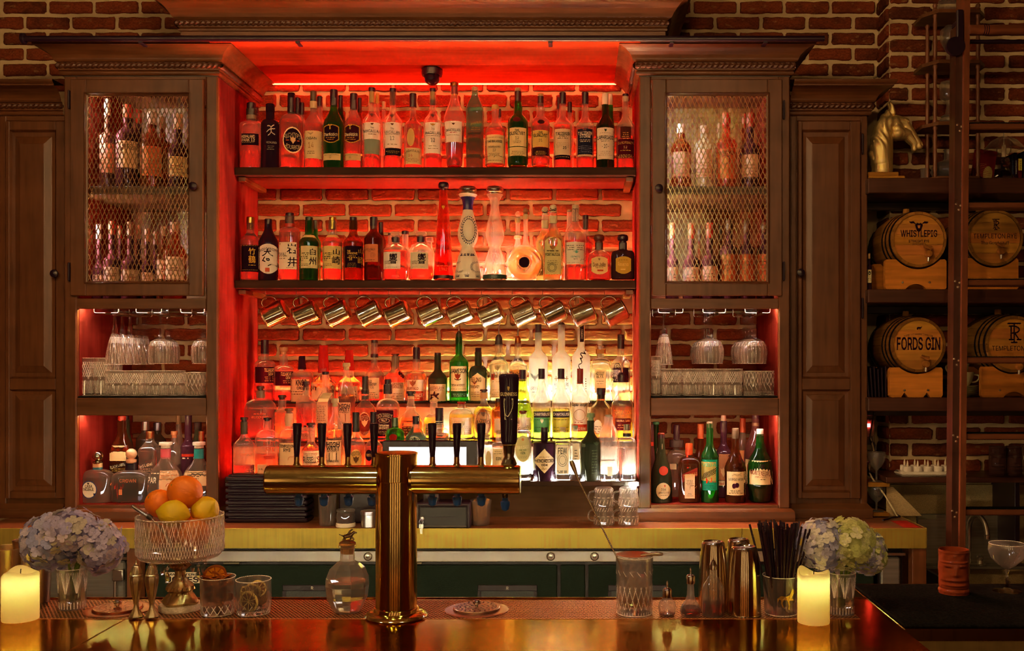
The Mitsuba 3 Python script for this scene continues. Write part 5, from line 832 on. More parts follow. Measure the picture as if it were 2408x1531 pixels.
B(N4,'1',158,216,965,1085,1110,66,'black',None,('c',1010,60,'0e0c0b'),'squat black apothecary gin bottle with large diamond label',[('d',50,266,1160,1388,'d9c49c')],[('HENDRICKS',160,1272,30,180,'1d1712','b'),('GIN',158,1310,20,56,'1d1712','b'),lines(158,1240,100,1,10,'8a7450',6),lines(158,1340,60,2,12,'8a7450',5)],[(1010,1080,'0e0c0b',58)],base=1462)
B(N4,'1',328,150,960,1085,1105,60,'clear',(WATER,1115),('k',1000,56,'b8a888'),'square clear gin bottle with ornate white label beside the black apothecary bottle',[('r',272,382,1128,1392,'e6dcc8')],[('FEW',326,1178,54,84,'4a4a44','b'),(flat_stroke([[(math.cos(a),math.sin(a)) for a in np.linspace(0,6.3,24)],[(.7 * math.cos(a),.7 * math.sin(a)) for a in np.linspace(0,6.3,20)]],.08),326,1265,120,88,'6a6a60'),lines(326,1370,90,2,14,'5a5a54',8)],p=5,d=.9,base=1460)
B(N4,'1',440,130,945,1080,1110,54,'clear',(WATER,1140),('k',985,54,'7a8a7a'),'clear gin bottle with grey-green stopper and tall pale strip label',[('r',420,480,1110,1260,'e8d8c0')],[lines(452,1180,36,4,26,'6a5a48',10)],p=4,d=.9,dY=.03,base=1455)
B(N4,'1',585,196,830,1000,1120,66,'blackgreen',None,('k',905,74,'6f8a68'),'very dark green gin bottle with pale green stopper',(),[lines(620,1180,50,9,26,'4a5a48',6),(CREST,640,1115,40,60,'2a3a2c'),(flat_text('GINS'),520,1130,30,30,'8a9a84')],[(905,980,'5f7a58',60)],base=1464)
B(N4,'1',750,180,845,905,1030,86,'clear',((.97,.93,.88),1265),('k',868,66,'8a8a80'),'tall clear spirit bottle half full, with small white square label',[('r',740,785,1325,1412,'e8e0d4')],[],base=1462)
B(N4,'1',920,172,932,1050,1110,66,'clear',(WATER,1160),('c',990,62,'b8b0a4','mat_metal'),'ribbed clear spirit bottle with silver cap at the end of the front step',(),[(flat_text('VODKA'),880,1230,24,110,'4a443c',(90,))],[(1018,1045,'1a1512',78)],rib=(16,.012),base=1462)
def fairy(label,pts,r,c,k,wire=True):
 t = thing('fairy_lights',label,'string lights')
 part(t,'bulbs',cat(*[ball(r,p,1) for p in pts]),'mat_matte','ffffff',True,kind='stuff',emitter=glow(c,k))
 if wire and len(pts) > 1: part(t,'wire',tube([(p[0],p[1],p[2] - r * .6) for p in pts],.0008,5),'mat_satin','6a3a1c')
yb3 = YW - .045
fairy('warm white fairy lights trailing behind the frosted vodka bottles',[(PX(px,yb3),yb3,STEP[2][1] + .010 + .02 * (i % 3)) for i,px in enumerate((1030,1075,1150,1215,1258,1292,1330,1362,1400,1445))],.006,(1,.62,.28),LED['fairy'])
y1_ = ROWS['1'][0] - .036
fairy('warm white fairy lights along the lip of the front step by the apothecary bottle',[(PX(px,y1_),y1_,STEP[0][1] + .005) for px in (1256,1304,1368,1420,1452)],.0042,(1,.6,.36),LED['fairy'])
ym_ = YW - .06
fairy('warm white fairy lights behind the clear decanters on the lower shelf',[(PX(px,ym_),ym_,ZM + .012 + .03 * (i % 3)) for i,px in enumerate((1130,1150,1168,1186,1206,1262,1285))],.006,(1,.60,.24),LED['fairy_mid'])
t = thing('fairy_lights','single bright bulb hanging at the end of the front step beside the glass mugs','string lights')
yb_ = YC - .055
part(t,'bulb',moved(lathe([(.001,-.010),(.006,-.007),(.0085,0),(.006,.009),(.002,.014)],14),(PX(1493,yb_),yb_,PZ(1142,yb_))),'mat_matte','ffffff',60,emitter=glow((1,.55,.35),LED['fairy']))
part(t,'wire',tube([[PX(1493,yb_),yb_,PZ(1142,yb_) - .012],[PX(1494,yb_),yb_,PZ(1215,yb_)]],.001,5),'mat_satin','3a1c10')
ROWS['L'] = (YC + .085,PZ(1188,YC) + .001)
Q1,Q2 = Zm(170,960,6.124),Zm(1500,960,5.278)
B(Q1,'L',365,445,610,880,1000,120,'clear',None,('b',800,150,'b8a890','mat_mirror'),'squat clear tequila bottle with silver ball stopper and blue-rimmed oval label',[('o',200,432,1046,1304,'2a3a6a','e6e2d8')],[('CASA',312,1125,38,110,'3a3028','b'),('NOBLE',312,1170,40,150,'3a3028','b'),(flat_poly(Polygon([(-1,-1),(1,-1),(1,1),(-1,1)])),312,1240,26,190,'1a2448'),(CREST,308,1088,34,34,'2a2420')],[(770,850,'c89a7a',128),(850,885,'2a5a70',130)],p=3,d=.7)
B(Q1,'L',850,530,580,890,1000,130,'clear',((.62,.20,.10),1070),('b',790,155,'e0a080'),'wide flat bourbon decanter with peach ball stopper and black neck collar',(),[('CROWN',860,1045,46,240,'a86a54','b'),(flat_poly(Polygon([(-1,-1),(1,-1),(1,1),(-1,1)])),755,1210,80,50,'c88a6a')],[(780,890,'17110e',150)],p=4,d=.5)
def slant(x,y,w,h,c): return (flat_poly(Polygon([(-1,-.55),(1,-.05),(1,.55),(-1,.05)])),x,y,h,w,c)
B(Q1,'L',715,290,110,330,640,110,'brown',(WHD,520),('c',182,108,'b0281a'),'square whisky bottle with red cap and slanted black label',[('r',590,850,540,760,'c8a080')],[slant(715,850,285,250,'14100e'),('BLACK LABEL',712,830,36,220,'e6dcc4',(14,)),lines(715,880,200,2,26,'b89a60',8)],p=5,d=.9,dY=.10)
B(Q1,'L',770,200,112,330,560,110,'blackgreen',None,('c',175,90,'14100e'),'very dark bottle behind the red-capped square whisky bottle',dY=.22)
B(Q1,'L',1120,270,330,440,620,95,'clear',(WHD,580),('c',436,110,'c07a54','mat_metal'),'square whisky bottle with copper cap and slanted red label',(),[slant(1120,820,262,230,'b8281c'),('Red Label',1105,822,46,210,'ecd4b8',(14,)),lines(1120,880,180,2,26,'e0a890',7)],p=5,d=.9,dY=.09)
PT = [(0,1390),(.9,1390),(1,1360),(1,1100),(.96,1000),(.86,920),(.66,850),(.44,790),(.32,740),(.28,700),(.28,570)]
B(Q1,'L',1345,500,485,740,1000,140,'clear',(WATER,1180),('k',572,184,'e8d8cc','mat_gloss'),'broad clear tequila bottle with white stopper and pink neck wrap',[('r',1320,1590,905,1200,'e6b89c')],[('PAR',1210,1040,80,140,'f0e8e0','b'),(SIGN,1420,1130,50,200,'b0402c'),lines(1450,980,200,2,50,'9a6a50',16),lines(1250,950,120,1,20,'e0d0c0',14)],[(580,726,'d0566a',140)],prof=PT,p=2.6,d=.7)
B(Q1,'L',1825,470,485,740,1000,140,'clear',(WATER,1180),('k',572,180,'e8dcd8','mat_gloss'),'broad clear tequila bottle with white stopper and teal neck wrap',[('r',1640,1990,910,1120,'e3c0a0')],[lines(1800,990,220,4,34,'6a4a38',16)],[(585,732,'1f7f8c',140)],prof=PT,p=2.6,d=.7)
B(Q1,'L',1050,250,190,330,460,100,'smoke',None,('c',318,108,'c0b4a4','mat_metal'),'grey glass bottle with silver cap behind the copper-capped one',[('o',948,1130,540,760,'6a5a4c')],dY=.20)
B(Q1,'L',1225,240,205,360,480,100,'smoke',None,('c',322,106,'8a90a8','mat_metal'),'grey glass bottle with bluish silver cap against the brick',(),dY=.26)
B(Q1,'L',1470,260,330,440,700,80,'clear',((.85,.4,.3),800),('k',435,96,'c0583c'),'clear long-necked bottle with red-orange cork behind the pink neck wrap',(),dY=.16)
B(Q1,'L',1532,130,30,260,560,76,'clear',None,('c',240,70,'8a6a4c'),'tall slim clear bottle against the brick behind the orange-corked one',(),dY=.26)
B(Q1,'L',1672,215,30,440,560,100,'black',None,('c',250,96,'100d0c'),'tall black bottle with red band behind the teal neck wrap',[('r',1562,1782,660,700,'b02a20')],[lines(1670,730,160,1,20,'e0d0c0',18)],dY=.13)
B(Q1,'L',1808,160,200,330,560,90,'blackgreen',None,('c',310,104,'1a1614'),'dark green bottle with black cap at the cabinet corner, behind the teal wrap',(),dY=.2)
B(Q1,'L',1862,150,330,500,620,80,'brown',None,('c',490,86,'c08060','mat_metal'),'brown bottle with long copper capsule beside the cabinet post',(),dY=.12)
B(Q2,'L',290,275,305,560,830,84,'blackgreen',None,('c',330,90,'5a1a18'),'bulging dark green liqueur bottle with red wax medallion and round cream label',[('o',226,405,925,1132,'d8c49a'),('o',262,376,722,836,'b83a34')],[('D.O.M.',322,1010,26,60,'4a3a28','b'),('BENEDICTINE',325,1050,20,130,'4a3a28'),(CREST,335,968,34,22,'b03a2a'),lines(325,1085,90,1,10,'8a7450',7),slant(258,510,96,130,'e0cfc0')],[(330,372,'14100e',90)],prof=[(0,1172),(.9,1172),(1,1150),(1,900),(.92,800),(.70,690),(.46,590),(.36,500),(.31,420),(.33,380),(.31,330)])
B(Q2,'L',225,120,168,460,700,70,'dkgreen',None,('c',200,82,'1f5a44'),'dark bottle with green cap behind the wax medallion bottle',(),dY=.18)
B(Q2,'L',170,90,200,460,650,60,'brownblack',None,('c',280,50,'14100e'),'dark bottle with red diamond label tight against the niche side',[('r',150,196,420,470,'b02a20')],dY=.10)
B(Q2,'L',480,250,205,520,620,90,'clear',(WHD,680),('c',388,78,'14110f'),'brandy decanter with black stopper and square black shoulder plate',[('r',390,470,690,760,'d8a890')],[('RESERVE',478,440,36,130,'d89a5c','b')],[(396,482,'17120f',176)],p=2.4,d=.7,dY=.16)
B(Q2,'L',635,262,435,600,690,84,'brown',((.55,.2,.08),720),('c',580,94,'c83a20'),'square brown orange-liqueur bottle with bright orange-red cap and ribbon',[('r',568,694,820,1120,'ddc2a0')],[slant(632,830,190,190,'7a2418'),('COINTREAU',636,832,40,170,'e0b070',(15,)),(flat_poly(Polygon([(-1,-1),(1,-1),(1,1),(-1,1)])),607,665,160,22,'c0261a'),lines(630,900,90,4,18,'8a6a50',6),(SIGN,630,1010,60,90,'8a6a50'),lines(630,1060,80,3,16,'8a6a50',5)],p=5,d=.9)
B(Q2,'L',778,196,195,420,720,76,'brown',((.5,.2,.08),600),('c',250,82,'b84a28'),'slim brown wine bottle with long red capsule',(),[],[(250,376,'b03a22',82)],dY=.14)
B(Q2,'L',892,222,165,420,620,84,'green',((.4,.65,.35),480),('c',200,82,'2a2c28'),'green mezcal bottle with teal label carrying a yellow panel of black checks',[('r',784,1004,640,1022,'13806a'),('r',788,970,668,905,'b8a860')],[('VIDA',885,705,38,180,'5ab88a','b'),(flat_poly(unary_union([Polygon([(x_ + .3 * y_,y_ + .5 * x_),(x_ + .07 + .3 * y_,y_ + .035 + .5 * x_),(x_ + .04 + .3 * y_,y_ + .10 + .5 * x_),(x_ - .03 + .3 * y_,y_ + .06 + .5 * x_)]) for x_ in np.arange(-.5,.5,.11) for y_ in np.arange(-.3,.3,.12)])),890,810,150,190,'16120c'),(flat_poly(Polygon([(-1,-1),(-.2,-1),(-.2,.6),(.2,-.2),(1,.5),(1,-.4),(-.1,-1)])),858,885,80,120,'c0341c'),lines(930,920,90,1,10,'c8501c',9),lines(890,965,150,3,18,'0a4a3c',6)],[(200,240,'3a3a34',84)],p=2)
B(Q2,'L',1064,200,65,420,580,78,'black',None,('c',166,66,'c88a78'),'black wine bottle with pink-topped capsule and sepia photo label',[('r',1004,1156,570,895,'8a5a48'),('r',1006,1154,900,962,'d8b8a4')],[('red',1040,938,26,50,'b03a30','b'),(CREST,1060,800,120,70,'b89078')],[(166,298,'14100e',84)],dY=.14)
B(Q2,'L',1210,272,245,560,720,82,'brown',((.5,.18,.08),640),('c',280,86,'3a3834'),'brown cherry liqueur bottle with grey capsule and cream label of dark fruit',[('r',1104,1334,790,1084,'ddc49a')],[('LEOPOLD BROS',1218,885,28,180,'5a4a34','b'),(flat_poly(unary_union([Polygon([(math.cos(a) + o,.8 * math.sin(a) + q) for a in np.linspace(0,6.28,14)[:-1]]) for o,q in ((-.8,0),(.7,.25))])),1214,968,74,86,'241012'),(flat_stroke([bez([(-1,0),(0,.5),(1,0)],8),bez([(-.6,.3),(.2,-.3),(1,.4)],8)],.12),1225,840,44,120,'b09a74'),lines(1215,1030,170,3,16,'6a5838',8)],[(280,376,'33312c',88)],prof=[(0,1162),(.9,1162),(.96,1145),(.96,900),(1,780),(.98,730),(.86,680),(.62,620),(.40,540),(.33,460),(.31,280)])
B(Q2,'L',1302,130,125,330,520,70,'clear',((.85,.4,.25),420),('c',180,76,'b03a22'),'clear bottle with red capsule and salmon label behind the fruit-label one',[('r',1256,1360,525,700,'c86a50')],[],[(180,300,'b03a22',78)],dY=.18)
B(Q2,'L',1462,290,80,270,560,92,'brownblack',None,('c',130,92,'16100e'),'tallest dark liqueur bottle in the compartment, with big pale label edge',[('r',1335,1400,640,950,'dcb89c')],[('F',1372,740,70,30,'b03a2a','b')],[(180,220,'5a4a38',96)],prof=[(0,1150),(.9,1150),(1,1130),(1,600),(.96,520),(.80,440),(.62,380),(.42,290),(.34,250),(.32,130)],dY=.10)
B(Q2,'L',1515,330,255,480,610,96,'dkgreen',((.25,.08,.04),700),('c',330,88,'ecdcc8'),'amaro bottle with white foil neck, wide cream label and tapering dark base',[('r',1358,1670,655,952,'e2cba2')],[('MONTENEGRO',1520,808,56,250,'6a1c18',(-6,)),('AMARO ITALIANO',1530,855,18,150,'8a3a2a'),(CREST,1555,728,70,60,'241c14'),lines(1555,890,60,1,10,'6a5a44',8)],[(330,500,'e8d8c4',92)],prof=[(0,1150),(.72,1150),(.76,1135),(.93,990),(1,940),(.90,680),(.80,620),(.62,570),(.42,520),(.34,470),(.30,400),(.28,320)])
ROWS['U'] = (YC + .12,PZ(434,YC + .03) + .001); ROWS['V'] = (YC + .12,PZ(706,YC + .03))
D1,D2,D3 = Zm(150,180,2.835),Zm(1500,60,4.784),Zm(1500,380,4.784)
def meshed(zm,row,x,w,top,yl0,yl1,capc,gl,lc,desc,txt=None,wn=.36,sh=None,dY=0,lq=None,cw=None,cl=None):
 sh = sh or (yl0 - (yl0 - top) * .12)
 cl = cl or top + (yl0 - top) * .38
 L_ = [('r',x - w * .47,x + w * .47,yl0,yl1,lc)] if lc else []
 B(zm,row,x,w,top,max(cl + 6,sh - w * .45),sh,w * wn,gl,lq,('c',cl,cw or w * wn * 1.15,capc),desc,L_,txt or (),dY=dY)
for a in ((200,70,160,440,640,'d8b8a0','brownblack','c87a5c','white-capped bottle with salmon label at the hinge side of the upper mesh shelf'),(290,100,150,440,640,'e0c8b8','brownblack','c8765a','broad white-capped bottle with salmon label behind the mesh'),
    (425,150,190,425,606,'b02c22','black','dcb890','red-capped black bottle with arched cream label in the middle of the mesh door'),(498,100,225,470,640,'b02c22','black','c8866a','red-capped bottle behind the arched cream label bottle'),
    (588,150,238,462,660,'d0b0a0','brown','c0603c','brown bottle with orange-red label behind the mesh'),(660,90,270,480,640,'c08a78','brown','b87050','pinkish-capped brown bottle beside the orange-red label'),
    (762,145,250,530,665,'d8a078','black','d0b078','black bottle with peach capsule and low cream label near the black door knob')):
 tx = [('JAMESON',425,462,30,130,'2a1a14',70)] if a[0] == 425 else [lines(a[0],(a[3] + a[4]) / 2,a[1] * .7,4,22,'7a3a28',6)]
 meshed(D1,'U',a[0],a[1],a[2],a[3],a[4],a[5],a[6],a[7],a[8],tx,dY=0 if a[0] in (290,425,588,762) else .09)
for x,w,top,y0,y1,cc,gl,lc,ds in ((185,70,965,1300,1370,'e6d2c4','brownblack','d8a890','white-capsuled bottle at the hinge side of the lower mesh shelf'),(232,80,985,1320,1380,'e6d2c4','black','c89a84','second white-capsuled black bottle on the lower mesh shelf'),(320,110,965,1268,1370,'a8241c','black','b89a80','red-capsuled bottle with tan label on the lower mesh shelf'),
        (372,70,992,1290,1370,'b83024','black','b08a70','smaller red-capsuled bottle beside it on the lower mesh shelf'),(445,120,970,1285,1380,'6a3024','black','a88a74','brown-capsuled bottle with long tan label behind the mesh'),(500,70,992,1295,1370,'a8644c','black','b09078','copper-capsuled black bottle behind the mesh'),
        (556,80,1015,1305,1380,'c06c4a','black','d8b09c','orange-brown capsuled bottle with small pink label'),(612,70,1035,1320,1380,'b0503c','black','d8b09c','short rust-capsuled bottle with small pink label'),(740,150,972,1200,1355,'c88a70','red','eccdb8','red-shouldered bottle with large white label by the mesh corner'),
        (665,90,1000,1220,1350,'a06a54','brown','e0baa4','brown bottle with pale label beside the red-shouldered one')):
 meshed(D1,'V',x,w,top,y0,y1,cc,gl,lc,ds,[lines(x,(y0 + min(y1,1360)) / 2,w * .6,2,18,'6a3a2c',6)],dY=0 if w > 75 else .08,cl=top + (y0 - top) * .3)
for x,w,top,y0,y1,cc,gl,lc,ds,tx in ((485,230,1110,1415,1700,'d8a894','brown','d8a08c','amber bottle with ribbed pink label at the knob side of the far mesh door',None),(745,225,1130,1390,1700,'d8b8a4','clear','d8a490','clear bottle with stepped shoulder and pink label behind the mesh',None),
        (995,230,985,1380,1720,'b8281c','red','c85a34','red-topped bottle with orange label lettered in black',[('ANCHO',995,1430,40,170,'3a140c','b'),(flat_poly(Polygon([(math.cos(a),.9 * math.sin(a)) for a in np.linspace(0,6.28,14)])),985,1510,110,110,'4a1a10')]),(1265,220,985,1445,1700,'a8281e','black','d8b090','black bottle with red cap and round-cornered cream label near the hinge',None),(1190,110,995,1445,1700,'b03024','brown',None,'slim red-capped bottle between the orange and cream labels',None),(910,90,1100,1400,1700,'e0c0b0','clear',None,'small clear bottle with white stopper behind the orange label',None)):
 meshed(D2,'U',x,w,top,y0,y1,cc,gl,lc,ds,tx or [lines(x,(y0 + y1) / 2,w * .7,5,36,'7a4434',10)],dY=0 if w > 150 else .10,cl=top + (y0 - top) * .35)
for x,w,top,y0,y1,cc,gl,lc,ds in ((385,150,690,1185,1350,'b8201a','black','e0a890','red-sealed wine bottle at the knob side of the far mesh door'),(600,190,695,1185,1350,'b8201a','black','d89a84','red-sealed wine bottle, middle one of the trio behind the mesh'),(805,200,690,1175,1350,'c0241c','black','e0a48c','red-sealed wine bottle next to the figured red labels'),(1025,195,655,1040,1340,'2a1a16','black','a8442c','black bottle with brown-red picture label, nearest the trio'),
        (1225,190,670,1040,1340,'3a241c','black','b04a30','black bottle with brown-red picture label, in the middle of its row'),(1420,170,680,1040,1340,'3a201a','black','c0583c','black bottle with brown-red picture label, by the mesh edge'),(690,90,720,1200,1350,'1a1412','brown',None,'dark bottle standing back between two red-sealed wine bottles'),(930,110,720,1200,1350,'1c1614','brown',None,'dark bottle standing back beside the picture-label bottles')):
 meshed(D3,'V',x,w,top,y0,y1 + 60,cc,gl,lc,ds,[lines(x,y0 + 90,w * .6,3,36,'4a1c14',10)] if lc else None,dY=0 if w > 140 else .09,cl=top + (y0 - top) * .36)
cl,cr2 = PX(-70,YB),PX(2178,YB)
t = thing('back_counter','long back bar counter with brushed brass front edge below the cabinets','counter')
part(t,'top',box(cl,cr2,YB + .004,YW - .002,ZC - .04,ZC,.002),'mat_wood',(.16,.060,.026),extra=1,label='reddish wood top')
sx = PX(1745,YB)
for a,b in ((cl,sx - .0008),(sx + .0008,cr2)):
 part(t,'edge',box(a,b,YB - .002,YB + .004,ZC - .074,ZC + .001,.0015),'mat_brass_edge',(.70,.52,.11),label='brushed brass edge')
part(t,'edge',box(cr2,cr2 + .003,YB,YS + .06,ZC - .074,ZC + .001,.001),'mat_brass_edge',(.70,.52,.11),label='brushed brass end edge')
for px0,px1 in ((303,334),(2142,2175)): part(t,'leg',box(PX(px0,YB + .03),PX(px1,YB + .03),YB + .012,YB + .06,0,ZC - .05,.002),'mat_wood',(.14,.045,.018),extra=0)
YK = YB + .03
t = thing('back_bar_cooler','black back bar cooler with steel top strip and label holders on its doors','cooler')
K = lambda p: PX(p,YK); KZ = lambda p: PZ(p,YK)
part(t,'body',box(K(336),K(2060),YK + .03,YW - .05,.08,ZC - .078,.003),'mat_satin','0b0c0b')
part(t,'trim_strip',box(K(336),K(2060),YK + .004,YK + .03,KZ(1322),KZ(1296),.002),'mat_steel',(.72,.68,.56),label='stainless steel strip')
for px in (865,1295,1398):
 lk = part(t,'lock',moved(lathe([(.016,0),(.016,.004),(.013,.006),(.012,.003),(.008,.003),(.008,.007),(0,.008)],24),(K(px),YK + .004,KZ(1309)),(90,(1,0,0))),'mat_metal',(.6,.55,.42),40)
 part(lk,'key_slot',box(K(px) - .006,K(px) + .006,YK - .0052,YK - .003,KZ(1309) - .001,KZ(1309) + .001),'mat_satin','0a0908')
for a,b in ((338,824),(830,1310),(1318,1376),(1384,1878),(1884,2058)):
 part(t,'door',box(K(a),K(b),YK + .012,YK + .03,.1,KZ(1331),.004),'mat_speck','15211d',label='dark green-black cooler door')
for px,ch in ((733,'R'),(1193,'R'),(1500,'R')):
 h = part(t,'label_holder',cat(box(K(px - 70),K(px + 70),YK + .006,YK + .012,KZ(1391),KZ(1377),.002),box(K(px - 70),K(px - 62),YK + .006,YK + .012,KZ(1440),KZ(1391)),box(K(px + 62),K(px + 70),YK + .006,YK + .012,KZ(1440),KZ(1391))),'mat_satin','0c0d0c')
 part(h,'plate',box(K(px - 62),K(px + 62),YK + .009,YK + .012,KZ(1440),KZ(1391)),'mat_speck','3a3e40')
 v2,f = flat_text(ch,True)
 part(h,'lettering',facing(flat_mesh(v2,f,lambda a,b: np.stack([K(px) + a * .011,np.full(len(a),YK + .0055),KZ(1384) + b * .011],1))),'mat_matte','d8d8d0')
part(t,'hinge',cat(box(K(524),K(562),YK + .004,YK + .014,KZ(1328),KZ(1323),.001),box(K(980),K(992),YK + .004,YK + .014,KZ(1328),KZ(1323),.001)),'mat_metal','8a8878')
part(t,'sign',box(K(386),K(468),YK + .008,YK + .012,KZ(1373),KZ(1347),.001),'mat_matte','d8d2c0',label='white lettered sign')
for tx,y_,h_,w_ in (('MARKETERS',1352,.008,.11),('JO   ES',1364,.020,.12)):
 v2,f = flat_text(tx,True); v2 = v2 * [w_ / np.ptp(v2[:,0]),h_]
 part(t,'sign_lettering',facing(flat_mesh(v2,f,lambda a,b: np.stack([K(427) + a,np.full(len(a),YK + .0075),KZ(y_) + b],1))),'mat_matte','16130f')
def fridge(label,a,b,top,handle):
 t = thing('steel_fridge',label,'fridge')
 part(t,'body',box(K(a),K(b),YK + .04,YW - .05,.05,ZC - .078),'mat_satin','141412')
 part(t,'door',box(K(a + 3),K(b - 10),YK + .012,YK + .04,.08,KZ(top),.006),'mat_steel',(.46,.47,.46),label='brushed steel door')
 part(t,'top_plate',box(K(a),K(b),YK,YK + .04,KZ(top - 5),KZ(top - 12),.001),'mat_metal',(.6,.58,.5))
 if handle: part(t,'handle',cat(box(K(handle),K(handle + 26),YK - .012,YK + .012,KZ(1366),KZ(1338),.004),tube([[K(handle + 6),YK - .006,KZ(1366)],[K(handle + 6),YK - .006,KZ(1450)]],.006,10)),'mat_metal',(.75,.72,.64),40)
fridge('stainless under-counter fridge with bar handle behind the blue hydrangeas',-60,300,1322,266)
fridge('small stainless fridge under the counter end by the post',2072,2130,1312,None)
CZ = ZC + .0005
def cy(py): return (EYE - ZC) * F / (py - CY)
def by(py): return (EYE - ZB) * F / (py - CY)
y0 = 3.835
t = thing('tray_stack','stack of ribbed black trays under the left beer taps','trays')
for i in range(8):
 z0 = CZ + i * .0228
 part(t,'tray',cat(box(PX(529,3.735),PX(722,3.735),3.735,y0,z0,z0 + .015,.004),box(PX(535,3.735),PX(716,3.735),3.741,y0 - .006,z0 + .015,z0 + .0226,.002)),'mat_satin','120f0d')
y0 = cy(1240) + .04
t = thing('drinking_glass','ribbed tumbler holding dark picks beside the spice jar on the back counter','glass')
def tumbler(r0,r1,h,wall=.002,base=.008,n=32,ribs=None):
 return lathe([(0,0),(r0 * .9,0),(r0,.003),(r0 + (r1 - r0) * .3,h * .3),(r1,h - .001),(r1 - wall * .4,h),(r1 - wall,h - .001),(r0 + (r1 - r0) * .3 - wall,h * .3),(r0 - wall,base + .002),(0,base)],n,ribs=ribs)
gx = PX(770,y0)
part(t,'body',moved(tumbler(.029,.033,.115,ribs=lambda th,i: 1 + (.02 * np.cos(16 * th) if i < 6 else 0)),(gx,y0,CZ)),'mat_cut',None,50)
part(t,'picks',cat(*[tube([[gx + random.uniform(-.012,.012),y0 + random.uniform(-.01,.01),CZ + .010],[gx + random.uniform(-.022,.022),y0 + random.uniform(-.02,.02),CZ + .14]],.0018,5) for _ in range(16)]),'mat_satin','14100e',kind='stuff')
t = thing('spice_jar','small glass jar of dark peppercorns standing on its white lid','jar')
gx = PX(813,y0 - .03)
part(t,'lid',moved(lathe([(.034,0),(.036,.002),(.036,.014),(.034,.016)],28),(gx,y0 - .03,CZ)),'mat_satin','d8d0c0',40)
part(t,'glass',moved(lathe([(.033,.016),(.034,.045),(.031,.055),(.034,.058),(.034,.064),(.030,.066)],28),(gx,y0 - .03,CZ)),'mat_glass',(.93,.93,.9),40)
part(t,'peppercorns',moved(lathe([(0,.018),(.030,.018),(.031,.046),(.02,.050),(0,.050)],20),(gx,y0 - .03,CZ)),'mat_speck','2a1812',kind='stuff')
t = thing('spice_tin','round brushed metal tin with screw lid beside the beer tower column','tin')
gx = PX(868,y0 - .03)
part(t,'body',moved(lathe([(.028,0),(.030,.002),(.030,.048),(.028,.050)],28),(gx,y0 - .03,CZ)),'mat_metal',(.7,.66,.58),40)
part(t,'lid',moved(lathe([(.031,.046),(.0315,.047),(.0315,.059),(.029,.061)],28),(gx,y0 - .03,CZ)),'mat_metal',(.8,.76,.68),40)
y0 = cy(1226) + .02
t = thing('receipt_printer','black receipt printer in the shade under the left tap arm','printer')
part(t,'body',box(PX(806,y0),PX(972,y0),y0,YC - .055,CZ,PZ(1136,y0),.006),'mat_satin','100e0d')
v2,f = flat_text('EPSON',True)
part(t,'lettering',facing(flat_mesh(v2 * [.045 / np.ptp(v2[:,0]),.010],f,lambda a,b: np.stack([PX(828,y0) + a,np.full(len(a),y0 - .0006),PZ(1188,y0) + b],1))),'mat_matte','9a9a94')
y0 = cy(1244) + .01
t = thing('cash_box','black cash drawer with keys in its lock beside the beer tower column','cash drawer')
part(t,'body',box(PX(978,y0),PX(1106,y0),y0,y0 + .10,CZ,PZ(1183,y0),.004),'mat_satin','0e0f0e')
part(t,'front',rings([(PX(984,y0),PX(1100,y0),PZ(1241,y0),PZ(1188,y0),y0 - .001),(PX(986,y0),PX(1098,y0),PZ(1239,y0),PZ(1190,y0),y0 - .004),(PX(989,y0),PX(1095,y0),PZ(1236,y0),PZ(1193,y0),y0 - .0015)]),'mat_satin','141514')
part(t,'slot',box(PX(1012,y0),PX(1072,y0),y0 - .003,y0 - .001,PZ(1217.5,y0),PZ(1215.5,y0)),'mat_satin','050505')
part(t,'lock',moved(lathe([(.009,0),(.009,.005),(.005,.008),(0,.008)],16),(PX(993,y0),y0 - .002,PZ(1220,y0)),(90,(1,0,0))),'mat_metal',(.75,.72,.66),40)
t = thing('key_ring','pair of small keys hanging from the lock of the black cash drawer','keys')
kx,kz = PX(992,y0),PZ(1223,y0)
part(t,'ring',moved(tube([[.007 * math.cos(a),0,.009 * math.sin(a)] for a in np.linspace(0,6.4,20)],.0009,6,False),(kx,y0 - .014,kz - .004)),'mat_metal',(.8,.76,.66),60)
for dx in (-.002,.003):
 part(t,'key',cat(box(kx + dx - .0065,kx + dx + .0065,y0 - .0155 - abs(dx),y0 - .0135 - abs(dx),kz - .028,kz - .012,.001),box(kx + dx - .002,kx + dx + .002,y0 - .0155 - abs(dx),y0 - .0138 - abs(dx),kz - .048,kz - .027)),'mat_metal',(.7,.62,.42))
y0 = cy(1240) + .05
t = thing('drinking_glass','glass of wine corks and folded matchbooks beside the cash drawer','glass')
gx = PX(1130,y0)
part(t,'body',moved(tumbler(.033,.040,.095,ribs=lambda th,i: 1 + (.02 * np.cos(14 * th) if i < 6 else 0)),(gx,y0,CZ)),'mat_cut',None,50)
ms_ = []
for i in range(26):
 a,r_ = random.uniform(0,6.28),random.uniform(0,.024)
 m = box(-.006,.006,-.0012,.0012,0,random.uniform(.05,.075),.0005)
 m.apply_transform(trimesh.transformations.euler_matrix(random.gauss(0,.25),random.gauss(0,.3),a)); ms_.append(moved(m,(gx + r_ * math.cos(a) * .8,y0 + r_ * math.sin(a) * .8,CZ + .014 + random.uniform(0,.03))))
part(t,'matchbooks',cat(*ms_),'mat_matte','a8744a',kind='stuff')
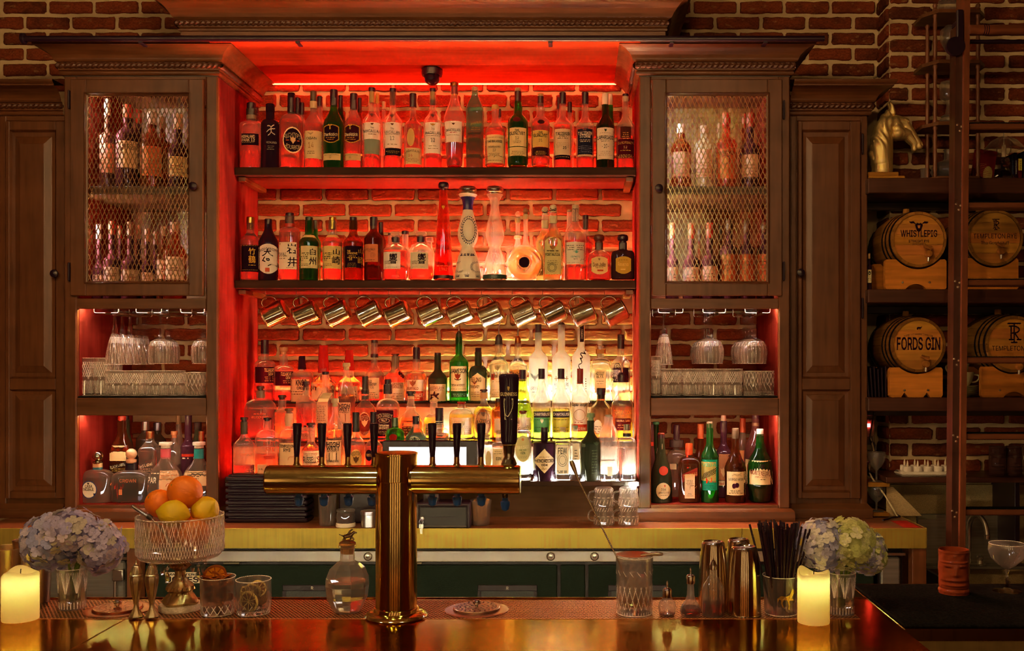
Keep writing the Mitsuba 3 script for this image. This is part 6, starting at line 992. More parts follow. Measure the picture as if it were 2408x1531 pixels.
def glass_mug(x,y,z,label):
 t = thing('glass_mug',label,'mug','upturned glass mugs')
 part(t,'body',moved(lathe([(.038,0),(.040,.003),(.038,.030),(.034,.050),(.036,.062),(.030,.070),(0,.070),(0,.064),(.028,.064),(.031,.050),(.035,.030),(.036,.001)],28,ribs=lambda th,i: 1 + .02 * np.cos(9 * th)),(x,y,z)),'mat_cut',None,50)
 part(t,'cut_pattern',moved(etch([(.040,.002),(.038,.030),(.034,.050),(.036,.062),(.030,.070)],[(a,.004,a + .2,.026) for a in np.arange(0,6.28,.35)] + [(a,.052,a + .2,.066) for a in np.arange(0,6.28,.3)] + [(a,.034,a + .3,.034) for a in np.arange(0,6.28,.5)],.0008,5),(x,y,z)),'mat_etch',None,kind='stuff')
 part(t,'handle',tube(bez([[x - .036,y - .004,z + .054],[x - .068,y - .02,z + .062],[x - .066,y - .02,z + .008],[x - .037,y - .004,z + .016]],12),.004,8),'mat_cut',None,60)
y0 = cy(1238) + .045
for i,px in enumerate((1420,1478)):
 for j in range(2): glass_mug(PX(px,y0),y0 - (.004 if j else 0),CZ + .0705 * j,f"upturned glass mug, {'upper' if j else 'lower'} of the stack {'nearer the cabinet' if i else 'nearer the matchbook glass'}")
y0 = 3.55
t = thing('till_screen','glowing white till screen with black bezel behind the beer taps','monitor')
y0 = YB + .05
sx0,sx1,sz0,sz1 = PX(899,y0),PX(1124,y0),PZ(1112,y0),PZ(1036,y0)
part(t,'bezel',box(sx0,sx1,y0,y0 + .02,sz0,sz1,.004),'mat_satin','0c0a0a')
part(t,'screen',box(PX(915,y0),PX(1097,y0),y0 - .0012,y0 - .0004,PZ(1104,y0),PZ(1051,y0)),'mat_matte','e8ecff',emitter=glow((.80,.86,1.0),1.1))
part(t,'stand',cat(box((sx0 + sx1) / 2 - .03,(sx0 + sx1) / 2 + .03,y0 + .018,y0 + .04,CZ,sz1 - .06,.003),box((sx0 + sx1) / 2 - .08,(sx0 + sx1) / 2 + .08,y0 - .02,y0 + .09,CZ,CZ + .012,.003)),'mat_satin','0c0a0a')
SH = PZ(931,YC + .05) + .0006
HANG = PZ(724,YC + .05)
def goblet_profile(R,hb,stem,rf,flute=False):
 """Upside-down stemware standing on its rim at z = 0."""
 H = hb + stem
 if flute: o = [(R,0),(R * .92,.006),(R * .84,hb * .30),(R * .66,hb * .62),(R * .46,hb * .86),(R * .30,hb),(.010,hb + .006),(.0115,hb + .012),(.0085,hb + .018),(.006,hb + .024),(.0085,hb + .030),(.006,hb + .040),(.005,H - .024),(.007,H - .010),(rf * .8,H - .004),(rf,H - .0015),(rf,H)]
 else: o = [(R * .90,0),(R * .97,hb * .25),(R,hb * .48),(R * .95,hb * .68),(R * .76,hb * .88),(R * .40,hb),(.008,hb + .008),(.0055,hb + .020),(.0075,hb + .032),(.0050,hb + .046),(.005,H - .020),(.008,H - .008),(rf * .8,H - .004),(rf,H - .0015),(rf,H)]
 return o,[(0,H),(0,hb - .006),*[(max(r - .0016,.0),z - .003 if z > .01 else 0) for r,z in o if z < hb * .97][::-1]]
def stemware(x,y,z_foot,R,hb,stem,rf,flute,label,group):
 o,i_ = goblet_profile(R,hb,stem,rf,flute); H = hb + stem
 t = thing('champagne_flute' if flute else 'wine_goblet',label,'glass',group)
 k = 'fl' if flute else 'go'
 if (k,R) not in _stem:
  bowl = [q for q in o if q[1] <= hb]; rest = [q for q in o if q[1] >= hb]
  m1 = lathe(bowl + [(0,hb - .002)] + i_[2:],30,ribs=(lambda th,j: 1 + (.028 if flute else .022) * np.cos((10 if flute else 14) * th)),caps=False)
  pz = [(r,z) for r,z in bowl]
  e = cat(etch(pz,(hatch(9,.006,hb * .9,.5) + flutes(18,.004,hb * .97)) if flute else flutes(20,.003,hb * .9),.0006),ring_(bowl[0][0],.0008),etch(pz,[(a,hb * .7,a + .10,hb * .9) for a in np.arange(0,6.28,.16)],.0009))
  _stem[k,R] = mesh_dict(m1,'mat_cut',None,50),mesh_dict(lathe([(0,hb - .001)] + rest,20),'mat_crystal',None,50),mesh_dict(e,'mat_etch')
 m = T().translate([x,y,z_foot - H])
 bk = part(t,'bowl',at(_stem[k,R][0],m),None); part(bk,'cut_pattern',at(_stem[k,R][2],m),None,kind='stuff'); part(t,'stem',at(_stem[k,R][1],m),None)
_stem = {}
def hang_row(px,n,flute,w,label,group,step=.072,y_first=None):
 yf = y_first or YC + .085; x = PX(px,yf)
 for i in range(n):
  R = w / 2 * yf / F
  stemware(x,yf + step * i,PZ(731,yf) + .0015,R,.098 if not flute else .122,.112 if not flute else .092,.032,flute,f"{label}, {'front one' if i == 0 else ['second', 'third', 'fourth', 'rearmost'][i - 1] + ' one back'}",group)
hang_row(270,5,True,46,'crystal flute hanging upside down in the rack above the tall tumblers','flutes hanging behind the orange bowl',.066)
hang_row(377,2,False,54,'round wine goblet hanging in the rack behind the orange bowl','goblets hanging behind the orange bowl')
hang_row(478,1,False,54,'round wine goblet half hidden by the cabinet post',None)
hang_row(1563,2,True,40,'crystal flute hanging beside the two rows of fluted goblets','flutes beside the fluted goblets',.10)
hang_row(1671,4,False,62,'fluted goblet of the row hanging over the middle tumblers','goblets of the row over the tumblers',.075)
hang_row(1772,4,False,64,'fluted goblet of the row hanging over the rocks glasses','goblets of the row over the rocks glasses',.075)
def rack(label,px0,px1):
 yf = YC + .045; z0,z1 = PZ(736,yf),PZ(716,yf) ; a,b = PX(px0,yf),PX(px1,yf)
 t = thing('glass_rack',label,'rack','wire stemware racks')
 for y in (yf,yf + .30): part(t,'loop',tube(np.vstack([[[a,y,z1]],bez([[a,y,z0 + .006],[a,y,z0],[a + .008,y,z0]],6),[[a + (b - a) * .45,y,z0]]]),.0021,8),'mat_metal',(.8,.66,.5),60); part(t,'loop',tube(np.vstack([[[b - (b - a) * .3,y,z0]],bez([[b - .008,y,z0],[b,y,z0],[b,y,z0 + .006]],6),[[b,y,z1]]]),.0021,8),'mat_metal',(.8,.66,.5),60)
 for x in (a + .008,a + (b - a) * .45,b - (b - a) * .3,b - .008): part(t,'runner',tube([[x,yf,z0],[x,yf + .31,z0]],.0019,6),'mat_metal',(.8,.66,.5),60)
for a,b in ((221,279),(320,380),(425,481)): rack('wire rack loop for stemware above the glasses behind the orange bowl',a,b)
for a,b in ((1548,1606),(1653,1706),(1752,1811)): rack('wire rack loop for stemware above the glasses beside the panelled cabinet',a,b)
_cut = {}
def cut_glass(kind,px,w,top,label,group,dy=.09):
 y = YC + dy; s = y / F; R = w / 2 * s; x = PX(px,y)
 zt = PZ(top,y); h = zt - SH
 k = (kind,w,top)
 if k not in _cut:
  n = 48
  def rb(th,i):
   f_ = i / 12
   if i > 13: return np.ones(len(th))
   d = np.abs(((th * 6 / np.pi + .55 * i) % 2) - 1) + np.abs(((th * 6 / np.pi - .55 * i) % 2) - 1)
   return 1 - .035 * np.abs(np.sin(6 * th)) if i < 5 else 1 - .045 * (1 - d / 2) if i < 11 else np.ones(len(th))
  o = [(R * (.93 + .07 * z),h * z) for z in np.linspace(0.015,.99,13)]
  m = lathe([(0,0),(R * .9,0)] + o + [(R * .985,h)] + [(R - .003,h - .001),(R * .93 - .0035,.012),(0,.011)],n,ribs=lambda th,i: rb(th,i - 2),caps=False)
  q = [(R * .93 + .0 * R,0)] + o + [(R,h)]
  if kind == 'low': pat = hatch(16,h * .42,h * .97,.55) + [(2 * np.pi * i / 12,h * .42,2 * np.pi * (i + .5) / 12,h * .22) for i in range(12)] + flutes(36,h * .05,h * .18)
  else: pat = hatch(14,h * .50,h * .90,.62) + hatch(14,h * .50,h * .90,.62,.22) + [(2 * np.pi * (i + e_) / 6,h * .88,2 * np.pi * (i + .5) / 6,h * .44) for i in range(6) for e_ in (0,1)] + flutes(42,h * .06,h * .40) + [(2 * np.pi * i / 6 + g_,h * .05,2 * np.pi * i / 6 + g_ * 3,h * .42) for i in range(6) for g_ in (-.08,.08)]
  _cut[k] = mesh_dict(m,'mat_cut',None,False),mesh_dict(cat(etch(q,pat,.00075 if kind != 'tall' else .0007,6),ring_(R * .99,h),ring_(R * .92,.002)),'mat_etch'),mesh_dict(lathe([(0,.001),(R * .88,.001),(R * .90,.011),(0,.011)],24),'mat_crystal',None,40)
 t = thing({'tall': 'highball_glass','tumbler': 'rocks_tumbler','low': 'low_tumbler'}[kind],label,'glass',group); M_ = T().translate([x,y,SH]).rotate([0,0,1],random.uniform(0,60))
 part(t,'wall',at(_cut[k][0],M_),None); part(t,'cut_pattern',at(_cut[k][1],M_),None,kind='stuff'); part(t,'base',at(_cut[k][2],M_),None)
for i,(px,dy) in enumerate(((201,.075),(240,.09),(232,.17),(268,.18))): cut_glass('tall',px,38,842,f"tall cut crystal highball {['nearest the red cabinet side', 'beside the squat tumblers', 'behind the nearest highball', 'furthest back'][i]}, below the flutes",'cut highballs below the flutes',dy)
for i,(px,dy) in enumerate(((272,.08),(318,.08),(366,.08),(412,.10),(300,.165),(345,.165),(395,.18))): cut_glass('tumbler',px,46,872,f"cut crystal tumbler behind the orange bowl, {['first', 'second', 'third', 'fourth'][i] + ' in the front line' if i < 4 else ['first', 'second', 'third'][i - 4] + ' in the back line'}",'cut tumblers behind the orange bowl',dy)
for i,(px,dy) in enumerate(((458,.07),(470,.15))): cut_glass('low',px,46,876,f"low faceted rocks glass by the cabinet post, {['front', 'rear'][i]} one",'low rocks glasses by the cabinet post',dy)
for i,(px,dy) in enumerate(((1541,.065),(1548,.15))): cut_glass('tall',px,24 if i == 0 else 36,838,f"tall cut crystal highball at the niche side, {['front', 'rear'][i]} one",'highballs at the niche side',dy)
for i,(px,dy) in enumerate(((1578,.075),(1629,.075),(1677,.075),(1723,.075),(1604,.165),(1652,.165),(1698,.165))): cut_glass('tumbler',px,47,868,f"cut crystal tumbler under the fluted goblets, {['first', 'second', 'third', 'fourth'][i] + ' in the front line' if i < 4 else ['first', 'second', 'third'][i - 4] + ' in the back line'}",'cut tumblers under the fluted goblets',dy)
for i,(px,dy) in enumerate(((1769,.075),(1808,.12),(1783,.19))): cut_glass('low',px,44,873,f"low faceted rocks glass in the far corner, {['front one', 'nearest the cabinet side', 'rearmost one'][i]}",'low rocks glasses in the far corner',dy)
t = thing('bar_counter','polished brass-topped bar counter running across the foreground','bar')
bx1,sm = .772,-1.115
YBB = by(1408)
part(t,'top_sheet',box(-2.4,sm - .0006,1.80,YBB,ZB - .03,ZB,.002),'mat_bar',label='polished brass sheet')
part(t,'top_sheet',box(sm + .0006,bx1,1.80,YBB,ZB - .03,ZB,.002),'mat_bar',label='polished brass sheet')
part(t,'top_sheet',box(bx1 + .001,2.1,by(1479),2.80,ZB - .03,ZB - .0004,.002),'mat_bar',label='polished brass sheet')
part(t,'fascia',box(bx1 + .004,2.1,by(1479) + .0015,by(1479) + .02,ZB - .34,ZB - .004,.002),'mat_brass_edge',(.30,.19,.07),label='dull brass front edge')
part(t,'fascia',box(bx1 - .004,bx1 - .001,1.8,by(1479),ZB - .34,ZB - .03),'mat_brass_edge',(.30,.19,.07),label='dull brass side edge')
part(t,'lip',box(-2.4,bx1,YBB,YBB + .006,ZB - .03,ZB + .003,.001),'mat_bar')
part(t,'bar_front',box(-2.4,bx1,1.84,YBB - .05,.05,ZB - .03),'mat_wood',WOOD,extra=0)
part(t,'bar_front',box(bx1 + .02,2.1,by(1479) + .03,2.76,.05,ZB - .03),'mat_wood',WOOD,extra=0)
solo('drip_tray','long perforated copper drip tray set along the back of the bar','drip tray',box(PX(62,2.5),PX(2020,2.42),by(1456),by(1412),ZB - .001,ZB + .0012,.0005),'mat_tray')
t = solo('bar_mat','black rubber service mat at the bar end under the tiki mug','mat',box(bx1 + .004,2.05,by(1477),by(1379),ZB,ZB + .007,.002),'mat_rubber')
BZ = ZB + .0013
def lid(px,label,c):
 t = thing('drain_cover',label,'drain cover',None)
 y = by(1436); x = PX(px,y); r = 75.5 * y / F
 part(t,'ring',moved(lathe([(r,0),(r,.0015),(r - .003,.003),(r * .74,.003),(r * .73,.002)],48),(x,y,BZ)),'mat_metal',c,40)
 part(t,'plate',moved(lathe([(r * .72,.003),(r * .72,.0075),(r * .70,.009),(0,.009)],48),(x,y,BZ)),'mat_metal',tuple(q * .85 for q in c),40)
 hs = [moved(trimesh.creation.cylinder(.0026,.0006,sections=8),(x + rr * math.cos(a),y + rr * math.sin(a),BZ + .0092)) for rr,n in ((.018,8),(.030,14),(.042,20),(.05,24)) for a in np.arange(n) / n * 2 * np.pi if rr < r * .68]
 part(t,'holes',cat(*hs),'mat_satin','0a0706',kind='stuff')
 part(t,'knob',moved(lathe([(.004,0),(.004,.004),(.009,.008),(.010,.013),(.006,.017),(0,.018)],20),(x,y,BZ + .009)),'mat_mirror',(.7,.62,.55),60,label='small polished knob')
lid(1121,'round perforated copper drain cover with knob on the tray by the beer tower',(.62,.40,.32))
lid(277,'round perforated copper drain cover with knob beside the hydrangea vase',(.50,.20,.11))
BR = (.85,.55,.20)
yt = by(1456) + .03; xt = PX(932,yt); rc = 48 * yt / F; ra = 34 * yt / F; za = PZ(1128,yt)
t = thing('beer_tower','polished brass T-shaped beer tower with black tap handles','beer tower')
part(t,'flange',moved(lathe([(.076,0),(.078,.003),(.074,.008),(.064,.012),(.056,.014),(.055,.022),(.051,.024)],56),(xt,yt,ZB)),'mat_mirror',BR,40)
part(t,'column',moved(lathe([(rc,.01),(rc,PZ(1130,yt) - ZB - .0008),(rc - .0008,PZ(1130,yt) - ZB),(rc,PZ(1130,yt) - ZB + .0008),(rc,PZ(1070,yt) - ZB),(rc + .0015,PZ(1069,yt) - ZB),(rc + .0015,PZ(1065,yt) - ZB),(rc - .002,PZ(1063.5,yt) - ZB),(0,PZ(1063.5,yt) - ZB)],72),(xt,yt,ZB)),'mat_mirror',BR,40)
for sgn,end in ((-1,629),(1,1224)):
 xe = PX(end,yt)
 part(t,'arm',moved(lathe([(ra,0),(ra,abs(xe - xt) - .004),(ra - .003,abs(xe - xt)),(ra * .98,abs(xe - xt)),(0,abs(xe - xt))],64),(xt,yt,za),(90 * sgn,(0,1,0))),'mat_mirror',BR,40)
 part(t,'collar',moved(lathe([(rc * .99,-.0),(ra + .004,0),(ra + .002,.006)],48,caps=False),(xt + sgn * rc * .72,yt,za),(90 * sgn,(0,1,0))),'mat_mirror',BR,40)
def on_col(a,b):
 th = -math.pi / 2 + a / rc
 return np.stack([xt + (rc + .0006) * np.cos(th),yt + (rc + .0006) * np.sin(th),b],1)
v2,f = flat_text('MICRO MATIC',True); part(t,'badge_lettering',facing(flat_mesh(v2 * [.038 / np.ptp(v2[:,0]),.0042],f,lambda a,b: on_col(a + .004,PZ(1428,yt) + b))),'mat_matte','1c120c')
hx_ = [Polygon([(math.cos(k) * .0034 + dx,math.sin(k) * .0034 + dy) for k in np.arange(6) * np.pi / 3 + .5]) for dx,dy in ((0,0),(.006,-.005),(.001,-.007))]
v2,f = flat_poly(unary_union(hx_)); part(t,'badge',facing(flat_mesh(v2,f,lambda a,b: on_col(a - .021,PZ(1427,yt) + b))),'mat_matte','a8201a')
ytp = yt + .012
handle_d = mesh_dict(lathe([(.0060,0),(.0066,.006),(.0080,.024),(.0110,.080),(.0108,.083),(.0095,.085),(0,.085)],20),'mat_gloss','0d0a0a',40)
ferr_d = mesh_dict(lathe([(.009,0),(.0092,.004),(.0068,.008),(.0068,.022),(.0062,.024)],20),'mat_mirror',BR,40)
for px in (698,757,818,880,1017,1074,1131):
 x = PX(px,ytp); z = za + ra - .001
 h = part(t,'tap_handle',at(handle_d,T().translate([x,ytp,z + .020]).rotate([0,1,0],random.gauss(0,.8))),None,label='black tapered tap handle')
 part(h,'ferrule',at(ferr_d,T().translate([x,ytp,z - .003])),None)
x = PX(1197,ytp); z = za + ra - .001
gp = [(.0165,.052),(.0200,.060),(.0245,.205),(.0255,.218),(.024,.224),(.020,.228),(0,.230)]
h = part(t,'tap_handle',moved(lathe(gp,40,2.4,.8),(x,ytp,z)),'mat_gloss','0d0b0c',40,label='tall black stout tap handle with gold lettering')
part(h,'ferrule',moved(lathe([(.017,0),(.020,.006),(.016,.016),(.012,.024),(.014,.034),(.015,.050),(.017,.054)],28),(x,ytp,z - .003)),'mat_mirror',(.6,.5,.35),40)
gs = surface(gp,2.4,.8,.0006)
def on_tap(a,b):
 X_,Y_,Z_ = gs(a,b - z); return np.stack([X_ + x,Y_ + ytp,Z_ + z],1)
ty = ytp - .018
v2,f = flat_text('GUINNESS',True); part(h,'lettering',facing(flat_mesh(v2 * [40 * ty / F / np.ptp(v2[:,0]),8.0 * ty / F],f,lambda a,b: on_tap(a,PZ(927,ty) + b))),'mat_matte','d8c79a')
HARP = flat_stroke([bez([(-.5,.9),(-.1,1.1),(.6,.9),(.45,.2)],8),[(.45,.2),(.05,-.9)],bez([(-.5,.9),(-.7,.2),(-.3,-.5),(.05,-.9)],8),[(-.2,.85),(-.2,-.4)],[(.05,.9),(.05,-.6)],[(.25,.85),(.25,-.2)]],.16)
part(h,'emblem',facing(flat_mesh(HARP[0] * .0052,HARP[1],lambda a,b: on_tap(a,PZ(914,ty) + b))),'mat_matte','c8a85a')
GLS = flat_stroke([[(-.42,1),(.42,1),(.42,.9),(-.42,.9),(-.42,1)],bez([(-.42,.9),(-.5,.2),(-.3,-.4),(-.36,-1)],10),[(-.36,-1),(.32,-1)],bez([(.42,.9),(.5,.2),(.25,-.3),(-.05,-.72)],10),bez([(-.36,-.4),(-.3,-.6),(-.2,-.7),(-.05,-.72)],6)],.07)
part(h,'glass_emblem',facing(flat_mesh(GLS[0] * .0255,GLS[1],lambda a,b: on_tap(a,PZ(962,ty) + b))),'mat_matte','c9c2a4')
yf_ = yt + .05
for px in (703,762,820,875,1017,1075,1132,1188):
 x = PX(px,yf_); z = za - ra
 fk = part(t,'faucet',tube([[x,yt + .02,za - ra * .6],[x,yf_,za - ra * .8],[x,yf_,z - .018]],[.009,.009,.0065],10),'mat_metal',(.55,.42,.3) if px != 1188 else (.05,.05,.05),60)
 part(fk,'hygiene_plug',moved(lathe([(.002,-.024),(.009,-.020),(.012,-.006),(.012,0),(.008,.003),(.008,.010)],16),(x,yf_,z - .014 - (.012 if px == 1188 else 0))),'mat_satin','1f4fa0',40,label='blue plastic faucet plug')
def candle(label,px,w,top,base,c,k):
 yf = by(base); R = w / 2 * yf / F; R = w / 2 * (yf + R) / F; y = yf + R; x = PX(px,y); h = PZ(top,y) - ZB
 t = thing('pillar_candle',label,'candle')
 n = 48; th = np.arange(n) * 2 * np.pi / n
 rim = h + .006 * np.sin(th * 2 + px) + .004 * np.sin(3 * th + 1)
 pr = [(R * .98,.001),(R,.004),(R,h * .3),(R,h * .55),(R,h * .72),(R,h * .82),(R,h * .88),(R * .985,h * .93),(R * .93,h * .955),(R * .84,h * .92),(R * .6,h * .84),(R * .3,h * .825),(0,h * .82)]
 m = lathe(pr[:-1] + [(R * .02,h * .82)],n); v = np.array(m.vertices)
 top_ = np.arange(len(v)); zz = v[:,2]; wgt = np.clip((zz - h * .6) / (h * .35),0,1)
 ang = np.arctan2(v[:,1],v[:,0]); v[:,2] += wgt * (.0055 * np.sin(ang * 2 + px) + .004 * np.sin(3 * ang + 1)); m.vertices = v
 part(t,'wax',moved(m,(x,y,ZB)),'mat_frost',(.93,.86,.58),50)
 part(t,'lamp',moved(lathe([(0,-.006),(.005,-.003),(.006,.004),(.003,.014),(0,.018)],14),(x,y,ZB + h * .70)),'mat_matte','ffffff',60,emitter=glow((1,.60,.11),k))
 part(t,'wick',tube([[x,y,ZB + h * .80],[x + .001,y,ZB + h * 1.0]],.0012,6),'mat_matte','1a140c')
candle('glowing ivory pillar candle beside the blue hydrangea vase',48,80,1338,1468,None,LED['candle'])
candle('glowing ivory pillar candle between the straw glass and green-white hydrangeas',1913,75,1338,1474,None,LED['candle'])
def petal_mesh(r):
 a = np.array([(0,0,0),(-.32,.35,.06),(0,.40,.02),(.32,.35,.06),(-.42,.75,.10),(0,.78,.05),(.42,.75,.10),(-.2,1.0,.04),(.2,1.0,.04)]) * r
 f = [(0,2,1),(0,3,2),(1,2,5),(1,5,4),(2,3,6),(2,6,5),(4,5,7),(5,8,7),(5,6,8)]
 return a,f
def hydrangea(label,px,base,vw,vtop,blooms,y_off):
 yf = by(base); R = vw / 2 * (yf + .03) / F; y = yf + R; x = PX(px,y)
 t = thing('hydrangea_vase',label,'flowers')
 H = PZ(vtop,y) - BZ
 vs = part(t,'vase',moved(lathe([(0,0),(R * .86,0),(R * .88,.003),(R * .90,H * .3),(R * 1.02,H),(R * 1.02 - .003,H),(R * .90 - .004,H * .3),(R * .84 - .004,.014),(0,.012)],40,ribs=lambda th,i: 1 + (.02 * np.cos(12 * th) if i < 5 else 0)),(x,y,BZ)),'mat_cut',None,False,label='cut glass vase with fan pattern')
 part(vs,'cut_pattern',moved(cat(etch([(R * .88,0),(R * .90,H * .3),(R * 1.02,H)],[(c0 + g_,H * .93,c0 + g_ * .12,H * .42) for c0 in np.arange(8) * np.pi / 4 for g_ in (-.36,-.24,-.12,0,.12,.24,.36)] + flutes(26,.004,H * .2),.0007,6),ring_(R * 1.02,H)),(x,y,BZ)),'mat_etch',None,kind='stuff')
 part(t,'water',moved(lathe([(0,.014),(R * .80,.015),(R * .82,H * .45),(0,H * .45)],24),(x,y,BZ)),'mat_liquid',(.93,.94,.86),40)
 st = [tube(bez([[x + random.uniform(-.2,.2) * R,y + random.uniform(-.2,.2) * R,BZ + .02],[x,y,BZ + H * .6],[x + random.uniform(-1,1) * R,y,BZ + H * 1.2]],6),.0035,7) for _ in range(4)]
 for s in st: part(t,'stem',s,'mat_matte','4a5c26',60)
 for (cx_,cy_,rx,ry,pal) in blooms:
  g = np.random.default_rng(int(cx_)); yy = y + y_off * 0
  c = np.array([PX(cx_,yy),yy + g.uniform(-.01,.01),PZ(cy_,yy)]); ax = np.array([rx * yy / F,(rx + ry) / 2 * yy / F,ry * yy / F])
  bk = part(t,'bloom',trimesh.util.concatenate([ball(1,(0,0,0),2)]).apply_scale(ax * .84).apply_translation(c),'mat_matte',pal[0],True)
  nf = 122; groups = {}
  i = np.arange(nf) + .5; ph = np.arccos(1 - 2 * i / nf); th = np.pi * (1 + 5 ** .5) * i
  dirs = np.stack([np.cos(th) * np.sin(ph),np.sin(th) * np.sin(ph),np.cos(ph)],1)
  for d in dirs:
   if d[1] > .55: continue
   d = d + g.normal(0,.10,3); d /= np.linalg.norm(d)
   pos = c + ax * d * g.uniform(.93,1.06)
   nrm = d / ax; nrm /= np.linalg.norm(nrm); nrm += g.normal(0,.22,3); nrm /= np.linalg.norm(nrm)
   u = np.cross(nrm,[0,0,1] if abs(nrm[2]) < .9 else [1,0,0]); u /= np.linalg.norm(u); w = np.cross(nrm,u)
   col = pal[g.integers(len(pal))]; r = g.uniform(.0140,.0168); a0 = g.uniform(0,6.28)
   vv,ff = [],[]
   for q in range(4):
    a = a0 + q * np.pi / 2 + g.normal(0,.08); pa,pf = petal_mesh(r)
    e1,e2 = math.cos(a) * u + math.sin(a) * w,-math.sin(a) * u + math.cos(a) * w
    vv.append(pos + pa[:,:1] * e2 * 1.25 + pa[:,1:2] * e1 + (pa[:,2:] * 1.2 + .0006 * q) * nrm); ff += [tuple(z + 9 * q for z in tri) for tri in pf]
   m = trimesh.Trimesh(np.vstack(vv),np.array(ff),process=False)
   part(bk,'floret',m,'mat_petal',col,True)
   part(bk,'eye',ball(.0014,pos + nrm * .0014,0),'mat_matte','c8c48a',False) if False else None
BLUE = ('8d93bd','9a9cc4','a7a5c6','7f88b4','b4aec6','9d9fbe','b9b39a'); VIO = ('a49fc0','b5aecb','9592ba','c2b6c8','aaa6a0'); GRN = ('c2c78a','cfd3a0','b3bb78','d6d8b6'); PALE_ = ('b9b8d2','a9abce','cccbd8','dadad6','9ca0c6')
hydrangea('bunch of blue-violet hydrangeas in a cut glass vase beside the glowing candle and fruit bowl',170,1440,66,1335,((128,1272,74,62,BLUE),(172,1250,68,52,VIO),(236,1287,48,58,VIO)),0)
hydrangea('bunch of pale blue and green-white hydrangeas in a cut glass vase beside the service mat',1978,1452,66,1345,((1932,1280,54,58,PALE_),(1998,1278,62,56,GRN),(2040,1300,42,46,GRN + PALE_)),0)
yf = by(1447); y = yf + .053; x = PX(424,y); s = y / F
t = thing('fruit_compote','crystal bowl of citrus on an ornate bronze foot with hanging crystal drops','fruit bowl')
part(t,'marble_base',moved(lathe([(0,0),(.050,0),(.052,.003),(.052,.013),(.050,.016),(0,.016)],48),(x,y,BZ)),'mat_speck','b9b2a2',40,label='round white marble base')
ft = lathe([(.042,.016),(.045,.022),(.040,.030),(.030,.040),(.026,.046),(.034,.052),(.032,.062),(.020,.072),(.013,.084),(.012,.100),(.022,.108),(.026,.114),(.016,.120),(.020,.128),(.044,.134),(.048,.138),(.046,.142)],32,ribs=lambda th,i: 1 + (.10 * np.cos(4 * th + .8) if i < 3 else .09 * np.cos(8 * th + i) if i < 14 else .02 * np.cos(24 * th)))
part(t,'bronze_foot',moved(ft,(x,y,BZ)),'mat_metal',(.50,.33,.15),30,label='ornate cast bronze foot')
zb0 = PZ(1316,y); hb = PZ(1212,y) - zb0; Rb = 98 * s
nb = 120
def crys(th,i):
 if i < 1 or i > 13: return np.ones(len(th))
 d = np.abs((((th * 12 / np.pi) + .5 * i) % 2) - 1)
 return 1 - .028 * d + (.012 * np.cos(60 * th) if 3 < i < 10 else 0)
bo = [(.040,0),(Rb * .62,.002),(Rb * .90,.008),(Rb * .985,.018)] + [(Rb,.018 + (hb - .018) * q) for q in np.linspace(.1,1,9)]
bi = [(Rb - .005,hb - .001),(Rb * .93,.024),(Rb * .8,.012),(0,.010)]
bm = lathe([(0,0)] + bo + bi,nb,ribs=lambda th,i: crys(th,i - 1) if i < len(bo) else np.ones(len(th)),caps=False)
v = np.array(bm.vertices); ang = np.arctan2(v[:,1],v[:,0]); v[:,2] += np.where(v[:,2] > hb * .9,.0035 * np.abs(np.sin(9 * ang)),0); bm.vertices = v
part(t,'bowl',moved(bm,(x,y,zb0)),'mat_cut',None,False,label='deep-cut crystal bowl')
bq = [(r_,z_) for r_,z_ in bo]
part(t,'cut_pattern',moved(cat(etch(bq,hatch(100,.020,hb * .55,.11) + hatch(64,hb * .55,hb * .97,.11) + [(2 * np.pi * (i + e_ * .5) / 12,hb * .95,2 * np.pi * (i + .25) / 12,hb * .50) for i in range(12) for e_ in (0,1)] + [(a,.012,a + .1,.004) for a in np.arange(0,6.28,.06)],.0005,4),ring_(Rb * .985,hb,.0014,80)),(x,y,zb0)),'mat_etch',None,kind='stuff')
for i in range(10):
 a = i / 10 * 2 * np.pi + .2; px_,py_ = x + .062 * math.cos(a),y + .062 * math.sin(a)
 part(t,'drop',moved(lathe([(.0005,-.034),(.005,-.028),(.0062,-.020),(.003,-.008),(.0008,-.002)],8),(px_,py_,zb0 - .014)),'mat_crystal',None,False,label='hanging crystal drop')
 part(t,'bead',ball(.0045,(px_,py_,zb0 - .0105),1),'mat_crystal',None,False)
 part(t,'hook',tube([[x + .05 * math.cos(a),y + .05 * math.sin(a),zb0 - .002],[px_,py_,zb0 - .004],[px_,py_,zb0 - .008]],.0008,5),'mat_metal',(.5,.35,.16))
def orange(label,cx_,cy_,r,dy,cat_='orange'):
 yy = y + dy; c = (PX(cx_,yy),yy,PZ(cy_,yy)); R = r * yy / F
 m = ball(R,(0,0,0),3,(1.03,1.03,.97)); v = np.array(m.vertices); v *= (1 + .012 * (meshkit.noise(v / R * 1.6 + cx_) - .5))[:,None]; m.vertices = v
 m.apply_transform(trimesh.transformations.euler_matrix(random.uniform(-.9,.3),random.uniform(-.6,.6),0))
 t = thing('orange',label,'orange',None)
 part(t,'peel',moved(m,c),'mat_peel','e8760e',True)
 d = np.array([-.5,-.7,.5]); d /= np.linalg.norm(d)
 part(t,'stem_button',ball(.0028,np.array(c) + d * R * .99,1,(1,1,1)),'mat_matte','6a5a24')
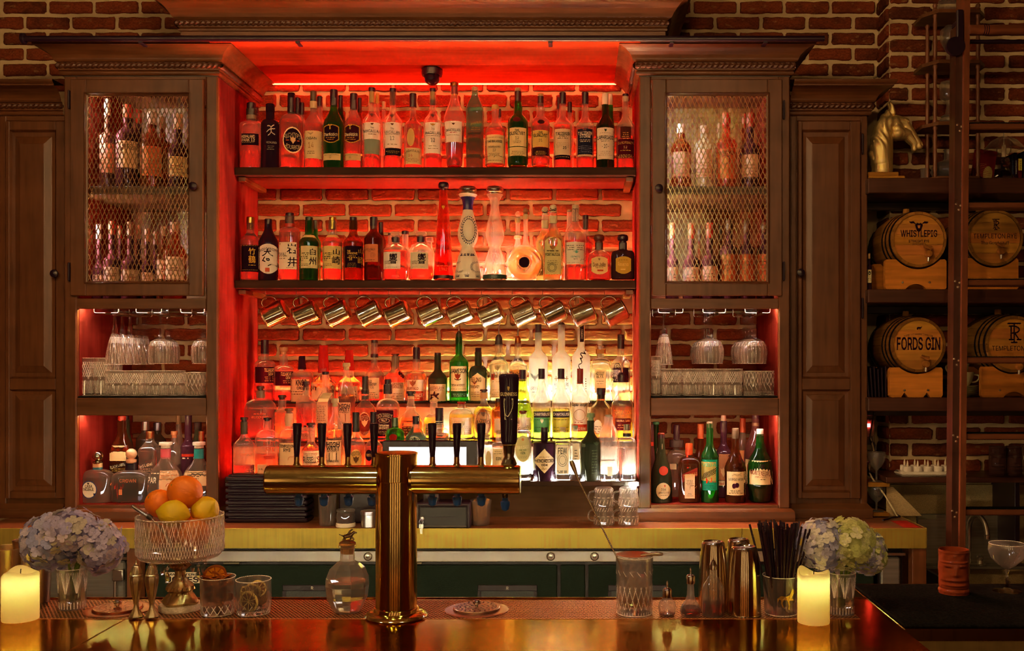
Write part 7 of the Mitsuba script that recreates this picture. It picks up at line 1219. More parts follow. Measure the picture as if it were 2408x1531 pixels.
def lemon(label,cx_,cy_,rx,ry,dy,rot):
 yy = y + dy; c = (PX(cx_,yy),yy,PZ(cy_,yy)); k = yy / F
 pr = [(.0015,-1.16),(.10,-1.12),(.20,-1.02),(.45,-.86),(.72,-.62),(.92,-.30),(1,0),(.92,.30),(.72,.62),(.45,.86),(.16,1.02),(.06,1.08),(0,1.10)]
 m = lathe([(a * ry * k,b * rx * k * .93) for a,b in pr],32)
 m.apply_transform(trimesh.transformations.rotation_matrix(math.radians(90),(0,1,0))); m.apply_transform(trimesh.transformations.euler_matrix(0,math.radians(rot),math.radians(rot * .4)))
 t = thing('lemon',label,'lemon')
 part(t,'peel',moved(m,c),'mat_peel','d8b416',True)
orange('large orange crowning the citrus pile in the crystal bowl',435,1157,39,.0)
orange('orange at the tool side of the pile in the crystal bowl',376,1184,33,.022)
lemon('lemon lying in front of the oranges in the crystal bowl',408,1208,39,33,-.046,8)
lemon('lemon propped at the rim beside the beer-tower side of the crystal bowl',482,1199,36,34,.012,-38)
orange('orange seen through the crystal of the bowl, under the lemons',455,1256,37,-.030)
orange('orange seen through the crystal of the bowl, near the tool side',388,1258,33,.01)
orange('orange hidden deep in the crystal bowl at the far side',440,1240,34,.055)
yy = y - .05
t = thing('channel_knife','polished steel channel knife leaning out of the crystal fruit bowl','bar tool')
p0,p1 = np.array([PX(311,yy),yy,PZ(1190,yy)]),np.array([PX(344,yy),yy + .006,PZ(1214,yy)])
part(t,'handle',tube([p0,p0 * .97 + p1 * .03,p0 * .1 + p1 * .9,p1],[.0048,.0056,.0056,.0048],14),'mat_mirror',(.62,.58,.56),40)
part(t,'neck',tube([p1,p1 + (p1 - p0) * .30],[.0070,.0062],14),'mat_satin','17120f',40)
part(t,'blade',tube([p1 + (p1 - p0) * .28,p1 + (p1 - p0) * .9 + np.array([.006,0,-.012]),p1 + (p1 - p0) * 1.2 + np.array([.016,0,-.045])],[.003,.0045,.003],8),'mat_mirror',(.62,.58,.56),60)
for px,lab in ((320,'ornate silver caster, the one nearer the drain cover, beside the fruit bowl'),(357,'ornate silver caster, the one nearer the marble base of the fruit bowl')):
 yy = by(1457) + .014; xx = PX(px,yy); H = PZ(1326,yy) - BZ
 t = thing('silver_caster',lab,'shaker','ornate silver casters')
 q = H / 1.0
 part(t,'body',moved(lathe([(.013,0),(.0165,.003),(.015,.008),(.0075,.020),(.005,.030),(.006,.036),(.011,.060),(.0155,.085),(.0168,.098),(.0150,.103),(.0160,.105),(.0135,.108)],36,ribs=lambda th,i: 1 + (.05 * np.cos(8 * th) if i < 9 else 0)),(xx,yy,BZ)),'mat_metal',(.72,.56,.34),40)
 part(t,'lid',moved(lathe([(.0140,.108),(.0140,.113),(.0115,.120),(.0085,.127),(.006,.129),(.0068,.131),(.003,.134),(.002,.138),(.0025,.141),(0,H)],28,ribs=lambda th,i: 1 + (.06 * np.cos(10 * th) if i < 4 else 0)),(xx,yy,BZ)),'mat_metal',(.72,.56,.34),40)
def slice_(r,h,c1,c2,M_,t,nm):
 n = 40; th = np.arange(n) * 2 * np.pi / n
 m = lathe([(0,-h),(r * .90,-h),(r,-h * .4),(r,h * .4),(r * .90,h),(0,h)],n); m.apply_transform(M_)
 k = part(t,nm,m,'mat_matte',c1,40)
 seg = []
 for q in range(9):
  a0,a1 = q * 2 * np.pi / 9 + .06,(q + 1) * 2 * np.pi / 9 - .06; am = (a0 + a1) / 2
  seg.append(Polygon([(.10 * math.cos(am),.10 * math.sin(am))] + [(.80 * math.cos(a),.80 * math.sin(a)) for a in np.linspace(a0,a1,5)]))
 v2,f = flat_poly(unary_union(seg))
 for sg in (1,-1):
  m = trimesh.Trimesh(np.c_[v2 * r,np.full(len(v2),sg * (h + .0003))],f,process=False); m.apply_transform(M_)
  part(k,'segments',m,'mat_matte',c2)
 return k
E4 = trimesh.transformations.euler_matrix
def TR(x_,y_,z_,a,b,c_):
 m = E4(a,b,c_); m[:3,3] = (x_,y_,z_); return m
def dried(label,px,w,top,base,rib,fill):
 yf = by(base); R = w / 2 * (yf + .035) / F; yy = yf + R; xx = PX(px,yy); H = PZ(top,yy) - BZ
 t = thing('rocks_glass',label,'glass')
 part(t,'glass',moved(lathe([(0,0),(R * .90,0),(R * .95,.003),(R * (1.02 if rib == 2 else .98),H * .35),(R,H - .001),(R - .0008,H),(R - .0018,H - .001),(R * .98 - .0022,H * .35),(R * .93 - .004,.016),(0,.014)],48,ribs=lambda th,i: 1 + ((.018 * np.cos(9 * th + (2.0 if i % 2 else 0))) if i in (1,2,3) else 0)),(xx,yy,BZ)),'mat_cut',None,40)
 part(t,'cut_pattern',moved(cat(etch([(R * .95,.003),(R * .98,H * .35),(R,H)],[(a,.006,a + s_ * .34,H * .30) for a in np.arange(0,6.28,.42) for s_ in ((-1,1) if rib == 1 else (1,))],.0008,5),ring_(R,H),ring_(R * .92,.003)),(xx,yy,BZ)),'mat_etch',None,kind='stuff')
 part(t,'base',moved(lathe([(0,.001),(R * .88,.001),(R * .90,.013),(0,.013)],28),(xx,yy,BZ)),'mat_crystal',None,40)
 fill(t,xx,yy,R,H)
def fill_orange(t,x_,y_,R,H):
 g = np.random.default_rng(3)
 for i in range(13):
  a = g.uniform(0,6.28); flat = i % 3
  M_ = TR(x_ + R * .16 * math.cos(a),y_ + R * .16 * math.sin(a),BZ + .030 + i * .0055,(1.35 if flat == 0 else g.uniform(-.4,.4)) ,g.uniform(-.5,.5),g.uniform(0,6))
  slice_(R * g.uniform(.66,.76),.0016,'7a3c10','b5701c',M_,t,'orange_slice')
 for i in range(5):
  M_ = TR(x_ + g.uniform(-.3,.3) * R,y_ + g.uniform(-.3,.3) * R,BZ + H * (.82 + .035 * i),g.uniform(-.5,.5),g.uniform(-.4,.4),0)
  slice_(R * .66,.0015,'6a3210','8a4a14',M_,t,'orange_slice')
def fill_lemon(t,x_,y_,R,H):
 g = np.random.default_rng(4)
 for (dx,dy,dz,r_,a,b) in ((-.02,-.72,.44,.62,1.45,.05),(-.52,-.30,.60,.46,1.3,-.4),(.02,-.20,.68,.5,1.2,.3),(.30,.05,.72,.5,1.1,.5),(.3,-.4,.36,.5,.5,.4),(-.2,.2,.34,.6,.3,.2),(.1,.3,.52,.6,.8,-.3),(.45,-.1,.48,.5,.9,.2)):
  slice_(R * r_,.0014,'c8b070' if a > 1 else '5a3a18','4a2c10',TR(x_ + dx * R * .8,y_ + dy * R,BZ + H * dz,a,b,g.uniform(0,3)),t,'lemon_slice')
dried('rocks glass packed with dark dried orange slices beside the fruit bowl',512,80,1356,1455,1,fill_orange)
dried('rounded rocks glass of dried lemon wheels beside the dried orange glass',596,80,1362,1454,2,fill_lemon)
yf = by(1449); yy = yf + .040; xx = PX(817,yy); s = yy / F
t = thing('whiskey_flask','round faceted clear whiskey flask with a galloping horse on its cork, beside the beer tower','bottle')
R = 51 * s; Zt = lambda p: PZ(p,yy) - BZ
pr = [(0,.001),(R * .58,0),(R * .64,.004),(R * .93,Zt(1405)),(R,Zt(1376)),(R * .98,Zt(1358)),(R * .80,Zt(1335)),(R * .55,Zt(1324)),(R * .34,Zt(1318)),(R * .32,Zt(1300)),(R * .33,Zt(1290)),(R * .40,Zt(1286)),(R * .40,Zt(1281)),(R * .33,Zt(1280))]
part(t,'glass',moved(lathe(pr,8,tw=math.pi / 8,caps=False),(xx,yy,BZ)),'mat_glass',(.95,.94,.90),False)
part(t,'water',moved(lathe([(0,.006),(R * .60,.006),(R * .88,Zt(1405)),(R * .95,Zt(1376)),(R * .94,Zt(1366)),(0,Zt(1366))],8,tw=math.pi / 8),(xx,yy,BZ)),'mat_liquid',(.97,.95,.90),False)
part(t,'cork',moved(lathe([(R * .28,Zt(1302)),(R * .30,Zt(1282)),(R * .38,Zt(1281)),(R * .38,Zt(1277)),(R * .30,Zt(1276))],24),(xx,yy,BZ)),'mat_speck','9a6a3c',40)
def hulls(bones,step=.004,smooth=8):
 """One continuous body: hulls of the spheres at the ends of each bone, joined, refined and smoothed."""
 import manifold3d as m3
 out = m3.Manifold()
 for (a,ra_),(b,rb_) in bones:
  sp = [m3.Manifold.sphere(r_,20).translate([float(q) for q in p]) for p,r_ in ((a,ra_),(b,rb_))]
  out = out + m3.Manifold.batch_hull(sp)
 out = out.refine_to_length(step); m = out.to_mesh()
 tm = trimesh.Trimesh(m.vert_properties[:,:3],m.tri_verts,process=True)
 trimesh.smoothing.filter_taubin(tm,iterations=smooth); return tm
u = 1.0 * s
hp_ = lambda px,py,d=0: np.array([PX(px,yy),yy + d,PZ(py,yy)])
bones = [((hp_(812,1262),5.0 * u),(hp_(824,1259),5.2 * u)),((hp_(824,1259),4.6 * u),(hp_(832,1252),3.0 * u)),((hp_(832,1252),2.6 * u),(hp_(838,1253),1.6 * u))]
for a,b,c_,d in (((812,1264),(806,1269),(811,1273),.002),((812,1264),(812,1270),(806,1274),-.002),((826,1263),(832,1268),(829,1273),.002),((826,1263),(824,1269),(828,1273),-.002)):
 bones += [((hp_(*a,d),2.2 * u),(hp_(*b,d),1.3 * u)),((hp_(*b,d),1.3 * u),(hp_(*c_,d),.9 * u))]
bones += [((hp_(808,1261),1.8 * u),(hp_(798,1257),.8 * u)),((hp_(818,1258),2.4 * u),(hp_(823,1249),2.2 * u)),((hp_(823,1249),1.7 * u),(hp_(828,1245.5),1.9 * u))]
hs_ = part(t,'horse_and_rider',hulls(bones,.0014,4),'mat_metal',(.34,.24,.14),True,label='dark metal galloping horse and jockey')
part(t,'stopper_base',moved(lathe([(R * .34,Zt(1277)),(R * .36,Zt(1275)),(R * .26,Zt(1272)),(R * .15,Zt(1270))],24,ribs=lambda th,i: 1 + .06 * np.cos(5 * th)),(xx,yy,BZ)),'mat_metal',(.34,.24,.14),40)
yf = by(1455); R = 43.5 * (yf + .04) / F; yy = yf + R; xx = PX(1492,yy); H = PZ(1308,yy) - BZ
t = thing('mixing_glass','tall cut crystal mixing glass half full of ice with a strainer on its rim','glass')
def mixr(th,i):
 if i in (2,3,4): d = np.abs(((th * 10 / np.pi + i) % 2) - 1); return 1 - .03 * d
 return np.ones(len(th))
part(t,'glass',moved(lathe([(0,0),(R * .95,0),(R * .98,.006),(R * .98,H * .2),(R * .98,H * .42),(R * .98,H * .52),(R,H * .9),(R * 1.01,H),(R - .002,H),(R * .96 - .002,H * .3),(R * .93 - .002,.022),(0,.020)],40,ribs=mixr,caps=False),(xx,yy,BZ)),'mat_cut',None,False)
part(t,'cut_pattern',moved(cat(etch([(R * .98,.006),(R * .98,H * .5),(R,H)],hatch(20,H * .12,H * .52,.36) + [(a + e_ * .2,H * .70 + (0 if e_ else .012),a + .2 - e_ * .2 + .0,H * .70 + (.012 if e_ else 0)) for a in np.arange(0,6.2,.4) for e_ in (0,1)] + flutes(40,.004,H * .08),.0005,6),ring_(R * 1.005,H),ring_(R * .95,.003)),(xx,yy,BZ)),'mat_etch',None,kind='stuff')
ice = []
g = np.random.default_rng(11)
for i in range(22):
 sz = g.uniform(.009,.014); m = box(-sz,sz,-sz,sz,-sz,sz,.003); m.apply_transform(E4(*g.uniform(0,3,3)))
 a,q = g.uniform(0,6.28),g.uniform(0,.024); m.apply_translation((xx + q * math.cos(a),yy + q * math.sin(a),BZ + .032 + (i // 5) * .015 + g.uniform(0,.008)))
 part(t,'ice_cube',m,'mat_glass',(.97,.97,.96),False)
part(t,'liquid',moved(lathe([(0,.023),(R * .88,.024),(R * .90,.040),(0,.040)],28),(xx,yy,BZ)),'mat_liquid',(.95,.62,.32),40)
t = thing('julep_strainer','round copper-toned julep strainer lying across the mixing glass rim','strainer')
sd = [(R * .93 * q,-.006 * (1 - q * q)) for q in (0,.3,.6,.85,1)]
part(t,'bowl',moved(lathe(sd,36,caps=False),(xx - .003,yy,BZ + H + .005)),'mat_metal',(.62,.30,.20),40)
part(t,'handle',tube(bez([[xx + R * .3,yy - R * .5,BZ + H + .006],[xx + R * .7,yy - R * .5,BZ + H + .010],[PX(1557,yy),yy - R * .6,PZ(1298,yy)]],8),[.003,.0035,.004,.0045,.0045,.0045,.005,.003],8),'mat_metal',(.42,.30,.22),60)
t = thing('bar_spoon','long twisted bar spoon standing in the mixing glass','spoon')
pa,pb = np.array([PX(1450,yy - .03),yy - .022,PZ(1305,yy)]),np.array([PX(1361,yy - .02),yy - .005,PZ(1130,yy)])
L_ = np.linspace(0,1,160); ax_ = (pb - pa) / np.linalg.norm(pb - pa); n1 = np.cross(ax_,[0,1,0]); n1 /= np.linalg.norm(n1); n2 = np.cross(ax_,n1)
hel = [pa + (pb - pa) * q + .0011 * (math.cos(150 * q) * n1 + math.sin(150 * q) * n2) for q in L_]; hel2 = [pa + (pb - pa) * q - .0011 * (math.cos(150 * q) * n1 + math.sin(150 * q) * n2) for q in L_]
part(t,'twisted_shaft',cat(tube(hel,.0012,6),tube(hel2,.0012,6)),'mat_metal',(.80,.62,.36),60)
pc = np.array([PX(1343,yy - .02),yy,PZ(1084,yy)])
part(t,'paddle',tube([pb,pb * .75 + pc * .25,pb * .4 + pc * .6,pb * .12 + pc * .88,pc],[.0022,.0030,.0052,.0058,.0046],10),'mat_metal',(.70,.52,.28),60)
pd_ = np.array([xx + .004,yy + .01,BZ + .03])
part(t,'lower_shaft',tube([pa,pd_],.0016,6),'mat_metal',(.80,.62,.36),60)
def bitters(label,px,w,base,prof,liq,stop,mat='mat_glass'):
 yf = by(base); R = w / 2 * (yf + .02) / F; yy = yf + R; xx = PX(px,yy); s = yy / F
 t = thing('bitters_bottle',label,'bottle')
 P = [(R * a,PZ(b,yy) - BZ if b < base - 1 else 0) for a,b in prof]
 part(t,'glass',moved(lathe(P,32),(xx,yy,BZ)),'mat_glass',(.92,.90,.88),50)
 col,lv = liq; zl = PZ(lv,yy) - BZ; q = np.array(P[1:]); zz = np.unique(np.r_[.005,q[(q[:,1] > .006) & (q[:,1] < zl),1],zl])
 part(t,'liquid',moved(lathe([(0,.005),*zip(np.interp(zz,q[:,1],q[:,0]) * .92,zz),(0,zl)],28),(xx,yy,BZ)),'mat_liquid',col,50)
 z0 = P[-1][1]
 part(t,'dasher_top',moved(lathe([(a * R,z0 + b * s) for a,b in stop],24),(xx,yy,BZ)),'mat_mirror',(.75,.62,.5),40)
bitters('small round bitters bottle with silver dasher top beside the mixing glass',1569,43,1453,[(0,1453),(.55,1453),(.75,1449),(1,1430),(.9,1417),(.6,1409),(.36,1405),(.36,1402)],((.80,.30,.12),1444),[(.5,-2),(.52,2),(.52,14),(.4,18),(.14,20),(.10,26),(.14,29),(.05,36),(0,37)])
bitters('long-necked bitters bottle of dark liquid with silver dasher top',1624,51,1455,[(0,1455),(.6,1455),(.8,1450),(1,1435),(.85,1425),(.5,1412),(.36,1400),(.32,1385),(.30,1370)],((.30,.04,.03),1427),[(.40,-2),(.42,2),(.42,14),(.32,18),(.10,20),(.08,28),(.10,31),(0,38)])
bitters('squat spirit flask of red liquid in front of the steel shakers',1677,52,1454,[(0,1454),(.88,1454),(1,1449),(1,1384),(.92,1376),(.6,1364),(.36,1352),(.30,1338)],((.60,.08,.04),1416),[(.36,-1),(.36,8),(.30,12),(.22,16),(.16,20),(0,22)])
def shaker_tin(label,px,w,top,base,dyy=0,tip=True):
 yf = by(base); R = w / 2 * (yf + .04) / F; yy = yf + R + dyy; xx = PX(px,yy); H = PZ(top,yy) - BZ
 t = thing('shaker_tin',label,'shaker')
 k = .70
 part(t,'body',moved(lathe([(R,0),(R * 1.01,.002),(R * .99,.006),(R * .985,H * .3),(R * .90,H * .75),(R * k * 1.12,H * .93),(R * k * 1.10,H * .97),(R * k * 1.04,H * .985),(R * k * .95,H),(R * k * .90,H - .003),(0,H - .003)],56,ribs=lambda th,i: 1),(xx,yy,BZ)),'mat_mirror',(.78,.62,.42),40)
 part(t,'rolled_rim',moved(tube([[R * math.cos(a),R * math.sin(a),.002] for a in np.linspace(0,2 * np.pi,41)],.0014,6,False),(xx,yy,BZ)),'mat_mirror',(.78,.62,.42),60)
shaker_tin('upturned steel shaker tin behind the red spirit flask',1677,70,1273,1444)
shaker_tin('upturned steel shaker tin standing behind the other two tins',1737,66,1267,1436,.03)
shaker_tin('largest upturned steel shaker tin beside the straw glass',1750,78,1284,1455)
yf = by(1455); R = 42 * (yf + .04) / F; yy = yf + R; xx = PX(1836,yy); H = PZ(1352,yy) - BZ
t = thing('straw_glass','tumbler printed with a gold trotting horse, crammed with black straws','glass')
gpr = [(0,0),(R * .86,0),(R * .9,.004),(R * .93,H * .4),(R,H),(R - .002,H),(R * .9 - .002,.014),(0,.012)]
part(t,'glass',moved(lathe(gpr,40,caps=False),(xx,yy,BZ)),'mat_cut',None,40)
part(t,'rim',moved(cat(ring_(R,H),ring_(R * .88,.003)),(xx,yy,BZ)),'mat_etch')
HORSE = Polygon([(-.55,.10),(-.40,.22),(-.05,.16),(.22,.26),(.36,.52),(.42,.72),(.50,.66),(.60,.60),(.74,.36),(.68,.30),(.54,.40),(.46,.22),(.42,.02),(.62,-.10),(.66,-.38),(.58,-.40),(.56,-.18),(.34,-.16),(.20,-.12),(.26,-.46),(.22,-.80),(.14,-.80),(.14,-.46),(.04,-.10),(-.22,-.08),(-.30,-.30),(-.20,-.62),(-.28,-.66),(-.42,-.34),(-.40,-.12),(-.52,-.04),(-.64,-.28),(-.68,-.02)])
v2,f = flat_poly(HORSE); sg = surface([(R * .9,.004),(R * .93,H * .4),(R,H)],2,1,.0007)
def on_glass(a,b):
 X_,Y_,Z_ = sg(a,b); return np.stack([X_ + xx,Y_ + yy,Z_ + BZ],1)
part(t,'gold_horse',facing(flat_mesh(v2 * .034,f,lambda a,b: on_glass(a + .006,b + H * .48))),'mat_metal',(.85,.56,.14),label='gold printed trotting horse')
g = np.random.default_rng(21)
straw = mesh_dict(tube([[0,0,0],[0,0,.205]],.0026,8),'mat_satin','100d0c',60)
for i in range(64):
 a,q = g.uniform(0,6.28),math.sqrt(g.uniform(0,1)); lean = 15 * q
 k = thing('straw','black drinking straw in the gold horse tumbler','straw','black straws in the gold horse tumbler')
 bx_,by_ = xx + .62 * R * q * math.cos(a),yy + .62 * R * q * math.sin(a)
 scene[k] = at(straw,T().translate([bx_,by_,BZ + .014 + g.uniform(0,.012)]).rotate([-math.sin(a),math.cos(a),0],lean + g.uniform(-3,3)))
def steel_tin(label,px,w,top,base,c,inner):
 yf = by(base); R = w / 2 * (yf + .05) / F; yy = yf + R; xx = PX(px,yy); H = PZ(top,yy) - BZ
 t = thing('bar_tin',label,'tin')
 part(t,'body',moved(lathe([(0,.0),(R * .78,0),(R * .80,.004),(R * .98,H - .004),(R,H),(R * .99,H + .0015),(R * .965,H),(R * .78,.008),(0,.006)],44),(xx,yy,BZ)),'mat_metal',c,40)
steel_tin('hammered brass bar tin at the bar end behind the glowing candle',14,88,1288,1424,(.75,.5,.22),1)
steel_tin('polished shaker tin behind the blue hydrangeas at the bar end',66,66,1270,1416,(.75,.6,.42),1)
steel_tin('dark steel tin half hidden between candle and hydrangea vase',98,44,1318,1422,(.3,.22,.18),1)
YV = 3.82
V = lambda p: PX(p,YV); VZ = lambda p: PZ(p,YV)
RW = (.050,.016,.009)
shelf_z = []
for a,b,nm in ((418,454,'carrying the gold horse head and spindle stand'),(680,712,'carrying the two upper barrels'),(935,967,'carrying the two lower barrels')):
 t = thing('barrel_shelf',f'thick dark wooden shelf board {nm}','shelf')
 part(t,'board',box(V(2042),1.95,YV,YR - .004,VZ(b),VZ(a),.003),'mat_wood',RW,extra=1); shelf_z.append(VZ(a))
 part(t,'cleat',box(V(2046),1.95,YR - .05,YR - .016,VZ(b) - .03,VZ(b),.002),'mat_wood',DARKW,extra=1)
t = thing('ledge_shelf','thin dark wooden shelf carrying the tea lights and dark tiki mugs','shelf')
part(t,'board',box(V(2088),1.95,YV + .02,YR - .004,VZ(1137),VZ(1124),.002),'mat_wood',RW,extra=1)
part(t,'support',box(V(2400),V(2412),YV + .05,YR - .006,VZ(1330),VZ(1138),.002),'mat_satin','0c0a09')
z1,z2,z3 = shelf_z; z4 = VZ(1124)
def flat_solid(poly,y0,y1):
 """A shapely polygon in (x, z) given thickness from y0 to y1."""
 m = trimesh.creation.extrude_polygon(poly,y1 - y0,engine='earcut')
 m.apply_transform(np.array([[1,0,0,0],[0,0,1,y0],[0,1,0,0],[0,0,0,1.]])); m.invert(); return m
def barrel(label,px,py,r,z_shelf,texts,cradle,style,tap,length=.30,c='8a5a2a',emblem=None):
 yb = YV + .012; x,z = PX(px,yb),PZ(py,yb); R = r * yb / F
 t = thing('whiskey_barrel',label,'barrel')
 prof = [(R * .985,0),(R,.004),(R * 1.06,length * .22),(R * 1.11,length * .5),(R * 1.06,length * .78),(R,length - .004),(R * .985,length)]
 n = 22; sv = []
 for k in range(2):
  th = np.array([-.5,-.25,0,.25,.5]) * (2 * np.pi / n) * .975
  v = []
  for rr,h in prof:
   for dr_ in (0,-.010):
    for a in th: v.append(((rr + dr_) * math.sin(a),h,(rr + dr_) * math.cos(a)))
  v = np.array(v).reshape(len(prof),2,5,3); f = []
  idx = lambda i,o,j: (i * 2 + o) * 5 + j
  for i in range(len(prof) - 1):
   for j in range(4): f += [(idx(i,0,j),idx(i + 1,0,j),idx(i + 1,0,j + 1)),(idx(i,0,j),idx(i + 1,0,j + 1),idx(i,0,j + 1))]
   for j,s_ in ((0,1),(4,-1)): q = [idx(i,0,j),idx(i,1,j),idx(i + 1,1,j),idx(i + 1,0,j)]; f += [(q[0],q[1],q[2]),(q[0],q[2],q[3])]
  for i in (0,len(prof) - 1):
   for j in range(4): q = [idx(i,0,j),idx(i,0,j + 1),idx(i,1,j + 1),idx(i,1,j)]; f += [(q[0],q[1],q[2]),(q[0],q[2],q[3])]
  cc = hexc(c); sv.append(mesh_dict(trimesh.Trimesh(v.reshape(-1,3),np.array(f),process=False),'mat_oak',tuple(q * (1.0 if k else .8) for q in cc),40,extra=2))
 for i in range(n): part(t,'stave',at(sv[i % 2],T().translate([x,yb,z]).rotate([0,1,0],i * 360 / n)),None)
 hd = part(t,'head',moved(lathe([(R - .010,-.012),(R - .010,-.010),(0,-.010)][::-1],48),(x,yb,z),(90,(1,0,0))),'mat_oak',hexc('a06a2e'),False,extra=1,label='wooden barrel head with printed lettering')
 k = 5; Rh = R - .0105
 for i in range(k):
  za,zb_ = -Rh + 2 * Rh * i / k + .0004,-Rh + 2 * Rh * (i + 1) / k - .0004
  zz = np.linspace(za,zb_,5); pts = [(-math.sqrt(max(Rh * Rh - q * q,0)),q) for q in zz] + [(math.sqrt(max(Rh * Rh - q * q,0)),q) for q in zz[::-1]]
  part(hd,'head_plank',moved(flat_solid(Polygon(pts).buffer(0),0,.004),(x,yb + .0065,z)),'mat_oak',tuple(q * (.85 + .3 * random.random()) for q in hexc('a56d30')),extra=1)
 for h0,h1 in ((.006,.022),(.046,.058),(.078,.092),(length - .022,length - .006),(length - .06,length - .046)):
  rr = [np.interp(q,[p[1] for p in prof],[p[0] for p in prof]) + .0012 for q in (h0,h1)]
  part(t,'hoop',moved(lathe([(rr[0],-h0),(rr[1],-h1)][::-1],44,caps=False),(x,yb,z),(90,(1,0,0))),'mat_satin','141211',40,label='black steel hoop')
 part(t,'bung',moved(lathe([(.014,0),(.012,.022),(0,.022)],16),(x,yb + length / 2,z + R * 1.09)),'mat_oak',hexc('8a5a2a'),40)
 yl = yb + .0058
 for tx,cy_,hh,ww,b,bend in texts:
  v2,f = flat_text(tx,b); v2 = v2 * [ww * yl / F / np.ptp(v2[:,0]),hh * yl / F]
  if bend: v2 = arc_bend(v2,bend * yl / F)
  part(hd,'lettering',facing(flat_mesh(v2,f,lambda a,b_: np.stack([PX(px,yl) + a,np.full(len(a),yl),PZ(cy_,yl) + b_],1))),'mat_matte','1c0d06')
 if emblem:
  v2,f = emblem[0]; v2 = v2 * [emblem[3] * yl / F / np.ptp(v2[:,0]),emblem[4] * yl / F / np.ptp(v2[:,1])]
  part(hd,'emblem',facing(flat_mesh(v2,f,lambda a,b_: np.stack([PX(px + emblem[1],yl) + a,np.full(len(a),yl),PZ(emblem[2],yl) + b_],1))),'mat_matte','1c0d06')
 tx_,tz_ = PX(tap[0],yb),PZ(tap[1],yb)
 sp = part(t,'spigot',moved(lathe([(.006,0),(.008,.010),(.013,.016),(.015,.028),(.012,.038),(0,.040)],20),(tx_,yb + .006,tz_),(90,(1,0,0))),'mat_oak',hexc('8a5424'),40,label='wooden spigot')
 part(sp,'turn_key',tube([[tx_ - .018,yb - .022,tz_ + .030],[tx_ + .004,yb - .022,tz_ + .022],[tx_ + .010,yb - .022,tz_ + .020]],[.006,.008,.010],12),'mat_oak',hexc('7a4a20'),40)
 part(sp,'nozzle',moved(lathe([(.005,-.024),(.0055,-.010),(.004,0)],14),(tx_,yb - .020,tz_ - .006)),'mat_metal',(.85,.8,.7),40)
 cx0,cx1,ct = PX(cradle[0],YV + .02),PX(cradle[1],YV + .02),PZ(cradle[2],YV + .02)
 ck = thing('barrel_cradle',f'wooden cradle block under the {label.split(" lettered")[0]}' if False else style[1],'barrel stand')
 pol = Polygon([(cx0 + .006,z_shelf + .0005),(cx0,z_shelf + .008),(cx0,ct - .008),(cx0 + .006,ct),(cx1 - .006,ct),(cx1,ct - .008),(cx1,z_shelf + .008),(cx1 - .006,z_shelf + .0005)])
 from shapely.geometry import Point
 pol = pol.difference(Point(x,z).buffer(R * 1.055,24))
 if style[0] == 'arch': pol = pol.difference(Point((cx0 + cx1) / 2,z_shelf - .030).buffer(.052,16))
 if style[0] == 'notch':
  for q in (.28,.70): xx_ = cx0 + (cx1 - cx0) * q; pol = pol.difference(Polygon([(xx_ - .015,z_shelf - .001),(xx_ + .015,z_shelf - .001),(xx_,z_shelf + .020)]))
 part(ck,'front_board',flat_solid(pol,YV + .020,YV + .044),'mat_oak',hexc('b06a2c'),extra=1)
 part(ck,'rear_board',flat_solid(pol,YV + .200,YV + .224),'mat_oak',hexc('a05e26'),extra=1)
 for q in (.28,.72):
  part(ck,'screw',moved(lathe([(.0045,0),(.004,.0025),(0,.003)],12),(cx0 + (cx1 - cx0) * q,YV + .020,z_shelf + .028),(90,(1,0,0))),'mat_metal',(.75,.65,.45) if style[0] != 'notch' else (.4,.38,.3),40)
TRM = flat_stroke([[(-.7,1),(.7,1)],[(0,1),(0,-1)],[(-.3,-1),(.3,-1)],[(-.35,.72),(-.35,-.7)],[(-.55,-.7),(-.12,-.7)],bez([(-.55,.72),(.9,.85),(.9,-.05),(-.2,-.02)],10),[(.05,0),(.55,-.7)],[(.35,-.7),(.75,-.7)]],.15)
WHEAT = flat_poly(unary_union([Polygon([(.2 * s_,.1),(.55 * s_,.5),(1.0 * s_,.45),(.85 * s_,.28),(.5 * s_,.28)]) for s_ in (-1,1)] + [Polygon([(-.4,.1),(-.2,.35),(0,.25),(.2,.35),(.4,.1),(.25,-.35),(0,-.6),(-.25,-.35)]).difference(Polygon([(-.16,.1),(.16,.1),(.08,-.2),(-.08,-.2)]))]))
ELE = flat_poly(Polygon([(-.9,-.6),(-.9,.2),(-.6,.6),(.2,.6),(.5,.5),(.9,.9),(1,1),(.8,.4),(.7,.0),(.4,-.1),(.4,-.6),(.1,-.6),(.1,-.2),(-.4,-.2),(-.5,-.6)]))
barrel('small oak barrel whose lettering includes STRAIGHT RYE under a crest',2161,563,66,z2,[('WHISTLEPIG',549,15,86,True,0),('STRAIGHT RYE',567,6,48,True,0),('WHISKEY',574,4.5,32,False,0)],(2082,2226,610),('arch','orange-toned wooden cradle with an arch cut, under the straight rye barrel'),(2179,598),emblem=(WHEAT,0,532,46,26))
barrel('small oak barrel with large TR monogram in full view, on the upper barrel shelf',2340,559,67,z2,[('TEMPLETON RYE',555,11,102,False,0),('The Good Stuff',571,7,66,False,0)],(2270,2395,607),('plain','pale wooden cradle under the TR monogram barrel, upper barrel shelf'),(2349,592),c='7a5226',emblem=(TRM,2,528,18,26))
barrel('small oak barrel lettered in bold dark capitals with a tiny elephant',2160,811,65,z3,[('FORDS GIN',808,28,102,True,0),("I DIDN'T HAVE AN EMPIRE TO MAKE A GIN",786,4,68,False,120)],(2092,2217,864),('notch','wooden cradle with two notches and rivets under the elephant barrel'),(2173,856),c='6e4620',emblem=(ELE,2,772,12,8))
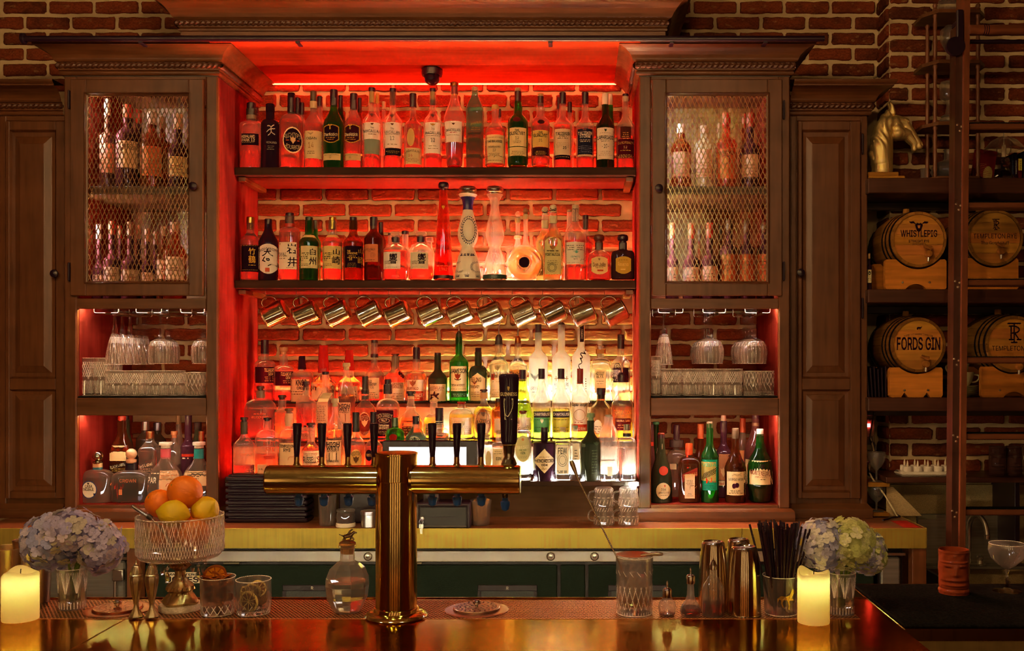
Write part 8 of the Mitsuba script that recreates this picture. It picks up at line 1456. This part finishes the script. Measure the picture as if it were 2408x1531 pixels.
barrel('small oak barrel with TR monogram, cut by the picture edge beside the teacups',2385,809,67,z3,[('TEMPLETON RYE',819,11,104,False,0)],(2308,2462,862),('arch','wooden cradle with wavy grain and an arch cut, beside the saucers'),(2391,862),c='7a5226',emblem=(TRM,0,783,33,48))
t = thing('rolling_ladder','tall wooden rolling ladder standing before the barrel shelves','ladder')
yl = 3.60
LX = lambda p: PX(p,yl); LZ = lambda p: PZ(p,yl)
def slat(xa0,xa1,xb0,xb1,y0,y1,za,zb):
 """A leaning bar: x range at the bottom and at the top."""
 v = np.array([(x_,y_,z_) for z_,(a,b) in ((za,(xa0,xa1)),(zb,(xb0,xb1))) for x_,y_ in ((a,y0),(b,y0),(b,y1),(a,y1))])
 return trimesh.convex.convex_hull(v)
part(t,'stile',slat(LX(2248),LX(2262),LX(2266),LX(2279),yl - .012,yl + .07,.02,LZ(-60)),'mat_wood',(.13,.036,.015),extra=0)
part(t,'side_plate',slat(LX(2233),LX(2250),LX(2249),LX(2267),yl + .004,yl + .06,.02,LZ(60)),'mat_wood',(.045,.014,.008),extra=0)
part(t,'stile',slat(LX(2568),LX(2584),LX(2582),LX(2598),yl - .012,yl + .07,.02,LZ(-60)),'mat_wood',(.13,.036,.015),extra=0)
for py in (293,479,661,844,1024,1202):
 z = LZ(py); dx = (py - 600) * -.0125
 part(t,'rung',box(LX(2274 + dx),LX(2582 + dx),yl + .002,yl + .062,z - .017,z + .006,.004),'mat_wood',(.12,.034,.015),extra=1)
 part(t,'grip_tape',box(LX(2276 + dx),LX(2580 + dx),yl + .004,yl + .055,z + .006,z + .009),'mat_rubber',label='black grip strip')
 for ddx,ddy in ((-14,0),(-4,4),(-8,14)):
  part(t,'bolt',moved(lathe([(.005,0),(.004,.002),(0,.003)],10),(LX(2264 + dx + ddx - 2),yl + .004 if ddx < -3 else yl + .004,LZ(py + ddy)),(90,(1,0,0))),'mat_metal',(.7,.55,.4),40)
part(t,'grab_rail',moved(tube([[LX(2276),0,0],[LX(2600),0,0]],.019,16),(0,yl - .01,LZ(73))),'mat_wood',(.13,.036,.015),40,extra=1)
for px in (2308,2313,2318): part(t,'groove_ring',moved(tube([[LX(px),0,0],[LX(px + 2),0,0]],.0194,16),(0,yl - .01,LZ(73))),'mat_satin','14100c',40)
part(t,'wheel_bracket',cat(box(LX(2246),LX(2262),yl - .02,yl - .004,LZ(122),LZ(26),.004),box(LX(2248),LX(2258),yl - .02,yl + .045,LZ(60),LZ(48),.003)),'mat_satin','0d0f14')
part(t,'wheel',moved(lathe([(.020,-.008),(.034,-.008),(.035,0),(.034,.008),(.020,.008),(0,.008)],28),(LX(2243),yl - .012,LZ(112)),(90,(1,0,0))),'mat_satin','0c0d12',40)
t2 = thing('wall_rail','black steel rail for the ladder running on beyond its grab rail','rail')
part(t2,'pipe',tube([[LX(2266),yl + .03,LZ(92)],[LX(2640),yl + .03,LZ(92)]],.008,10),'mat_satin','0c0b0b',60)
yh = 3.93; q = yh / F
hpt = lambda zx,zy,d=0.0: np.array([PX(2040 + zx / 6.543,yh),yh + d,PZ(200 + zy / 6.543,yh)])
hr = lambda v: v / 6.543 * q
HB = [((210,1180,0),165,(200,850,0),150),((200,850,0),150,(260,620,0),140),((260,620,0),140,(400,590,0),120),
   ((400,600,0),118,(450,740,0),128),((420,560,0),100,(560,590,0),92),((450,740,0),124,(600,760,0),92),((560,610,0),88,(690,780,0),70),((600,760,0),88,(720,900,0),62),((690,780,0),68,(775,905,0),62),((775,905,0),62,(790,950,0),58),((720,920,0),55,(720,985,0),46),((200,850,0),150,(225,1060,0),150),((225,1060,0),150,(225,1330,0),158),((300,800,0),90,(310,1300,0),78)]
bones = []
for a,ra_,b,rb_ in HB:
 for d in (-.30,.30):
  bones.append(((hpt(a[0],a[1],d * hr(ra_)),hr(ra_) * .92),(hpt(b[0],b[1],d * hr(rb_)),hr(rb_) * .92)))
for d in (-1,1):
 bones += [((hpt(545,560,d * hr(78)),hr(34)),(hpt(600,585,d * hr(80)),hr(28))),((hpt(430,700,d * hr(78)),hr(92)),(hpt(520,760,d * hr(60)),hr(74))),((hpt(375,440,d * hr(40)),hr(44)),(hpt(350,330,d * hr(46)),hr(30))),((hpt(350,330,d * hr(46)),hr(29)),(hpt(345,240,d * hr(40)),hr(7))),((hpt(805,900,d * hr(42)),hr(26)),(hpt(825,935,d * hr(40)),hr(20)))]
for i in range(11):
 a = i / 10; bones.append(((hpt(330 - 240 * a,440 + 120 * a + 500 * a * a,0),hr(60 + 20 * a)),(hpt(310 - 230 * a,560 + 130 * a + 460 * a * a,-hr(70)),hr(40))))
hm = hulls(bones,.006,6); v = np.array(hm.vertices)
n_ = np.array(hm.vertex_normals); lx,lz = (v[:,0] - hpt(0,0)[0]) / hr(1),(hpt(0,0)[2] - v[:,2]) / hr(1)
mane = np.clip((420 - lx - .25 * (lz - 600)) / 160,0,1) * np.clip((1150 - lz) / 300,0,1)
w_ = np.sin((lx * .9 - lz * .30) / 15.0 + 2.2 * np.sin(lz / 90.0))
v += n_ * (mane * w_ * hr(11))[:,None]
for cx_,cy_,r_,dep in ((572,612,40,-14),(815,918,20,-16),(690,968,16,-8),(730,960,16,-8),(600,700,22,-6),(560,880,26,-7)):
 v += n_ * (dep * np.exp(-((lx - cx_) ** 2 + (lz - cy_) ** 2) / (2 * (r_ * .55) ** 2)) * hr(1))[:,None]
v += n_ * (16 * np.exp(-((lx - 575) ** 2 + (lz - 606) ** 2) / (2 * 15 ** 2)) * hr(1))[:,None]
hm.vertices = v
t = thing('horse_head_statue','polished gold horse head bust on a wooden block','statue')
zc_ = z1 + .032
hm = trimesh.intersections.slice_mesh_plane(hm,[0,0,1],[0,0,zc_ + .001],cap=False)
part(t,'bust',hm,'mat_gold',(.92,.66,.26),True)
part(t,'block',box(PX(2040,yh - .05),PX(2112,yh - .05),yh - .06,yh + .06,z1 + .016,zc_ + .001,.003),'mat_oak',hexc('8a5a26'),extra=1)
part(t,'base_board',box(PX(2040,yh - .05),PX(2125,yh - .05),yh - .07,yh + .07,z1,z1 + .016,.003),'mat_oak',hexc('9a6628'),extra=1)
ye = 3.97
EX = lambda p: PX(p,ye); EZ = lambda p: PZ(p,ye)
t = thing('spindle_stand','four-tier stand with turned spindles behind the ladder','shelf stand')
tiers = [z1 + .0005,EZ(300),EZ(158),EZ(42)]
for i,z in enumerate(tiers):
 x0,x1,d = EX(2160),EX(2306),.10; zz = z + (.016 if i == 0 else 0)
 pol = Polygon([(x0 + .045,ye - .10),(x1 - .045,ye - .10),(x1,ye - .04),(x1,ye + .06),(x0,ye + .06),(x0,ye - .04)])
 m = trimesh.creation.extrude_polygon(pol,.014,engine='earcut'); m.apply_translation((0,0,zz - (.014 if i else .014))); part(t,'tier',m,'mat_wood',(.10,.034,.014),extra=1)
sp = []
for i in range(3):
 za,zb_ = tiers[i] + (.016 if i == 0 else 0),tiers[i + 1] - .014; h = zb_ - za
 prs = [(.0075,0),(.0095,.02 * h),(.0075,.06 * h),(.006,.10 * h),(.0085,.14 * h),(.0075,.3 * h),(.009,.45 * h),(.0065,.55 * h),(.009,.60 * h),(.0065,.64 * h),(.0085,.8 * h),(.006,.92 * h),(.0095,.96 * h),(.0075,h)]
 for px,dy in ((2183,-.075),(2282,-.075),(2190,.045),(2276,.045)):
  part(t,'spindle',moved(lathe(prs,14),(EX(px),ye + dy,za)),'mat_wood',(.14,.045,.018),40,extra=0)
for px in (2183,2282): part(t,'finial',moved(lathe([(.006,0),(.009,.006),(.006,.012),(.010,.020),(.008,.028),(0,.032)],14),(EX(px),ye - .075,tiers[3])),'mat_wood',(.14,.045,.018),40,extra=0)
TB = tiers[0] + .0165
def vessel(name,label,catn,px,y,z,pr,liq=None):
 t = thing(name,label,catn)
 part(t,'glass',moved(lathe(pr,28),(PX(px,y),y,z)),'mat_glass',(.93,.93,.9),50)
 if liq: part(t,'liquid',moved(lathe(liq[0],28),(PX(px,y),y,z)),liq[2] if len(liq) > 2 else 'mat_gloss',liq[1],50)
vessel('glass_jar','squat glass jar on the top tier of the spindle stand','jar',2232,ye - .02,tiers[3] + .0003,[(0,0),(.040,0),(.046,.01),(.046,.045),(.038,.052),(.042,.056),(.042,.062),(.030,.066),(0,.068)])
vessel('glass_decanter','small stoppered glass hanging vessel between the upper tiers of the spindle stand','decanter',2232,ye - .02,tiers[2] + .0003,[(0,0),(.034,0),(.036,.006),(.014,.016),(.010,.05),(.022,.075),(.034,.10),(.036,.14),(.020,.155),(.016,.160)])
vessel('glass_siphon','tall stacked glass brewing vessel on the middle tier of the spindle stand','glassware',2230,ye - .02,tiers[1] + .0003,[(0,0),(.034,0),(.037,.004),(.036,.012),(.030,.016),(.034,.022),(.032,.030),(.026,.034),(.029,.040),(.012,.050),(.007,.080),(.010,.094),(.026,.104),(.034,.12),(.035,.165),(.028,.172),(.030,.178)])
vessel('round_flask','round flask of black liquid on the lowest tier of the spindle stand','flask',2232,ye - .01,TB,[(0,0),(.045,0),(.064,.012),(.072,.034),(.066,.056),(.045,.072),(.022,.080),(.020,.086),(.020,.118),(.024,.122)],([(0,.003),(.044,.003),(.063,.014),(.0705,.034),(.064,.055),(.05,.066),(0,.068)],(.006,.004,.004)))
vessel('shot_glass','tiny cut shot glass at the corner of the spindle stand','glass',2172,ye - .115,z1 + .0003,[(.022,0),(.020,.004),(.011,.008),(.012,.034),(.014,.042)])
yk = 3.95
KX = lambda p: PX(p,yk)
t = thing('book','red book with an oval cream badge leaning on the shelf behind the ladder','book')
cov = moved(box(0,.086,-.012,.012,0,.15,.002),(0,0,0));
M_ = TR(KX(2291),yk + .04,z1 + .0012,0,math.radians(8),0)
def xf(m): m = m.copy(); m.apply_transform(M_); return m
part(t,'cover',xf(cov),'mat_matte','5a1410')
part(t,'pages',xf(box(.003,.0865,-.009,.009,.003,.1505)),'mat_matte','b8a880')
v2,f = strip(.040,.078,.020,.085,'o'); part(t,'badge',facing(xf(trimesh.Trimesh(np.c_[v2[:,0],np.full(len(v2),-.0126),v2[:,1]],f,process=False))),'mat_matte','9a8450')
part(t,'cover_lines',xf(cat(*[box(.006,.006 + random.uniform(.04,.07),-.0128,-.0124,.02 + .007 * i,.022 + .007 * i) for i in range(11)])),'mat_matte','8a4a3a',kind='stuff')
for i,(a,w_,h_,c_,lab,ct) in enumerate(((2376,6,.115,'0f1418','slim black book with faint blue spine lettering beside the crystal candle lamp','3a4a6a'),(2383,7,.125,'14110f','black book next to the slim black one, white-lettered spine','a8a498'),(2392,9,.10,'4a120d','dark red book with a yellow spine label','14110f'),(2403,9,.13,'101412','tall dark green book with curled lettering at the picture edge','8a8a7a'),(2414,10,.12,'1c1410','brown-black book at the end of the short book row','6a5a48'))):
 t = thing('book',lab,'book')
 part(t,'cover',box(KX(a),KX(a + w_ - .4),yk - .01,yk + .09,z1 + .0003,z1 + h_,.0015),'mat_matte',c_)
 part(t,'pages',box(KX(a + 1),KX(a + w_ - 1.4),yk - .006,yk + .091,z1 + .003,z1 + h_ - .002),'mat_matte','b0a078')
 if 'yellow' in lab: part(t,'spine_label',box(KX(a + .3),KX(a + w_ - .8),yk - .0112,yk - .0098,z1 + .052,z1 + .10),'mat_matte','c8b848')
 v2,f = flat_text('COCKTAILS' if i % 2 else 'SPIRITS',True); v2 = v2 * [.055 / np.ptp(v2[:,0]),.005]
 part(t,'lettering',facing(flat_mesh(np.stack([-v2[:,1],v2[:,0]],1),f,lambda a_,b_: np.stack([KX(a + w_ / 2) + a_,np.full(len(a_),yk - .0118),z1 + .065 + b_],1))),'mat_matte',ct)
t = thing('candle_lamp','little crystal candle lamp with glass shade beside the red book','lamp')
xk = KX(2353); yy = yk - .03
part(t,'base',moved(lathe([(0,0),(.048,0),(.050,.003),(.036,.022),(.022,.045),(.018,.06),(.023,.075),(.020,.095),(.017,.10),(0,.10)],12),(xk,yy,z1 + .0003)),'mat_crystal',None,False)
part(t,'candle',moved(lathe([(.0085,.10),(.0085,.150),(0,.151)],16),(xk,yy,z1)),'mat_matte','c8b498',40)
part(t,'shade',moved(lathe([(.020,.182),(.050,.165),(.074,.135),(.078,.128)],26,ribs=lambda th,i: 1 + .05 * np.cos(8 * th),caps=False),(xk,yy,z1)),'mat_cut',None,40)
part(t,'finial',moved(lathe([(.002,.15),(.002,.20),(.012,.202),(.012,.206),(.004,.209),(.004,.232),(0,.233)],14),(xk,yy,z1)),'mat_metal',(.75,.7,.6),40)
for sgn in (-1,1): part(t,'arm',tube(bez([[xk + sgn * .012,yy,z1 + .112],[xk + sgn * .034,yy,z1 + .115],[xk + sgn * .030,yy,z1 + .145],[xk + sgn * .022,yy,z1 + .180]],8),.0016,6),'mat_metal',(.6,.55,.45),60)
yc2 = 3.93
for i,z in enumerate(np.arange(5) * .0075): solo('saucer',f"white saucer in the stack under the teacups, {['lowest', 'second from the bottom', 'middle', 'second from the top', 'topmost'][i]} one",'saucer',moved(lathe([(0,.001),(.030,0),(.032,.003),(.060,.012),(.064,.014),(.062,.0145),(.034,.007),(0,.006)],36),(PX(2262,yc2),yc2,z3 + z + .0005)),'mat_satin','b8ac84',40,'saucers under the teacups')
def teacup(label,px,z,dx):
 t = thing('teacup',label,'cup'); x = PX(px,yc2)
 part(t,'body',moved(lathe([(0,0),(.020,0),(.022,.004),(.033,.022),(.039,.050),(.040,.056),(.0375,.056),(.036,.050),(.030,.022),(.018,.006),(0,.005)],36),(x,yc2,z)),'mat_satin','b8ac84',40)
 part(t,'handle',tube(bez([[x + .037 * dx,yc2 - .008,z + .046],[x + .072 * dx,yc2 - .016,z + .050],[x + .058 * dx,yc2 - .012,z + .012],[x + .030 * dx,yc2 - .006,z + .016]],12),.0035,8),'mat_satin','b8ac84',60)
teacup('white teacup with its loop handle showing, on the saucer stack',2266,z3 + .0425,1)
teacup('white teacup stacked in the other cup behind the ladder',2255,z3 + .082,-1)
for i in range(6):
 t_ = solo('menu_card',f"black menu card standing by the elephant barrel, {['first', 'second', 'third', 'fourth', 'fifth', 'sixth'][i]} from the cabinet",'menu',slat(PX(2042 + 8 * i,YV + .05),PX(2045 + 8 * i,YV + .05),PX(2036 + 8 * i + i,YV + .05),PX(2039 + 8 * i + i,YV + .05),YV + .05,YV + .15,z3 + .0003,z3 + .11 + .006 * (i % 3)),'mat_satin','0d0d0e',group='black menu cards by the elephant barrel')
ROWS['W'] = (YV + .06,z2 + .0003)
B(Zm(2040,420,5.467),'W',22,62,962,1090,1140,26,'black',None,('c',1030,28,'b08a5a'),'slim dark wine bottle with cream label squeezed beside the straight rye cradle',[('r',2,50,1170,1340,'c8bc90')],[(flat_poly(Polygon([(math.cos(a),math.sin(a)) for a in np.linspace(0,6,10)])),26,1215,50,32,'1a2414'),lines(26,1290,36,2,20,'3a3424',9)])
t = thing('tealight_tray','white charging tray holding flameless tea lights on the thin shelf','tray')
yt2 = YV + .085
part(t,'body',box(PX(2116,yt2 - .03),PX(2272,yt2 - .03),yt2 - .045,yt2 + .05,z4 + .0004,z4 + .019,.008),'mat_satin','d0c8ba',40)
tl = mesh_dict(lathe([(0,0),(.0165,0),(.0175,.002),(.0175,.019),(.0160,.021),(.012,.0195),(0,.019)],28),'mat_satin','d8d0c4',40)
fl = mesh_dict(lathe([(.0022,.018),(.0042,.026),(.0036,.034),(.0015,.042),(0,.047)],12),'mat_satin','e0d4bc',50)
for i in range(12):
 px = 2134 + 24.0 * (i % 6) - (7 if i >= 6 else 0); yy = yt2 - .024 + (.044 if i >= 6 else 0)
 k = thing('tealight',f"unlit flameless tea light, {['first', 'second', 'third', 'fourth', 'fifth', 'sixth'][i % 6]} from the red indicator in the {'rear' if i >= 6 else 'front'} line of the tray",'candle','tea lights on the tray')
 m = T().translate([PX(px,yy),yy,z4 + .0192]).rotate([0,0,1],37 * i)
 part(k,'cup',at(tl,m),None); part(k,'flame',at(fl,m),None)
def tiki(label,x,y,z,r,h,c,seed):
 t = thing('tiki_mug',label,'mug'); n,k = 96,110
 th = np.arange(n) * 2 * np.pi / n; zz = np.linspace(0,1,k)
 A,Zz = np.meshgrid(th,zz); a = np.angle(np.exp(1j * (A + math.pi / 2 + .25)))
 g = lambda ca,cz,wa,wz,am: am * np.exp(-((a - ca) / wa) ** 2 - ((Zz - cz) / wz) ** 2)
 d = g(0,.52,.16,.10,.10) + g(0,.46,.30,.035,.05)
 for s_ in (-1,1):
  d += g(.52 * s_,.66,.34,.055,.07) - g(.50 * s_,.61,.20,.03,.07) + g(.55 * s_,.74,.46,.022,.07) + g(.8 * s_,.40,.25,.06,.04) + g(1.5 * s_,.58,.16,.12,.05)
 d += g(0,.335,.85,.035,.07) - g(0,.285,.62,.030,.08) + g(0,.225,.80,.030,.07) - .02 * (np.abs(a) < .6) * np.exp(-((Zz - .285) / .03) ** 2) * (np.sin(a * 16) > 0)
 d += .025 * np.exp(-((Zz - .88) / .05) ** 2) * np.sin(A * 9) + .03 * np.exp(-((Zz - .07) / .03) ** 2) * (1 + .5 * np.sin(A * 14)) - .035 * np.exp(-((Zz - .13) / .02) ** 2) + .025 * np.exp(-((Zz - .955) / .02) ** 2)
 R_ = r * (.96 + d)
 v = np.stack([R_ * np.cos(A),R_ * np.sin(A),Zz * h],-1).reshape(-1,3)
 inn = lathe([(r * .94,h),(r * .86,h * .995),(r * .84,h * .1),(0,h * .1)],n,caps=False)
 bot = lathe([(0,0),(r * .96,0)],n,caps=False)
 m = cat(trimesh.Trimesh(v,grid_faces(k,n),process=False),inn,bot)
 part(t,'body',moved(m,(x,y,z)),'mat_gloss',c,True)
ytk = by(1406) + .028
tiki('reddish brown glazed tiki mug with carved face on the black mat',PX(2243,ytk),ytk,ZB + .0072,35.5 * ytk / F,PZ(1291,ytk) - ZB - .0072,(.16,.028,.010),1)
for px,w_,lab in ((2346,20,'dark brown tiki mug on the thin shelf, the wider one'),(2385,12,'dark brown tiki mug on the thin shelf, nearer the picture edge')):
 yk2 = YV + .10; tiki(lab,PX(px,yk2),yk2,z4 + .0004,20 * yk2 / F,.115,(.030,.010,.006),2)
yq = by(1398) + .01; xq = PX(2368,yq)
t = thing('coupe_glass','empty stemmed coupe glass on the black mat at the picture edge','glass')
Hq = PZ(1278,yq) - ZB - .0072; s_ = yq / F
part(t,'bowl',moved(lathe([(.004,Hq - 60 * s_),(20 * s_,Hq - 50 * s_),(36 * s_,Hq - 34 * s_),(42 * s_,Hq - 16 * s_),(40 * s_,Hq),(39.2 * s_,Hq),(41 * s_,Hq - 16 * s_),(35 * s_,Hq - 33 * s_),(18 * s_,Hq - 48 * s_),(0,Hq - 56 * s_)],44,caps=False),(xq,yq,ZB + .0072)),'mat_cut',None,50)
part(t,'stem',moved(lathe([(33 * s_,0),(33 * s_,.0012),(12 * s_,.004),(.006,.010),(.0035,.03),(.0033,Hq - 74 * s_),(.006,Hq - 62 * s_),(.004,Hq - 59 * s_)],36),(xq,yq,ZB + .0072)),'mat_crystal',None,50)
part(t,'rim',moved(ring_(40 * s_,Hq,.0007),(xq,yq,ZB + .0072)),'mat_etch')
yw = YR - .02
t = thing('wall_panel','cream wall panel behind the sink under the thin shelf','panel')
part(t,'sheet',box(PX(2086,yw),1.95,yw,YR - .002,.5,PZ(1140,yw)),'mat_speck','a8946c')
part(t,'corner_strip',box(PX(2086,yw),PX(2095,yw),yw - .006,yw,.9,PZ(1141,yw),.002),'mat_matte','b8a47c')
part(t,'hole_plugs',cat(*[moved(lathe([(.008,0),(.008,.002),(0,.002)],14),(PX(2393,yw),yw - .0005,PZ(p_,yw)),(90,(1,0,0))) for p_ in (1217,1231)]),'mat_satin','0c0b0a',kind='stuff')
solo('splash_guard','cream sloping splash guard rising from the counter end by the cables','splash guard',flat_solid(Polygon([(PX(2085,3.9),ZC + .0004),(PX(2085,3.9),PZ(1145,3.9)),(PX(2100,3.9),PZ(1145,3.9)),(PX(2168,3.9),ZC + .0004)]),3.90,3.906),'mat_speck','a08c68')
ysk = 3.98
SX = lambda p: PX(p,ysk); SZ = lambda p: PZ(p,ysk)
t = thing('steel_sink','stainless steel hand sink with gooseneck faucet beside the counter end','sink')
part(t,'backsplash',box(SX(2168),SX(2362),ysk + .05,ysk + .07,SZ(1335),SZ(1214),.003),'mat_steel',(.30,.28,.24))
part(t,'deck',box(SX(2168),SX(2420),ysk - .01,ysk + .05,SZ(1338),SZ(1330),.002),'mat_steel',(.30,.28,.24))
part(t,'basin',cat(box(SX(2168),SX(2176),3.60,ysk,.74,SZ(1334)),box(SX(2410),SX(2420),3.60,ysk,.74,SZ(1334)),box(SX(2168),SX(2420),3.60,3.612,.74,SZ(1334),.004),box(SX(2168),SX(2420),3.60,ysk,.74,.75)),'mat_steel',(.26,.24,.21))
fz = SZ(1330)
fk = part(t,'faucet',tube(np.vstack([[[SX(2283),ysk + .02,fz],[SX(2283),ysk + .02,SZ(1260)]],bez([[SX(2283),ysk + .02,SZ(1250)],[SX(2283),ysk + .02,SZ(1196)],[SX(2302),ysk - .07,SZ(1196)],[SX(2302),ysk - .08,SZ(1250)]],12)]),.0095,12),'mat_metal',(.75,.68,.58),60,label='chrome gooseneck faucet')
part(fk,'aerator',moved(lathe([(.011,-.016),(.0115,0)],14),(SX(2302),ysk - .08,SZ(1250))),'mat_metal',(.7,.62,.5),40)
part(fk,'valve',moved(lathe([(.016,0),(.012,.008),(.010,.020),(.014,.026),(.014,.034),(.008,.038),(0,.038)],18),(SX(2307),ysk + .01,fz)),'mat_metal',(.7,.62,.5),40)
part(fk,'base_plate',box(SX(2276),SX(2320),ysk - .005,ysk + .045,fz,fz + .006,.002),'mat_metal',(.8,.74,.6))
part(t,'sticker',box(SX(2170),SX(2212),ysk + .0485,ysk + .0499,SZ(1226),SZ(1215)),'mat_matte','5a5648')
solo('receipt_sticker','red and white scrap of paper lying on the counter corner by the cables','paper',trimesh.util.concatenate([box(PX(2108,cy(1232)),PX(2146,cy(1232)),cy(1241),cy(1225),ZC + .0005,ZC + .0012)]),'mat_matte','9a2a20')
yo = YR - .03
t = thing('power_strip','cream power strip with a glowing red switch beside the tall cabinet','power strip')
part(t,'body',box(PX(2034,yo),PX(2058,yo),yo,YR - .003,PZ(1060,yo),PZ(985,yo),.004),'mat_satin','6a5c42')
part(t,'switch',box(PX(2037,yo),PX(2046,yo),yo - .006,yo,PZ(1004,yo),PZ(996,yo),.001),'mat_matte','ff4040',emitter=glow((1,.06,.07),60),label='glowing red switch')
part(t,'socket',box(PX(2039,yo),PX(2052,yo),yo - .002,yo,PZ(1046,yo),PZ(1026,yo),.001),'mat_satin','3a3226')
for i,(pts,c_) in enumerate(((((2047,4.05,1036),(2060,4.04,1060),(2040,3.94,1100),(2090,3.88,1180),(2118,3.86,1230)),'14110f'),(((2046,4.05,1030),(2056,4.03,1070),(2044,3.93,1110),(2084,3.87,1170),(2112,3.85,1219)),'b8ac88'),(((2058,4.05,960),(2050,4.05,1000),(2046,4.05,1030),(2050,4.04,1040)),'2a2018'),(((2114,3.85,1210),(2100,3.84,1232),(2086,3.80,1240),(2076,3.77,1240)),'100e0d'))):
 P_ = np.array([(PX(a,b),b,PZ(c0,b)) for a,b,c0 in pts]); tt = np.linspace(0,1,len(P_)); from_ = __import__('scipy.interpolate',fromlist=['x']).PchipInterpolator(tt,P_)(np.linspace(0,1,28))
 from_[:,2] = np.maximum(from_[:,2],np.where(from_[:,1] < YW,ZC + .0045,0))
 solo('power_cable',['black cable sagging from the power strip to the counter','cream cable running beside the black one from the power strip','dark cable hanging into the power strip from the shelf above','short black cable end lying on the counter corner'][i],'cable',tube(from_,.0035,8),'mat_satin',c_,60)
for i,(p0,p1) in enumerate(((1142,1133),(1211,1203))):
 yx = 3.90; solo('corner_shelf',f"little {'upper' if i == 0 else 'lower'} wooden corner shelf beside the tall cabinet holding glasses",'shelf',box(PX(2036,yx),PX(2085,yx),yx - .04,yx + .08,PZ(p0,yx),PZ(p1,yx),.001),'mat_oak',hexc('8a5a22'),extra=1)
vessel('wine_glass','stemmed wine glass on the upper corner shelf beside the tall cabinet','glass',2061,3.91,PZ(1133,3.90) + .0003,[(.030,0),(.029,.002),(.004,.006),(.004,.045),(.020,.060),(.033,.085),(.036,.105),(.034,.118)])
vessel('wine_glass','stemmed wine glass on the lower corner shelf beside the tall cabinet','glass',2061,3.91,PZ(1203,3.90) + .0003,[(.030,0),(.029,.002),(.004,.006),(.004,.035),(.020,.050),(.033,.072),(.034,.094),(.032,.100)])
